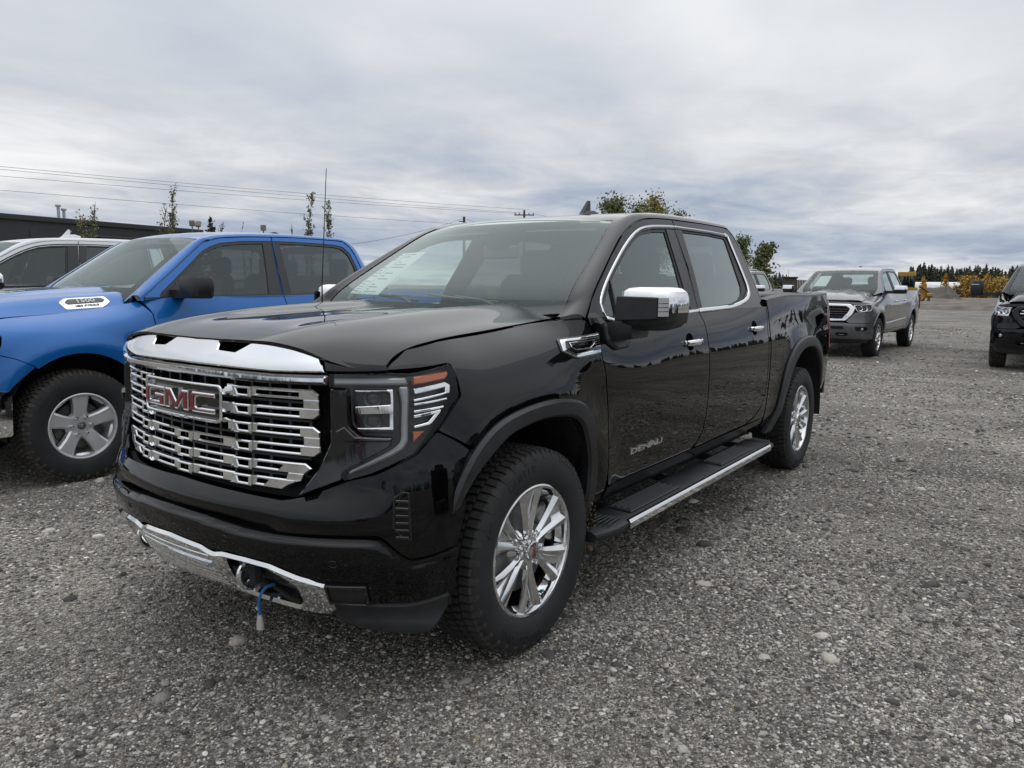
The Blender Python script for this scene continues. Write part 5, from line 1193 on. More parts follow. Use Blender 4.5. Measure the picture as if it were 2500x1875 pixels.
    for sg in (0, 1):
        f = (lambda m: m.mirror()) if sg else (lambda m: m)
        put('quarter_panel_cover', f(plate(RG, OS, [(-.68, 1.345), (-.90, 1.505), (-.865, 1.345)], (), -.015, -.002, 0, step=.08)), PL, D1[sg])
        for (u0, zz, dr) in ((-1.62, 1.165, D1), (-2.66, 1.175, D2)):
            rings = []
            for xx in np.linspace(-1, 1, 11):
                uu = u0+.11*xx; w0 = RS(np.array([uu]), np.array([zz]))[0, 1]+.03-.024*abs(xx)**3; t = np.arange(10)/10*2*np.pi; rings.append(np.stack([np.full(10, uu), w0+.011*np.cos(t), zz+.017*(1-abs(xx)**4*.5)*np.sin(t)], -1))
            put('door_handle', f(loft(rings, True, True, True)), P if style != 'ltd' else CH, dr[sg])
    if style == 'ltd':
        lr('side_moulding', plate(RS, OS, [(-.62, .70), (-2.82, .76), (-2.82, .73), (-.62, .67)], (), 0, .012, .004, step=.06), CH, T)
    # bed
    us = np.linspace(-2.905, -4.80, 14); topb = [(u, RS_SW(np.array([u]), np.array([7.98]))[0, 1]) for u in us]
    bedo = topb+[(-4.83, 1.36), (-4.84, .62), (-4.78, .52), (-RWB-.55, .50)]+[(p[0], p[1]) for p in arch(-RWB, .51, .12, 1.08)[::-1]]+[(-3.09, .46), (-2.905, .46)]
    bed = lr('bed_side', panel(RSL, OS, fillet(bedo, .006), res=.08, flange=.03, step=.04, conv=rconv), P, T)
    rail = []
    for u in np.linspace(-2.905, -4.84, 10):
        p = RS_SW(np.array([u]), np.array([7.98]))[0]; rail.append([(u, p[0]+.002, p[1]-.004), (u, p[0]-.02, p[1]+.012), (u, p[0]-.09, p[1]+.012), (u, p[0]-.1, p[1]-.05)])
    lr('bed_rail_cap', loft(np.array(rail), False), PL, T)
    put('bed_floor', rbox((-3.87, 0, .90), (1.9, 1.72, .06), .02), PL, T); put('tailgate', rbox((-4.83, 0, 1.0), (.06, 1.66, .78), .02), P, T)
    lr('tail_light', rbox((-4.82, .92, 1.12), (.10, .10, .42), .03), M['redl'], T)
    lr('rocker_panel', panel(RSL, OS, [(-.56, .47), (-.60, .535), (-2.6, .54), (-2.90, .54), (-2.90, .45), (-1.7, .452)], res=.08, flange=.03, step=.05, conv=rconv), P, T)
    lr('cab_corner', panel(RSL, OS, [(-2.895, 1.337), (-2.885, 1.1), (-2.88, .9), (-2.84, .75), (-2.73, .61), (-2.6, .55), (-2.898, .55), (-2.899, 1.337)], res=.08, flange=.02, step=.05, conv=rconv), P, T)
    # arch lips
    for c, k in (() if style == '1500' else ((0, 1.07), (-RWB, 1.08))):
        a = np.array(arch(c, .545, .10, k)); b = np.array(arch(c, .495, .10, k))[::-1]; ring = np.concatenate([a, b]); lr('wheel_arch_lip', plate(RS, OS, ring, (), -.04, .012 if style == 'ltd' else .006, .008, step=.05), P, T)
    # front end
    gm = put('grille', plate(dz(RF, -.06, OF), OF, fillet(sym([(0, 1.10), (.56, 1.10), (.66, 1.03), (.62, .93), (.50, .80), (0, .78)]), .02), (), -.03, 0, 0, step=.08), M['dark'], T)
    fr = MB(); out_ = fillet(sym([(0, 1.128), (.60, 1.120), (.70, 1.04), (.66, .92), (.54, .775), (0, .755)]), .03); in_ = fillet(sym([(0, 1.075), (.53, 1.07), (.60, 1.02), (.57, .94), (.47, .825), (0, .81)]), .03)
    put('grille_frame', plate(RF, OF, out_, [in_], -.06, .012, .012, step=.05), CH if style in ('ltd', '1500') else M['char'], gm)
    for z in ((.87, .92, .97, 1.02) if style != 'hd' else (.88, .94, 1.0, 1.05)):
        put('grille_bar', plate(dz(RF, -.03, OF), OF, sym([(0, z+.012), (.58, z+.012), (.58, z-.012), (0, z-.012)]), (), -.03, 0, .004, step=.1), (CH if style == 'hd' and z > .97 else PB), gm)
    hlo = [(.66, 1.105), (.80, 1.112), (1.06, 1.125), (1.12, 1.118, .01), (1.10, 1.02), (1.05, .975), (.90, .965), (.76, .955), (.72, .98)] if style != 'hd' else [(.70, 1.10), (1.06, 1.11), (1.09, 1.10), (1.07, .94), (.98, .915), (.74, .91)]
    hb = lr('headlight', plate(dz(RF, -.05, OF), OF, [p_[:2] for p_ in hlo], (), -.03, 0, 0, step=.05), M['lampd'] if style != 'hd' else M['chromed'], T)
    def F2(nm, o, mt, d0, d1, bv=.003, h=()):
        m = plate(RF, OF, fillet(o, .008), [fillet(x, .008) for x in h], d0, d1, bv, step=.05); put(nm, m, mt, hb[0]); put(nm, m.mirror(), mt, hb[1])
    F2('lens_cover', [p_[:2] for p_ in hlo], M['lens'], -.006, 0)
    F2('lamp_rim', hlo, CH, -.05, -.008, .004, [inset(np.array([p_[:2] for p_ in hlo]), .014)])
    for s0 in ((.80, .93) if style != 'hd' else (.82, .96)):
        p = RF(np.array([s0]), np.array([1.035]))[0]; n = nrm(RF, np.array([[s0, 1.035]]), OF)[0]; R = rotz(math.atan2(n[1], n[0]))
        m = MB().join(lathe([(0, .002), (.02, 0), (.034, -.006), (.036, -.02)], 20, 'x'), m4(R, p-n*.03)); put('projector', m, M['lens'], hb[0]); put('projector', m.mirror(), M['lens'], hb[1])
        m = MB().join(lathe([(.036, 0), (.047, .010), (.049, 0), (.036, -.02)], 20, 'x'), m4(R, p-n*.035)); put('projector_ring', m, CH, hb[0]); put('projector_ring', m.mirror(), CH, hb[1])
    F2('amber_lamp', [(1.02, .998), (1.09, 1.005), (1.06, .975), (1.0, .972)] if style != 'hd' else [(.76, .935), (1.0, .94), (.97, .92), (.76, .916)], M['amber'], -.04, -.012)
    hlf = [(.70, .95), (.90, .952), (1.06, .965), (1.10, .90), (1.10, .735), (.62, .735), (.55, .765), (.64, .88)]
    lr('front_corner_panel', panel(RF, OF, fillet(hlf, .012), res=.06, flange=.03, step=.04), P, T)
    hfill = [(.0, 1.135), (.60, 1.126), (.66, 1.112), (1.05, 1.130), (.98, 1.145), (.76, 1.155), (.5, 1.165), (0, 1.17)]
    put('hood_lip', panel(dz(RF, -.01, OF), OF, sym(hfill), res=.07, flange=.04, step=.04), P if style != '1500' else P, T)
    bm = CH if style == '1500' else (P if style == 'ltd' else M['char'])
    eb_ = 1.0 if style == '1500' else (.94 if style == 'ltd' else .90)
    bo = sym([(0, .742), (.5, .735), (.62, .725), (1.10*eb_, .722), (1.19*eb_, .712), (1.20*eb_, .66), (1.19*eb_, .56), (1.17*eb_, .41), (.9, .40), (.6, .40), (0, .40)])
    hol = []
    for sg in (-1, 1):
        hol.append(fillet([(sg*.70, .655), (sg*.93, .655), (sg*.95, .60), (sg*.90, .565), (sg*.72, .57)], .02)); hol.append(fillet([(sg*.36, .535), (sg*.58, .535), (sg*.60, .49), (sg*.56, .455), (sg*.37, .455)], .02))
    hol.append(fillet(sym([(0, .665), (.50, .665), (.52, .60), (0, .60)]), .02))
    bp = put('front_bumper', panel(RF, OF, fillet(bo, .015), hol, res=.05, flange=.06, step=.03), bm, T)
    if style == '1500': put('bumper_top_cover', panel(dz(RF, .004, OF), OF, sym([(0, .742), (.62, .727), (1.10, .722), (1.12, .702), (.6, .70), (0, .71)]), res=.06, flange=.01), CH, bp)
    put('bumper_core', plate(dz(RF, -.06, OF), OF, sym([(0, .72), (1.05, .70), (1.0, .42), (0, .42)]), (), -.02, 0, 0, step=.08), PL, bp)
    for sg in (-1, 1):
        p = RF(np.array([sg*.82]), np.array([.61]))[0]; put('fog_lamp', lathe([(0, .002), (.026, 0), (.032, -.02)], 16, 'x').map(lambda v: v+p-np.array([.035, 0, 0])), CH if style != '1500' else M['lampw'], bp)
        p = RF(np.array([sg*.47]), np.array([.495]))[0]; put('tow_hook', rbox(p-np.array([.03, 0, 0]), (.05, .11, .02), .008), CH, bp)
    put('air_dam', plate(dz(RF, -.03, OF), OF, sym([(0, .41), (.9, .41), (1.05, .43), (1.0, .31), (.6, .28), (0, .28)]), (), -.03, 0, .008, step=.06), PL, T)
    # cab
    Dk = np.array([(-.50, 1.335), (-.62, 1.415), (-.845, 1.574), (-1.145, 1.788), (-1.24, 1.820), (-1.333, 1.843), (-1.6, 1.868), (-1.88, 1.881), (-2.2, 1.890), (-2.6, 1.890), (-2.74, 1.882), (-2.815, 1.83), (-2.86, 1.73), (-2.885, 1.576), (-2.90, 1.337)])
    Ek = np.array([(-.455, .74, 1.30), (-.585, .785, 1.43), (-.80, .735, 1.59), (-1.05, .68, 1.765), (-1.16, .655, 1.825), (-1.30, .63, 1.866), (-1.6, .605, 1.898), (-1.88, .595, 1.912), (-2.2, .585, 1.918), (-2.65, .585, 1.910), (-2.82, .58, 1.888), (-2.94, .585, 1.83), (-2.985, .63, 1.73), (-3.02, .71, 1.576), (-3.03, .82, 1.337)])
    kd = np.linspace(0, 1, len(Dk)); q = np.linspace(0, 1, 110); d2 = Spline(kd, Dk)(q); D3 = RG(d2[:, 0], d2[:, 1]); E3 = Spline(kd, Ek)(q); ring = []; ts = np.linspace(0, 1, 9)
    for i in range(len(q)):
        d = D3[i]; e = E3[i]; L = np.linalg.norm(e-d); tang = unit((D3[min(i+1, 109)]-D3[max(i-1, 0)])[None])[0]; sn = unit(np.cross(np.array([0, .915, .403]), tang)[None])[0]
        if sn@(e-d) < 0: sn = -sn
        lat = unit(np.array([[0, -1., .05]]))[0]; c1 = d+sn*L*.42; c2 = e-lat*L*.38; nn_ = np.array([0, .915, .403]); sn_ = sn; ring.append([d-nn_*.022-sn_*.03, d-nn_*.022]+[(1-t)**3*d+3*t*(1-t)**2*c1+3*t*t*(1-t)*c2+t**3*e for t in ts])
    lr('cab_pillar_rail', loft(np.array(ring)[:, ::-1], False), P, T)
    i0 = int(np.argmin(np.abs(E3[:, 0]+1.16))); i1 = int(np.argmin(np.abs(E3[:, 0]+2.82)+(np.arange(110) > 88)*9)); rows_ = []; wv = np.linspace(-1, 1, 17)
    for i in range(i0, i1+1):
        e = E3[i]; fb = .09*np.exp(-(i-i0)/5.)*(1-wv**2); rows_.append(np.stack([e[0]+fb, wv*e[1], e[2]+.028*(1-np.abs(wv)**2.2)-fb*.1], -1))
    rf = put('roof', loft(np.array(rows_)[:, ::-1], False), P, T); put('headliner', loft(np.array(rows_)-np.array([0, 0, .05]), False), M['liner'], rf)
    put('roof_antenna', loft([[(-2.35-.16*t, y*.035*(1-.4*t), 1.935+z*.045*math.sin(math.pi*min(1, t*.8+.2))) for y, z in ((-1, 0), (-.5, 1), (.5, 1), (1, 0))] for t in np.linspace(0, 1, 6)], False), PL, rf)
    W_ = []
    for i in range(1, i0+1):
        e = E3[i]; f = (i-1)/(i0-1); bow = .10*(1-wv**2); W_.append(np.stack([e[0]+bow, wv*(e[1]-.004), e[2]-.004+.024*f*(1-wv**2)], -1))
    W_ = np.array(W_); ws = put('windshield', loft(W_[:, ::-1], False), M['wind'], T)
    inn = W_-np.array([.006, 0, .006]); n_ = len(inn); band = MB()
    for r, c in ((list(range(n_)), [0, 1]), (list(range(n_)), [15, 16]), ([n_-2, n_-1], list(range(17))), (list(range(0, n_//4)), list(range(17)))): band.join(loft(inn[np.ix_(r, c)][:, ::-1], False))
    put('windshield_border', band, M['frit'], ws); put('sensor_pod', rbox((-1.14, 0, 1.79), (.05, .26, .09), .02, roty(.6)), PB, ws)
    if style != '1500':
        i = n_//3; a = inn[i:i+n_//3+1, 2:6]-np.array([.006, 0, .006]); put('price_sheet', loft(a[:, ::-1], False), M['paper'], ws)
    for w0, w1 in ((.45, -.1), (-.1, -.6)): put('wiper', tube([(-.55, w0, 1.40), (-.60, .5*w0+.5*w1, 1.432), (-.63, w1, 1.44)], [.012, .009, .006], 6), PL, T)
    put('cowl', loft([[(-.53-.04*abs(w), w, 1.385-.05*abs(w)), (-.66, w, 1.39-.05*abs(w))] for w in np.linspace(-.76, .76, 9)], False), PL, T)
    put('cab_back', panel(lambda a, b: np.stack([-3.02+(b-1.33)*.10, a, b], -1), (-1, 0, 0), [(-.84, 1.0), (.84, 1.0), (.84, 1.33), (.64, 1.78), (.58, 1.86), (-.58, 1.86), (-.64, 1.78), (-.84, 1.33)], [[(-.62, 1.42), (.62, 1.42), (.52, 1.78), (-.52, 1.78)]], res=.2, flange=.02), P, T)
    put('rear_window', panel(lambda a, b: np.stack([-3.025+(b-1.33)*.10, a, b], -1), (-1, 0, 0), [(-.63, 1.41), (.63, 1.41), (.53, 1.79), (-.53, 1.79)], res=.3, flange=0), M['sideg'], T)
    # mirrors
    for sg in (0, 1):
        f = (lambda m: m.mirror()) if sg else (lambda m: m); big = style == 'hd'
        z0, z1, y0, y1 = (1.33, 1.50, 1.07, 1.33) if not big else (1.28, 1.56, 1.22, 1.46)
        R = []
        for z, k in ((z0, .80), (z0+.015, .93), ((z0+z1)/2, 1.), (z1-.02, .97), (z1, .84)):
            yc = (y0+y1)/2; hy = (y1-y0)/2*k; hx = .085*k; R.append([(-.80+x, y, z) for x, y in fillet([(-hx, yc-hy), (hx, yc-hy*.9), (hx*.9, yc+hy*.8), (-hx*.4, yc+hy), (-hx, yc+hy)], .035, 3)])
        mm = put('door_mirror', f(loft(R, True, True, True)), PL, T)
        if mirror == 'chrome': put('mirror_cap', f(loft(np.array(R)[2:]*np.array([1, 1, 1])+np.array([.004, .003, .004]), True, True, True)), CH, mm)
        put('mirror_arm', f(loft([[(-.80+x, y, z_-.02) for x, z_ in ((-.05, z0+.02), (.055, z0+.02), (.055, z0+.085), (-.05, z0+.085))] for y in (.90, 1.0, y0+.04)], True, True, True)), PL, mm)
        if big: put('turn_signal', f(rbox((-.712, yc_ if False else (y0+y1)/2+.03, 1.49), (.008, .13, .02), .003)), M['lampw'], mm)
    # underneath and cabin
    for c in (0., -RWB):
        t = np.linspace(-.1, math.pi+.1, 18); R = [[(c+.50*math.cos(a), y, .42+.55*math.sin(a)) for a in t] for y in (.985, .6, .5)]; wl = loft(R, False); V = R[-1]; wl.add(V+[(c, .5, .43)], [(i, i+1, len(V)) for i in range(len(V)-1)], smooth=False); lr('wheel_liner', wl, M['void'], T)
    u = MB(); u.join(rbox((-1.8, 0, .50), (2.5, 1.72, .14), .02)); u.join(rbox((.25, 0, .55), (1.0, .95, .25), .02)); u.join(rbox((-3.9, 0, .62), (1.6, .95, .25), .02)); u.join(rbox((.1, 0, .92), (1.1, 1.25, .40), .04)); u.join(tube([(0, -.8, .41), (0, .8, .41)], .05)); u.join(tube([(-RWB, -.8, .41), (-RWB, .8, .41)], .07)); put('underbody', u, M['dark'], T)
    put('dashboard', loft([[(-.68, w, 1.30), (-.80, w, 1.345), (-1.0, w, 1.32), (-1.06, w, 1.20), (-1.05, w, .75)] for w in np.linspace(-.82, .82, 7)], False), M['dash'], T)
    for u0, w0 in ((-1.75, .40), (-1.75, -.40), (-2.6, 0)):
        wd = .54 if u0 > -2 else 1.4
        s_ = rbox((u0+.18, w0, .92), (.52, wd, .16), .06); s_.join(MB().join(rbox((0, 0, .30), (.14, wd, .60), .06), m4(roty(-.22), (u0-.12, w0, .95)))); so_ = put('seat', s_, M['seat'], T)
        for dw in ((0,) if u0 > -2 else (-.42, .42)): put('headrest', rbox((u0-.30, w0+dw, 1.62), (.10, .27, .19), .04), M['seat'], so_)
    for u, w, rz in ((0, .865, 0), (-RWB, .865, 0), (0, -.865, math.pi), (-RWB, -.865, math.pi)):
        o = bpy.data.objects.new('wheel', None); COL.objects.link(o); o.parent = T; o.location = (u, w, .408); o.rotation_euler = (0, 0 if u == 0 else .4, rz)
        S = RAM_ME if wheel == 'five' else SIERRA_ME; names = (('tyre', 'tyre'), ('tread', 'tread'), ('rim', 'rim'), ('spokes', 'spokes'), ('centre_cap', 'cap'), ('brake_disc', 'disc'))
        for n, k in names: put(n, S[k], None, o)
        lug_nuts(S['nut'], .068, o)
        if wheel == 'five': put('sidewall_lettering', S['text'], None, o); put('sidewall_lettering', S['text2'], None, o); put('cap_emblem', S['emb'], None, o)
    return T

def lot_trucks():
    b = empty('blue_pickup', (-.11, -4.06, 0), 0, 'bright blue crew-cab pickup with black mirrors, parked beside the black pickup', 'pickup truck')
    ram(b, M['blue'], '1500', 'black', 'five')
    s = empty('silver_pickup', (-14.95, -1.42, 0), RAD(-1.5), 'silver crew-cab pickup with chrome mirrors, facing the camera behind the black one', 'pickup truck')
    ram(s, M['silver'], 'ltd', 'chrome', 'multi')
    h = empty('charcoal_pickup', (-14.3, 2.62, 0), RAD(1), 'dark charcoal pickup with large towing mirrors, cut by the right edge', 'pickup truck'); h.scale = (1.0, 1.0, 1.03)
    ram(h, M['char'], 'hd', 'black', 'five')
    # grey pickup: the silver one's body again in grey, with roof rails
    g = copy_tree(s); g.name = 'grey_pickup'; g.location = (-17.4, -5.25, 0); g.rotation_euler = (0, 0, RAD(0)); g['label'] = 'grey pickup with roof rails, mostly hidden behind the black cab'
    recolour(g, M['silver'], M['greyp'])
    for sg in (-1, 1): put('roof_rail', tube([(-1.45, sg*.54, 1.925), (-1.6, sg*.54, 1.955), (-2.5, sg*.53, 1.965), (-2.65, sg*.53, 1.935)], .016, 6), M['chromed'], g)
    # white pickup beyond the blue one: same make as the black one
    w = copy_tree(TR); w.name = 'white_pickup'; w.location = (-.28, -8.35, 0); w.rotation_euler = (0, 0, RAD(0)); w.scale = (1.02, 1.0, 1.07); w['label'] = 'white crew-cab pickup with chrome mirror and shark-fin antenna behind the blue one'
    recolour(w, M['black'], M['white'])
    for o in list(w.children_recursive):
        n = o.name.split('.')[0]
        if n in ('heater_cord', 'plug_body', 'plug_prongs', 'mud_spatter', 'whip_antenna', 'antenna_base', 'price_sheet', 'sheet_print', 'corner_label', 'door_lettering'): bpy.data.objects.remove(o)
        elif n in ('chrome_surround', 'chrome_sill'): remat(o, M['plastic'])
        elif n in ('roof_antenna', 'antenna_fin'): remat(o, M['white'])
    # dark red pickup behind the photographer, seen only in the reflections
    r = copy_tree(s); r.name = 'red_pickup'; r.location = (17.5, 8.0, 0); r.rotation_euler = (0, 0, RAD(215)); r['label'] = 'dark red pickup out of frame, mirrored in the black pickup'
    recolour(r, M['silver'], M['redp'])
    for k, (x, y, a) in enumerate(((-6.5, 10.5, 92), (-3.0, 11.0, 88), (.8, 10.8, 90))):
        d = copy_tree(h if k != 1 else s); d.name = 'parked_pickup'; d.scale = (1, 1, 1); d.location = (x, y, 0); d.rotation_euler = (0, 0, RAD(a)); d['group'] = 'pickups parked across the aisle'
        d['label'] = ('charcoal pickup parked across the aisle, leftmost in the door reflection', 'silver pickup parked across the aisle between two dark ones', 'charcoal pickup parked across the aisle, nearest the photographer')[k]
def remat(o, m):
    for sl in o.material_slots: sl.link = 'OBJECT'; sl.material = m
def recolour(root, a, b):
    for o in root.children_recursive:
        if o.type == 'MESH' and o.material_slots and o.material_slots[0].material == a: remat(o, b)
lot_trucks()
# ---------------------------------------------------------------- ground
def pray(px, py): return fw+r2*(px-1250)/fpx-u2*(py-937.5)/fpx
def at(px, py, depth): return CAM+pray(px, py)*depth
def on_ground(px, depth):
    """point on the ground seen in photo column px at a given distance along the view axis"""
    d = pray(px, 700); p = CAM+d*depth; return np.array([p[0], p[1], 0.])
def depth_for(px, py, z): return (z-CAM[2])/pray(px, py)[2]

def gravel_material():
    m = bpy.data.materials.new('gravel'); m.use_nodes = True; nt = m.node_tree; b = nt.nodes['Principled BSDF']; N = nt.nodes.new; L = nt.links.new
    tc = N('ShaderNodeTexCoord'); P = tc.outputs['Object']
    def vor(scale, feature='F1'):
        v = N('ShaderNodeTexVoronoi'); v.inputs['Scale'].default_value = scale; v.feature = feature; v.voronoi_dimensions = '2D'; L(P, v.inputs['Vector']); return v
    def noi(scale, det=5, r=.6, sy=1., rot=0):
        mp = N('ShaderNodeMapping'); mp.inputs[3].default_value = (sy, 1, 1); mp.inputs[2].default_value = (0, 0, rot); L(P, mp.inputs[0]); n = N('ShaderNodeTexNoise'); n.inputs['Scale'].default_value = scale; n.inputs['Detail'].default_value = det; n.inputs['Roughness'].default_value = r; L(mp.outputs[0], n.inputs[0]); return n.outputs[0]
    def mth(op, a, c=None, d=None):
        n = N('ShaderNodeMath'); n.operation = op
        for i, v in enumerate((a, c, d)):
            if v is None: continue
            if isinstance(v, (int, float)): n.inputs[i].default_value = v
            else: L(v, n.inputs[i])
        return n.outputs[0]
    def ramp(v, pts):
        r = N('ShaderNodeValToRGB'); L(v, r.inputs[0]); e = r.color_ramp.elements
        while len(e) < len(pts): e.new(.5)
        for k, (p, c) in enumerate(pts): e[k].position = p; e[k].color = tuple(c)+(1,)
        return r.outputs[0]
    v1 = vor(95); v2 = vor(34); v3 = vor(210)
    s1 = N('ShaderNodeSeparateColor'); L(v1.outputs['Color'], s1.inputs[0]); s2 = N('ShaderNodeSeparateColor'); L(v2.outputs['Color'], s2.inputs[0]); s3 = N('ShaderNodeSeparateColor'); L(v3.outputs['Color'], s3.inputs[0])
    pal = [(.0, (.028, .0255, .0225)), (.35, (.075, .069, .061)), (.6, (.145, .135, .120)), (.78, (.25, .233, .206)), (.90, (.43, .405, .36)), (1., (.74, .71, .64))]
    c1 = ramp(s1.outputs[0], pal); c2 = ramp(s2.outputs[0], pal); c3 = ramp(s3.outputs[0], pal)
    def mix(f, a, c):
        x = N('ShaderNodeMix'); x.data_type = 'RGBA'
        if isinstance(f, (int, float)): x.inputs['Factor'].default_value = f
        else: L(f, x.inputs['Factor'])
        L(a, x.inputs['A']); L(c, x.inputs['B']); return x.outputs['Result']
    big = mth('GREATER_THAN', s2.outputs[1], .80)
    col = mix(.55, c1, c3); edge = mth('LESS_THAN', v2.outputs['Distance'], .42); col = mix(mth('MULTIPLY', big, edge), col, c2)
    # damp, dirty and dry patches
    n1 = noi(.55, 6, .62); n2 = noi(2.6, 5, .6); n3 = noi(.33, 4, .55, 5.5, RAD(8))
    pat = mth('ADD', mth('MULTIPLY', n1, .5), mth('ADD', mth('MULTIPLY', n2, .3), mth('MULTIPLY', n3, .45)))
    gain = N('ShaderNodeMapRange'); L(pat, gain.inputs[0]); gain.inputs[1].default_value = .42; gain.inputs[2].default_value = .82; gain.inputs[3].default_value = .50; gain.inputs[4].default_value = 2.3
    dirt = N('ShaderNodeRGB'); dirt.outputs[0].default_value = (.105, .093, .077, 1)
    fd = N('ShaderNodeMapRange'); L(n2, fd.inputs[0]); fd.inputs[1].default_value = .45; fd.inputs[2].default_value = .75; fd.inputs[3].default_value = .18; fd.inputs[4].default_value = .55
    col = mix(fd.outputs[0], col, dirt.outputs[0])
    sc = N('ShaderNodeVectorMath'); sc.operation = 'SCALE'; L(col, sc.inputs[0]); L(gain.outputs[0], sc.inputs['Scale']); L(sc.outputs[0], b.inputs['Base Color'])
    b.inputs['Roughness'].default_value = .92; b.inputs['Specular IOR Level'].default_value = .25
    h = mth('ADD', mth('MULTIPLY', v1.outputs['Distance'], -.7), mth('ADD', mth('MULTIPLY', mth('MULTIPLY', v2.outputs['Distance'], big), -1.6), mth('MULTIPLY', n2, .8)))
    bp = N('ShaderNodeBump'); bp.inputs['Strength'].default_value = .9; bp.inputs['Distance'].default_value = .012; L(h, bp.inputs['Height']); L(bp.outputs[0], b.inputs['Normal'])
    return m
def build_ground():
    g = MB(); g.add([(-900, -900, 0), (900, -900, 0), (900, 900, 0), (-900, 900, 0)], [(0, 1, 2, 3)], smooth=False)
    put('ground', g, gravel_material(), kind='structure')
    # bulldozed earth beyond the lot
    dm = mat('bare_earth', (.095, .080, .064), .95, col2=(.20, .172, .140), vscale=.9, bump=.6, bscale=3)
    nx, ny = 90, 110; X = np.linspace(-55, -135, nx); Y = np.linspace(-45, 60, ny); g = np.random.default_rng(2); V = []
    ph = g.random((6, 3))*7
    for x in X:
        for y in Y:
            z = .12+.10*math.sin(x*.55+ph[0, 0]+.5*math.sin(y*.2))+.07*math.sin(y*.6+x*.21+ph[1, 0])+.05*math.sin(x*1.7+y*.05)+.05*g.random()
            z += .22*math.exp(-((x+56.5+.6*math.sin(y*.13))/.9)**2); e = min((-55-x)/1.5, (x+135)/3, (y+45)/3, (60-y)/3, 1); V.append((x, y, max(.006, z*max(e, 0)+.006) if e > 0 else -.02))
    F = [(i*ny+j, (i+1)*ny+j, (i+1)*ny+j+1, i*ny+j+1) for i in range(nx-1) for j in range(ny-1)]
    m = MB(); m.add(V, F, smooth=True); put('earth_field', m, dm, kind='structure')

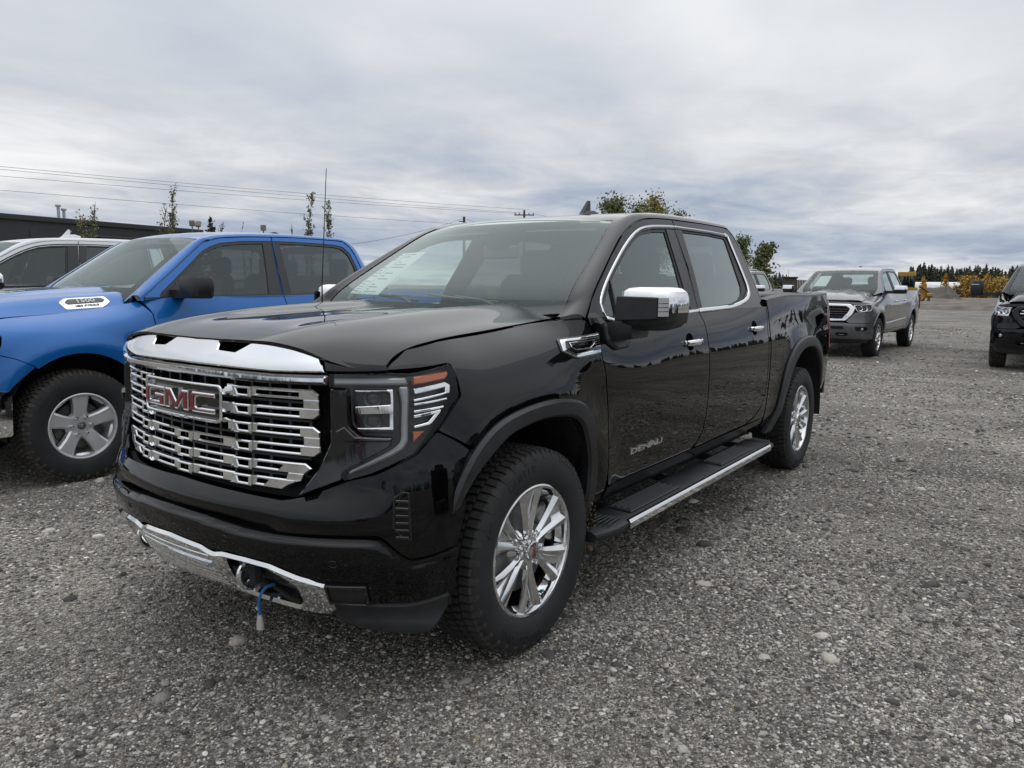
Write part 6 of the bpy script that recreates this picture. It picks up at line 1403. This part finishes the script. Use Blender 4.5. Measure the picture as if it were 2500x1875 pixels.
def gravel_stones():
    """loose stones lying on the lot: too many to count, one object"""
    g = np.random.default_rng(11); P = []; S = []
    zones = [(1.0, 3.4, 8500, .0030, .0062), (1.0, 4.4, 1200, .005, .010), (3.4, 7.5, 1700, .005, .010), (1.0, 6.0, 40, .010, .020), (7.5, 15, 230, .010, .020), (15, 32, 30, .014, .030), (1.2, 9.0, 5, .022, .040)]
    az0, az1 = RAD(-183), RAD(-104)
    for r0, r1, dens, s0, s1 in zones:
        area = .5*(az1-az0)*(r1*r1-r0*r0); n = int(area*dens)
        r = np.sqrt(g.random(n)*(r1*r1-r0*r0)+r0*r0); a = az0+(az1-az0)*g.random(n)
        x = CAM[0]+r*np.cos(a); y = CAM[1]+r*np.sin(a)
        cl = .5+.5*np.sin(x*2.1+1.3*np.sin(y*1.7))*np.sin(y*2.6+.8*np.sin(x*3.1)); cl2 = .5+.5*np.sin(x*.9+y*.7+2)*np.sin(y*1.1-.5*x)
        k = g.random(n) < .12+.88*np.clip(1.5*(.6*cl+.4*cl2)-.15, 0, 1); x, y = x[k], y[k]; s = s0+(s1-s0)*g.random(k.sum())**1.8
        P.append(np.stack([x, y, s*(-.12+.30*g.random(len(s)))], -1)); S.append(s)
    P = np.concatenate(P); S = np.concatenate(S); n = len(P)
    me = bpy.data.meshes.new('gravel_stones'); me.vertices.add(n); me.vertices.foreach_set('co', P.ravel())
    sc = np.stack([S*(.9+.7*g.random(n)), S*(.75+.35*g.random(n)), S*(.42+.3*g.random(n))], -1)
    ro = np.stack([(g.random(n)-.5)*.5, (g.random(n)-.5)*.5, g.random(n)*6.283], -1)
    for nm, arr in (('scl', sc), ('rot', ro)):
        at_ = me.attributes.new(nm, 'FLOAT_VECTOR', 'POINT'); at_.data.foreach_set('vector', arr.ravel())
    at_ = me.attributes.new('pick', 'INT', 'POINT'); at_.data.foreach_set('value', g.integers(0, 5, n).astype(np.int32))
    m = bpy.data.materials.new('loose_stone'); m.use_nodes = True; nt = m.node_tree; b = nt.nodes['Principled BSDF']; N = nt.nodes.new; L = nt.links.new
    oi = N('ShaderNodeObjectInfo'); r = N('ShaderNodeValToRGB'); L(oi.outputs['Random'], r.inputs[0]); e = r.color_ramp.elements
    pts = [(0, (.045, .043, .041)), (.28, (.105, .100, .092)), (.52, (.18, .170, .154)), (.68, (.28, .265, .236)), (.79, (.42, .398, .352)), (.885, (.60, .57, .50)), (.955, (.30, .215, .14)), (.975, (.74, .72, .67))]
    while len(e) < len(pts): e.new(.5)
    for k, (p, c) in enumerate(pts): e[k].position = p; e[k].color = c+(1,)
    tc = N('ShaderNodeTexCoord'); nz = N('ShaderNodeTexNoise'); nz.inputs['Scale'].default_value = 2.2; nz.inputs['Detail'].default_value = 5; L(tc.outputs['Object'], nz.inputs[0])
    mr = N('ShaderNodeMapRange'); L(nz.outputs[0], mr.inputs[0]); mr.inputs[1].default_value = .3; mr.inputs[2].default_value = .7; mr.inputs[3].default_value = .72; mr.inputs[4].default_value = 1.15
    vm = N('ShaderNodeVectorMath'); vm.operation = 'SCALE'; L(r.outputs[0], vm.inputs[0]); L(mr.outputs[0], vm.inputs['Scale']); L(vm.outputs[0], b.inputs['Base Color']); b.inputs['Roughness'].default_value = .78; b.inputs['Specular IOR Level'].default_value = .35
    ng = bpy.data.node_groups.new('scatter_stones', 'GeometryNodeTree'); ng.interface.new_socket('Geometry', in_out='INPUT', socket_type='NodeSocketGeometry'); ng.interface.new_socket('Geometry', in_out='OUTPUT', socket_type='NodeSocketGeometry')
    A = ng.nodes.new; K = ng.links.new; gi = A('NodeGroupInput'); go = A('NodeGroupOutput'); jn = A('GeometryNodeJoinGeometry'); ip = A('GeometryNodeInstanceOnPoints')
    for k in range(5):
        ic = A('GeometryNodeMeshIcoSphere'); ic.inputs['Radius'].default_value = 1; ic.inputs['Subdivisions'].default_value = 2
        sp = A('GeometryNodeSetPosition'); nn = A('ShaderNodeTexNoise'); nn.inputs['Scale'].default_value = 1.1; po = A('GeometryNodeInputPosition'); ad = A('ShaderNodeVectorMath'); ad.operation = 'ADD'; ad.inputs[1].default_value = (k*9.3, k*3.1, 0); K(po.outputs[0], ad.inputs[0]); K(ad.outputs[0], nn.inputs['Vector'])
        sb = A('ShaderNodeVectorMath'); sb.operation = 'SUBTRACT'; sb.inputs[1].default_value = (.5, .5, .5); K(nn.outputs['Color'], sb.inputs[0]); sl = A('ShaderNodeVectorMath'); sl.operation = 'SCALE'; sl.inputs['Scale'].default_value = .95; K(sb.outputs[0], sl.inputs[0])
        K(ic.outputs['Mesh'], sp.inputs['Geometry']); K(sl.outputs[0], sp.inputs['Offset']); ss = A('GeometryNodeSetShadeSmooth'); K(sp.outputs[0], ss.inputs[0]); sm = A('GeometryNodeSetMaterial'); sm.inputs['Material'].default_value = m; K(ss.outputs[0], sm.inputs[0])
        ti = A('GeometryNodeGeometryToInstance'); K(sm.outputs[0], ti.inputs[0]); K(ti.outputs[0], jn.inputs[0])
    def attr(nm, ty):
        a = A('GeometryNodeInputNamedAttribute'); a.data_type = ty; a.inputs['Name'].default_value = nm; return a.outputs[0]
    K(gi.outputs[0], ip.inputs['Points']); K(jn.outputs[0], ip.inputs['Instance']); ip.inputs['Pick Instance'].default_value = True; K(attr('pick', 'INT'), ip.inputs['Instance Index']); K(attr('scl', 'FLOAT_VECTOR'), ip.inputs['Scale'])
    er = A('FunctionNodeEulerToRotation'); K(attr('rot', 'FLOAT_VECTOR'), er.inputs[0]); K(er.outputs[0], ip.inputs['Rotation']); K(ip.outputs[0], go.inputs[0])
    me.materials.append(m)
    o = put('gravel_stones', me, None, None, 'loose grey and tan gravel stones strewn over the lot', 'gravel', kind='stuff')
    md = o.modifiers.new('scatter', 'NODES'); md.node_group = ng
build_ground(); gravel_stones()

# ---------------------------------------------------------------- plants
def leafmat(name, a, b, vs=3.):
    m = mat(name, a, .62, col2=b, vscale=vs); return m
LM = {'green': leafmat('green_leaves', (.075, .095, .034), (.20, .215, .075)), 'olive': leafmat('olive_leaves', (.14, .135, .034), (.32, .27, .065)), 'dark': leafmat('spruce_needles', (.024, .034, .026), (.060, .075, .052)), 'mid': leafmat('pine_needles', (.045, .055, .032), (.105, .110, .058)),
      'orange': leafmat('larch_needles', (.34, .15, .02), (.62, .32, .05)), 'yellow': leafmat('willow_leaves', (.26, .16, .025), (.52, .32, .055)), 'brown': leafmat('brown_brush', (.075, .062, .034), (.16, .12, .055)), 'bark': mat('grey_bark', (.085, .078, .068), .9, var=.4, vscale=20)}
def quads(C, size, g, flat=0., stretch=1.5):
    """many small leaf faces at the points C"""
    n = len(C); d = unit(g.normal(size=(n, 3))); d[:, 2] *= (1-flat); d = unit(d); a = unit(np.cross(d, g.normal(size=(n, 3)))); b = np.cross(d, a)
    s = (size*(.6+.8*g.random(n)))[:, None]; V = np.stack([C-a*s*stretch/2, C+b*s/2, C+a*s*stretch/2, C-b*s/2], 1).reshape(-1, 3); F = np.arange(4*n).reshape(n, 4); return V, F
def leaf_me(name, C, size, g, mt, **k):
    V, F = quads(np.asarray(C), size, g, **k); me = bpy.data.meshes.new(name); me.from_pydata(V.tolist(), [], F.tolist()); me.materials.append(mt); return me
def conifer_me(h, g, mt, dens=1., spread=.20, leaf=.11, airy=1.):
    C = []; wood = tube([(0, 0, 0), (.01*h, 0, h*.5), (0, .01*h, h)], [h*.016, h*.010, .006], 6)
    z = h*.08
    while z < h*.985:
        f = 1-z/h; r = h*spread*(f**.8)*(.75+.5*g.random())+.04; k = int(5+4*f)
        for i in range(k):
            a = g.random()*6.283; n = max(3, int(r/leaf*3.2*dens*airy)); t = g.random(n)**.8; ln = r*(.7+.5*g.random())
            x = ln*t; C.append(np.stack([x*math.cos(a)+g.normal(size=n)*leaf*.35*t, x*math.sin(a)+g.normal(size=n)*leaf*.35*t, z-x*.28+g.normal(size=n)*leaf*.3+x*x*.06], -1))
        z += h*(.045+.015*g.random())*max(.5, f+.3)
    C.append(np.stack([g.normal(size=6)*.02, g.normal(size=6)*.02, h*(.96+.05*g.random(6))], -1))
    w = wood.mesh('trunk'); w.materials.append(LM['bark']); return w, leaf_me('crown', np.concatenate(C), leaf, g, mt)
def broadleaf_me(h, g, mt, width=.3, n=1500, leaf=.10, lowest=.25, upright=1.6, nb=26, stems=1, clump=.35):
    C = []; wood = MB()
    for s in range(stems):
        bx, by = (g.normal(size=2)*.12*h*.2) if stems > 1 else (0, 0); hh = h*(1 if s == 0 else .6+.35*g.random()); lean = g.normal(size=2)*.03*hh
        path = np.array([(bx+lean[0]*t*t+.02*h*math.sin(3*t+s), by+lean[1]*t*t, hh*t) for t in np.linspace(0, 1, 7)]); wood.join(tube(path, np.linspace(h*.011/max(1, stems**.4), .006, 7), 6))
        for k in range(nb//stems):
            t = lowest+(1-lowest)*g.random(); p = np.array([np.interp(t, np.linspace(0, 1, 7), path[:, i]) for i in range(3)]); a = g.random()*6.283; L = hh*width*(.35+.8*g.random())*(1-t*.75)+.05*h; d = unit(np.array([[math.cos(a), math.sin(a), upright*(.6+.5*g.random())]]))[0]
            q = [p+d*L*x+np.array([0, 0, .12*L*x*x]) for x in (0, .5, 1)]; wood.join(tube(q, [h*.0045, h*.003, .003], 4, False))
            m = max(3, int(n/nb)); x = g.random(m)**.7; C.append(p+np.outer(x, d*L)+g.normal(size=(m, 3))*clump*L*.35+np.outer(x*x, [0, 0, .12*L]))
        m = int(n*.12/stems); t = lowest+(1-lowest)*g.random(m); C.append(np.stack([np.interp(t, np.linspace(0, 1, 7), path[:, i]) for i in range(3)], -1)+g.normal(size=(m, 3))*h*.018)
    w = wood.mesh('trunk'); w.materials.append(LM['bark']); return w, leaf_me('crown', np.concatenate(C), leaf, g, mt)
def plant(name, mes, loc, label, cat='tree', group=None, rz=0, sc=1., parts=('trunk', 'crown')):
    o = empty(name, tuple(loc), rz, label, cat, group); o.scale = (sc, sc, sc)
    for n, me in zip(parts, mes): put(n, me, None, o)
    return o
G = np.random.default_rng(23)
def trees():
    def H(px, py, d): return at(px, py, d)[2]
    # broadleaved trees behind the black cab
    for px, py, d, w, mt, n, lab, cl in ((1497, 474, 46, .30, 'green', 3000, 'leafy green aspen rising behind the middle of the black roof', .9), (1545, 486, 47, .30, 'green', 1800, 'lower leafy aspen between the green and the yellowish one', .9), (1590, 478, 44, .32, 'olive', 2800, 'yellowish green aspen behind the black roof, right of the greener one', .9), (1655, 489, 45, .24, 'green', 900, 'thin sparse aspen at the right of the trees behind the black roof', .8), (1812, 560, 38, .22, 'green', 900, 'slim tree partly hidden by the rear edge of the black cab', .7), (1852, 588, 36, .26, 'green', 1500, 'bushy young tree just right of the black cab', .8)):
        p = on_ground(px, d); h = H(px, py, d)/1.14; plant('aspen_tree', broadleaf_me(h, G, LM[mt], w, int(n*2.2), .10 if n > 1000 else .08, .30, 1.1, 46 if n > 1000 else 26, 1, cl), p, lab, group='trees behind the black pickup')
    # slim saplings along the street
    for px, py, d, n, lab, st in ((228, 474, 40, 420, 'tall slim sapling in front of the dark building', 3), (205, 540, 37, 900, 'olive bush at the foot of the dark building', 5), (432, 452, 38, 520, 'tallest slim sapling above the blue windshield', 1), (404, 497, 39, 160, 'short bare sapling left of the tallest one', 1), (760, 474, 38, 700, 'leafy slim sapling above the blue rear door', 2), (812, 490, 38, 420, 'slim sapling behind the whip antenna', 1), (612, 543, 40, 130, 'sparse sapling top above the blue front door', 3), (722, 545, 40, 60, 'tiny sapling top left of the leafy slim one', 1), (545, 543, 40, 50, 'tiny sapling top beside the small spruce', 1)):
        p = on_ground(px, d); h = H(px, py, d)/1.07; plant('sapling', broadleaf_me(h, G, LM['olive' if 'bush' in lab else 'green'], .13 if st < 4 else .4, int(n*1.2), .07, .35, 3.2, 16+8*st, st, .35), p, lab, 'sapling', 'saplings along the street')
    p = on_ground(521, 60); plant('spruce_tree', conifer_me(H(521, 532, 60), G, LM['dark'], 1., .24, .17), p, 'small dark spruce top just above the blue roof')
    # far conifers right of the silver pickup
    var = [conifer_me(h, G, LM[mt], 1, sp, .22, 1.) for h, mt, sp in ((6.3, 'dark', .22), (6.9, 'mid', .24), (5.6, 'dark', .26), (6.5, 'mid', .30), (6.0, 'mid', .20))]
    k = 0
    for px in np.arange(2222, 2520, 3.6):
        d = 138+34*G.random(); p = on_ground(px+G.normal()*2.5, d); i = int(G.integers(0, 5)); tall = 1.12 if (2235 < px < 2280) else .92+.14*G.random()
        plant('conifer_tree', var[i], p, 'dark green conifer in the far tree line right of the silver pickup', group='far conifers', rz=G.random()*6, sc=tall*d/150*.86)
    for px in np.arange(1868, 1925, 4.2):
        d = 190+30*G.random(); p = on_ground(px, d); plant('conifer_tree', var[int(G.integers(0, 5))], p, 'small dark conifer in the far tree line left of the silver pickup', group='far conifers on the left', rz=G.random()*6, sc=.72+.1*G.random())
    # larches and brush
    for px, py, d, lab in ((2253, 674, 100, 'narrow golden larch behind the yellow bulldozer'), (2307, 668, 106, 'golden larch in front of the dark conifers'), (2383, 678, 108, 'golden larch among the yellow brush, right of the white tank'), (2455, 680, 105, 'golden larch next to the charcoal pickup')):
        p = on_ground(px, d); plant('larch_tree', conifer_me(H(px, py, d), G, LM['orange'], .55, .30, .17, .8), p, lab)
    bv = [broadleaf_me(2.6, G, LM['yellow'], .55, 520, .17, .05, 1.5, 40, 6, .8) for _ in range(3)]; bo = broadleaf_me(2.0, G, LM['brown'], .55, 420, .16, .05, 1.3, 36, 6, .8)
    for i, px in enumerate(np.arange(2292, 2520, 6.4)):
        d = 97+10*G.random(); p = on_ground(px+G.normal()*3, d); a = min(1, max(.45, (px-2285)/70.)); plant('willow_shrub', bv[i % 3] if G.random() < .85 else bo, p, 'yellow autumn willow shrub in the brush left of the charcoal pickup', 'shrub', 'yellow willow shrubs', rz=G.random()*6, sc=(.85+.45*G.random())*a)
    for px in np.arange(1866, 1935, 6.):
        p = on_ground(px, 62+8*G.random()); plant('brown_shrub', bo, p, 'brownish green shrub beyond the tailgate of the black pickup', 'shrub', 'brown shrubs', rz=G.random()*6, sc=.62+.2*G.random())
trees()
def far_wood():
    """tree line that closes the horizon all round, out of the picture but in the mirrors of chrome and paint"""
    g = np.random.default_rng(4); V = []; F = []
    for k in range(900):
        a = RAD(-98+280*g.random()); r = 185+70*g.random(); x, y = CAM[0]+r*math.cos(a), CAM[1]+r*math.sin(a); h = 5+4.5*g.random(); w = 1.2+.8*g.random()
        for lv in range(4):
            z0 = h*(.1+.22*lv); z1 = z0+h*.34; ww = w*(1-.22*lv); b = len(V); t = g.random()*6
            for i in range(7): V.append((x+ww*(.75+.4*g.random())*math.cos(t+i*.9), y+ww*(.75+.4*g.random())*math.sin(t+i*.9), z0-.2*g.random()))
            V.append((x, y, z1)); F += [(b+i, b+(i+1) % 7, b+7) for i in range(7)]
    m = MB(); m.add(V, F, smooth=False); put('far_wood', m, LM['dark'], None, 'distant dark wood along the horizon', 'wood', kind='stuff')
far_wood()

# ---------------------------------------------------------------- buildings, poles, wires
def street():
    clad = mat('charcoal_metal_cladding', (.030, .031, .034), .6, var=.15, vscale=2); trim = mat('dark_fascia', (.022, .022, .024), .5); lite = mat('galvanised_pipe', (.42, .43, .44), .45, .6)
    zt = 6.0; A = at(0, 526, depth_for(0, 526, zt)); Bp = at(420, 560, depth_for(420, 560, zt)); d = (Bp-A)[:2]; Ln = np.linalg.norm(d); d = d/Ln; n = np.array([-d[1], d[0]])
    if n@(CAM[:2]-A[:2]) < 0: n = -n
    o = empty('dark_building', (A[0], A[1], 0), 0, 'long low charcoal building with a flat roof behind the white pickup', 'building'); x = np.array([d[0], d[1], 0]); y = np.array([n[0], n[1], 0]); R = np.stack([x, y, [0, 0, 1]], 1)
    L0, L1 = -26, Ln+3
    put('wall', MB().join(rbox(((L0+L1)/2, -9, zt/2), (L1-L0, 18, zt), .02), m4(R)), clad, o)
    put('parapet', MB().join(rbox(((L0+L1)/2, .05, zt-.02), (L1-L0+.3, .3, .38), .03), m4(R)), trim, o)
    put('gutter', MB().join(rbox((L1/2+3.1, .25, zt-1.05), (L1-6.2, .5, .16), .03), m4(R)), trim, o)
    for k in range(int((L1-L0)/3.1)): put('cladding_panel', MB().join(rbox((L0+1.55+3.1*k, .03, (zt-.3)/2-.3), (3.06, .06, zt-.8), .012), m4(R)), clad, o)
    q = at(128, 560, 48)
    for dx, h in ((0, 1.25), (.42, 1.0)):
        pp = ((at(160, 540, depth_for(160, 540, zt))-A)[:2]@d)+dx; put('roof_vent', MB().join(lathe([(0, zt+h), (.20, zt+h), (.20, zt+h-.14), (.11, zt+h-.16), (.11, zt-.3)], 14, 'z'), m4(np.eye(3), (0, 0, 0))).map(lambda v: v+np.array([pp, -1.2, 0])).map(lambda v: v@R.T), lite, o)
    pp = ((at(124, 541, depth_for(124, 541, zt))-A)[:2]@d); put('wall_lamp', MB().join(rbox((pp, .34, zt-.82), (.22, .16, .12), .02), m4(R)), M['lampw'], o)
    # utility poles
    wood = mat('weathered_pole_wood', (.07, .058, .046), .9, var=.3, vscale=5); por = mat('grey_insulator', (.25, .25, .26), .4)
    def pole(px, py, dep, label, arms=True):
        t = at(px, py, dep); p = empty('utility_pole', (t[0], t[1], 0), math.atan2(pray(px, 700)[1], pray(px, 700)[0]), label, 'utility pole')
        put('post', tube([(0, 0, 0), (0, 0, t[2]*.5), (0, 0, t[2])], [.17, .15, .12], 10), wood, p)
        if arms:
            put('cross_arm', rbox((0, 0, t[2]-.55), (.12, 2.3, .12), .02), wood, p)
            for yy in (-1.05, -.55, .55, 1.05): put('insulator', lathe([(0, .2), (.05, .18), (.07, .05), (.04, 0)], 8, 'z').map(lambda v: v+np.array([0, yy, t[2]-.49])), por, p)
        else:
            put('bracket', rbox((0, .25, t[2]-.45), (.08, .5, .08), .02), wood, p); put('insulator', lathe([(0, .2), (.07, .18), (.08, .02), (.04, 0)], 8, 'z').map(lambda v: v+np.array([0, -.2, t[2]-.7])), por, p)
        return t
    tB = pole(1280, 513, 85, 'far utility pole with a cross arm, top just above the black roof'); tA = pole(1133, 529, 70, 'nearer utility pole left of the one with the cross arm', False)
    wire = mat('aluminium_wire', (.05, .05, .055), .5)
    def wr(name, a, b, sag, label):
        t = np.linspace(0, 1, 24)[:, None]; P = a+(b-a)*t; P[:, 2] -= sag*4*t[:, 0]*(1-t[:, 0]); put(name, tube(P, .014, 5, False), wire, None, label, 'wire', 'overhead wires')
    for (pl, pr_, dr, lab) in (((-420, 366), (1292, 512), 85, 'topmost overhead wire running to the far pole'), ((-420, 372), (1270, 519), 85, 'second overhead wire from the top'), ((-420, 393), (1262, 521), 85, 'third overhead wire from the top'), ((-420, 428), (1285, 556), 85, 'lowest long overhead wire passing behind the black roof')):
        wr('overhead_wire', at(pl[0], pl[1], 46), at(pr_[0], pr_[1], dr), .25, lab)
    wr('overhead_wire', at(1126, 535, 70), at(640, 617, 40), .5, 'single wire sloping from the nearer pole down behind the blue roof')
    wr('overhead_wire', at(1140, 536, 70), at(1500, 590, 95), .6, 'short wire from the nearer pole to behind the black roof')
    wr('overhead_wire', at(1296, 520, 85), at(1700, 590, 120), .4, 'wire leaving the far pole to the right behind the black roof')
    for px, py, lab, a in ((469, 545, 'left floodlight head above the blue roof', .2), (484, 547, 'right floodlight head above the blue roof', -.5), (643, 556, 'single floodlight head above the blue front door', .1)):
        t = at(px, py, 60); f = empty('floodlight', (t[0], t[1], 0), RAD(40), lab, 'floodlight'); put('mast', tube([(0, 0, 0), (0, 0, t[2]-.15)], .05, 8), M['rotor'], f); put('lamp_head', rbox((0, 0, t[2]), (.25, .42, .48), .05, roty(a)), mat('beige_lamp', (.22, .19, .15), .5), f)
    # wooden shed and board fence far behind
    bw = mat('weathered_boards', (.085, .075, .062), .9, var=.35, vscale=3); p = on_ground(1927, 150); hz = at(1927, 677, 150)[2]; az = math.atan2(pray(1927, 700)[1], pray(1927, 700)[0])
    s = empty('wooden_shed', tuple(p), az, 'weathered board shed with a flat roof in the far left of the silver pickup', 'shed'); put('core', rbox((0, 0, hz/2), (3, 2.7, hz-.2), .02), M['dark'], s); put('roof', rbox((-.1, 0, hz-.05), (3.5, 3.1, .28), .03), mat('shed_roof', (.04, .035, .03), .8), s)
    for k in range(11): put('board', rbox((-1.53, 1.25-.25*k, hz/2-.1), (.05, .22, hz-.3), .01), bw, s)
    put('mast', tube([(0, .3, hz), (0, .3, hz+1.4)], .03, 5), M['rotor'], s)
    q = on_ground(1958, 152); f = empty('board_fence', tuple(q), az, 'far board fence between the shed and the silver pickup', 'fence')
    for k in range(10): put('board', rbox((0, 1.3-.3*k, 1.5), (.06, .26, 2.9), .01), bw, f)
    # white tank with red band
    tm = mat('white_tank_paint', (.78, .78, .77), .45, var=.05, vscale=2); rm = mat('faded_red_band', (.30, .05, .03), .6)
    c = on_ground(2285, 118); az = math.atan2(pray(2285, 700)[1], pray(2285, 700)[0])
    t = empty('white_tank', tuple(c), az+math.pi/2, 'long white horizontal tank with a red band behind the mound', 'tank')
    prof = [(0, -4.6), (.6, -4.5), (1.0, -4.25), (1.2, -3.9), (1.2, 3.9), (1.0, 4.25), (.6, 4.5), (0, 4.6)]; put('shell', lathe(prof[::-1], 28, 'x').map(lambda v: v+np.array([0, 0, 1.25])), tm, t)
    put('band', lathe([(1.215, -3.9), (1.215, 3.9)][::-1], 28, 'x').map(lambda v: v*np.array([1, 1, .30])+np.array([0, 0, .85])), rm, t)
    for xx in (-3, 3): put('saddle', rbox((xx, 0, .25), (.5, 1.8, .5), .03), M['dark'], t)
    # mound of earth
    em = mat('piled_earth', (.075, .066, .055), .95, col2=(.155, .14, .118), vscale=1.6, bump=.7, bscale=6); c = on_ground(2290, 88); g = np.random.default_rng(8); V = []; nn = 26
    for i in range(nn):
        for j in range(nn):
            x = (i/(nn-1)-.5)*2; y = (j/(nn-1)-.5)*2; h = 1.35*max(0, 1-((x*1.0)**2+(y*1.0+.0)**2)**.62)+.55*math.exp(-((x)**2*6+(y-.42)**2*14))+.8*math.exp(-(x**2*5+(y+.45)**2*9)); V.append((x*2.4, y*2.7, h*(1-.0)+.10*g.random()*(h > .1)))
    m = MB(); m.add(V, [(i*nn+j, (i+1)*nn+j, (i+1)*nn+j+1, i*nn+j+1) for i in range(nn-1) for j in range(nn-1)], smooth=True); mo = put('earth_mound', m, em, None, 'pile of grey brown earth next to the yellow bulldozer', 'mound'); mo.location = tuple(c); mo.rotation_euler = (0, 0, math.atan2(pray(2290, 700)[1], pray(2290, 700)[0]))
street()

def dozer():
    Y = mat('machine_yellow', (.42, .24, .025), .5, var=.2, vscale=5); K = M['plastic']; d = 74; c = on_ground(2212, d); az = math.atan2(pray(2212, 700)[1], pray(2212, 700)[0]); top = at(2212, 664, d)[2]
    o = empty('yellow_bulldozer', tuple(c), az+math.pi/2, 'yellow bulldozer with a rear ripper, half hidden by the silver pickup', 'bulldozer')   # local +x points to the left of the picture
    rf = put('cab_roof', rbox((0, 0, top-.22), (1.62, 1.5, .44), .05), Y, o)
    for k in range(5): put('roof_lettering', rbox((-.30-.085*k, -.76, top-.24), (.045, .02, .20 if k != 3 else .06), .004), K, rf)
    for x in (-.70, .70):
        for y in (-.62, .62): put('cab_post', rbox((x, y, (top-.4+1.5)/2), (.16, .14, top-.4-1.5), .02), K, o)
    put('cab_rear_post', rbox((-.55, -.66, (top-.4+1.5)/2), (.40, .10, top-.4-1.5), .02), K, o)
    put('cab_glass', rbox((0, 0, (top-.4+1.5)/2), (1.3, 1.2, top-.4-1.55), .02), M['tint'], o); put('seat', rbox((0, 0, 1.7), (.5, .5, .7), .06), M['seat'], o)
    put('body', rbox((.2, 0, 1.15), (2.4, 1.4, .75), .06), Y, o); put('engine_hood', loft([[(x, y, z) for y, z in ((-.5, 1.0), (-.5, h_), (.5, h_), (.5, 1.0))] for x, h_ in ((1.0, 1.95), (2.6, 1.75))], True, True, True, smooth=False), Y, o); put('exhaust', tube([(1.6, .2, 1.8), (1.6, .2, 2.7)], .07, 8), K, o)
    for y in (-.95, .95):
        tr = fillet([(-1.5, .05), (1.9, .05), (2.3, .45), (1.9, .95), (-1.4, .95), (-1.8, .5)], .25, 5); t_ = prism((0, y-.25, 0), (1, 0, 0), (0, 0, 1), tr, -.5, bevel=.02); tk = put('track', t_, M['dark'], o)
        for k in range(9): put('track_shoe', rbox((-1.5+.4*k, y, .98), (.28, .52, .05), .01), M['rotor'], tk)
        put('drive_sprocket', lathe([(0, .1), (.3, .1), (.33, 0), (.3, -.1), (0, -.1)][::-1], 14).map(lambda v: v+np.array([-1.35, y-.22 if y < 0 else y+.22, .6])), Y, tk)
    put('blade', loft([[(3.0+.25*math.cos(z*2.2), y, z) for z in np.linspace(.05, 1.2, 7)] for y in (-1.7, 1.7)], False), Y, o)
    rx = -1.75
    put('ripper_frame', prism((0, .18, 0), (1, 0, 0), (0, 0, 1), [(rx+.4, .7), (rx+.42, 1.75), (rx+.15, 2.05), (rx-.05, 1.9), (rx-.15, 1.1), (rx-.55, .95), (rx-.6, .55), (rx, .55)], .36, bevel=.03), Y, o)
    put('ripper_beam', rbox((rx-.35, 0, .82), (.55, 1.9, .34), .05), Y, o)
    for y in (-.55, .55): put('ripper_shank', prism((0, y+.05, 0), (1, 0, 0), (0, 0, 1), [(rx-.25, .75), (rx-.45, .75), (rx-.42, .25), (rx-.30, .02), (rx-.08, -.0), (rx-.18, .18), (rx-.22, .35)], .1, bevel=.01), M['rotor'], o)
    put('ripper_cylinder', tube([(rx+.5, .4, 1.6), (rx-.3, .4, 1.0)], .07, 8), K, o)
dozer()
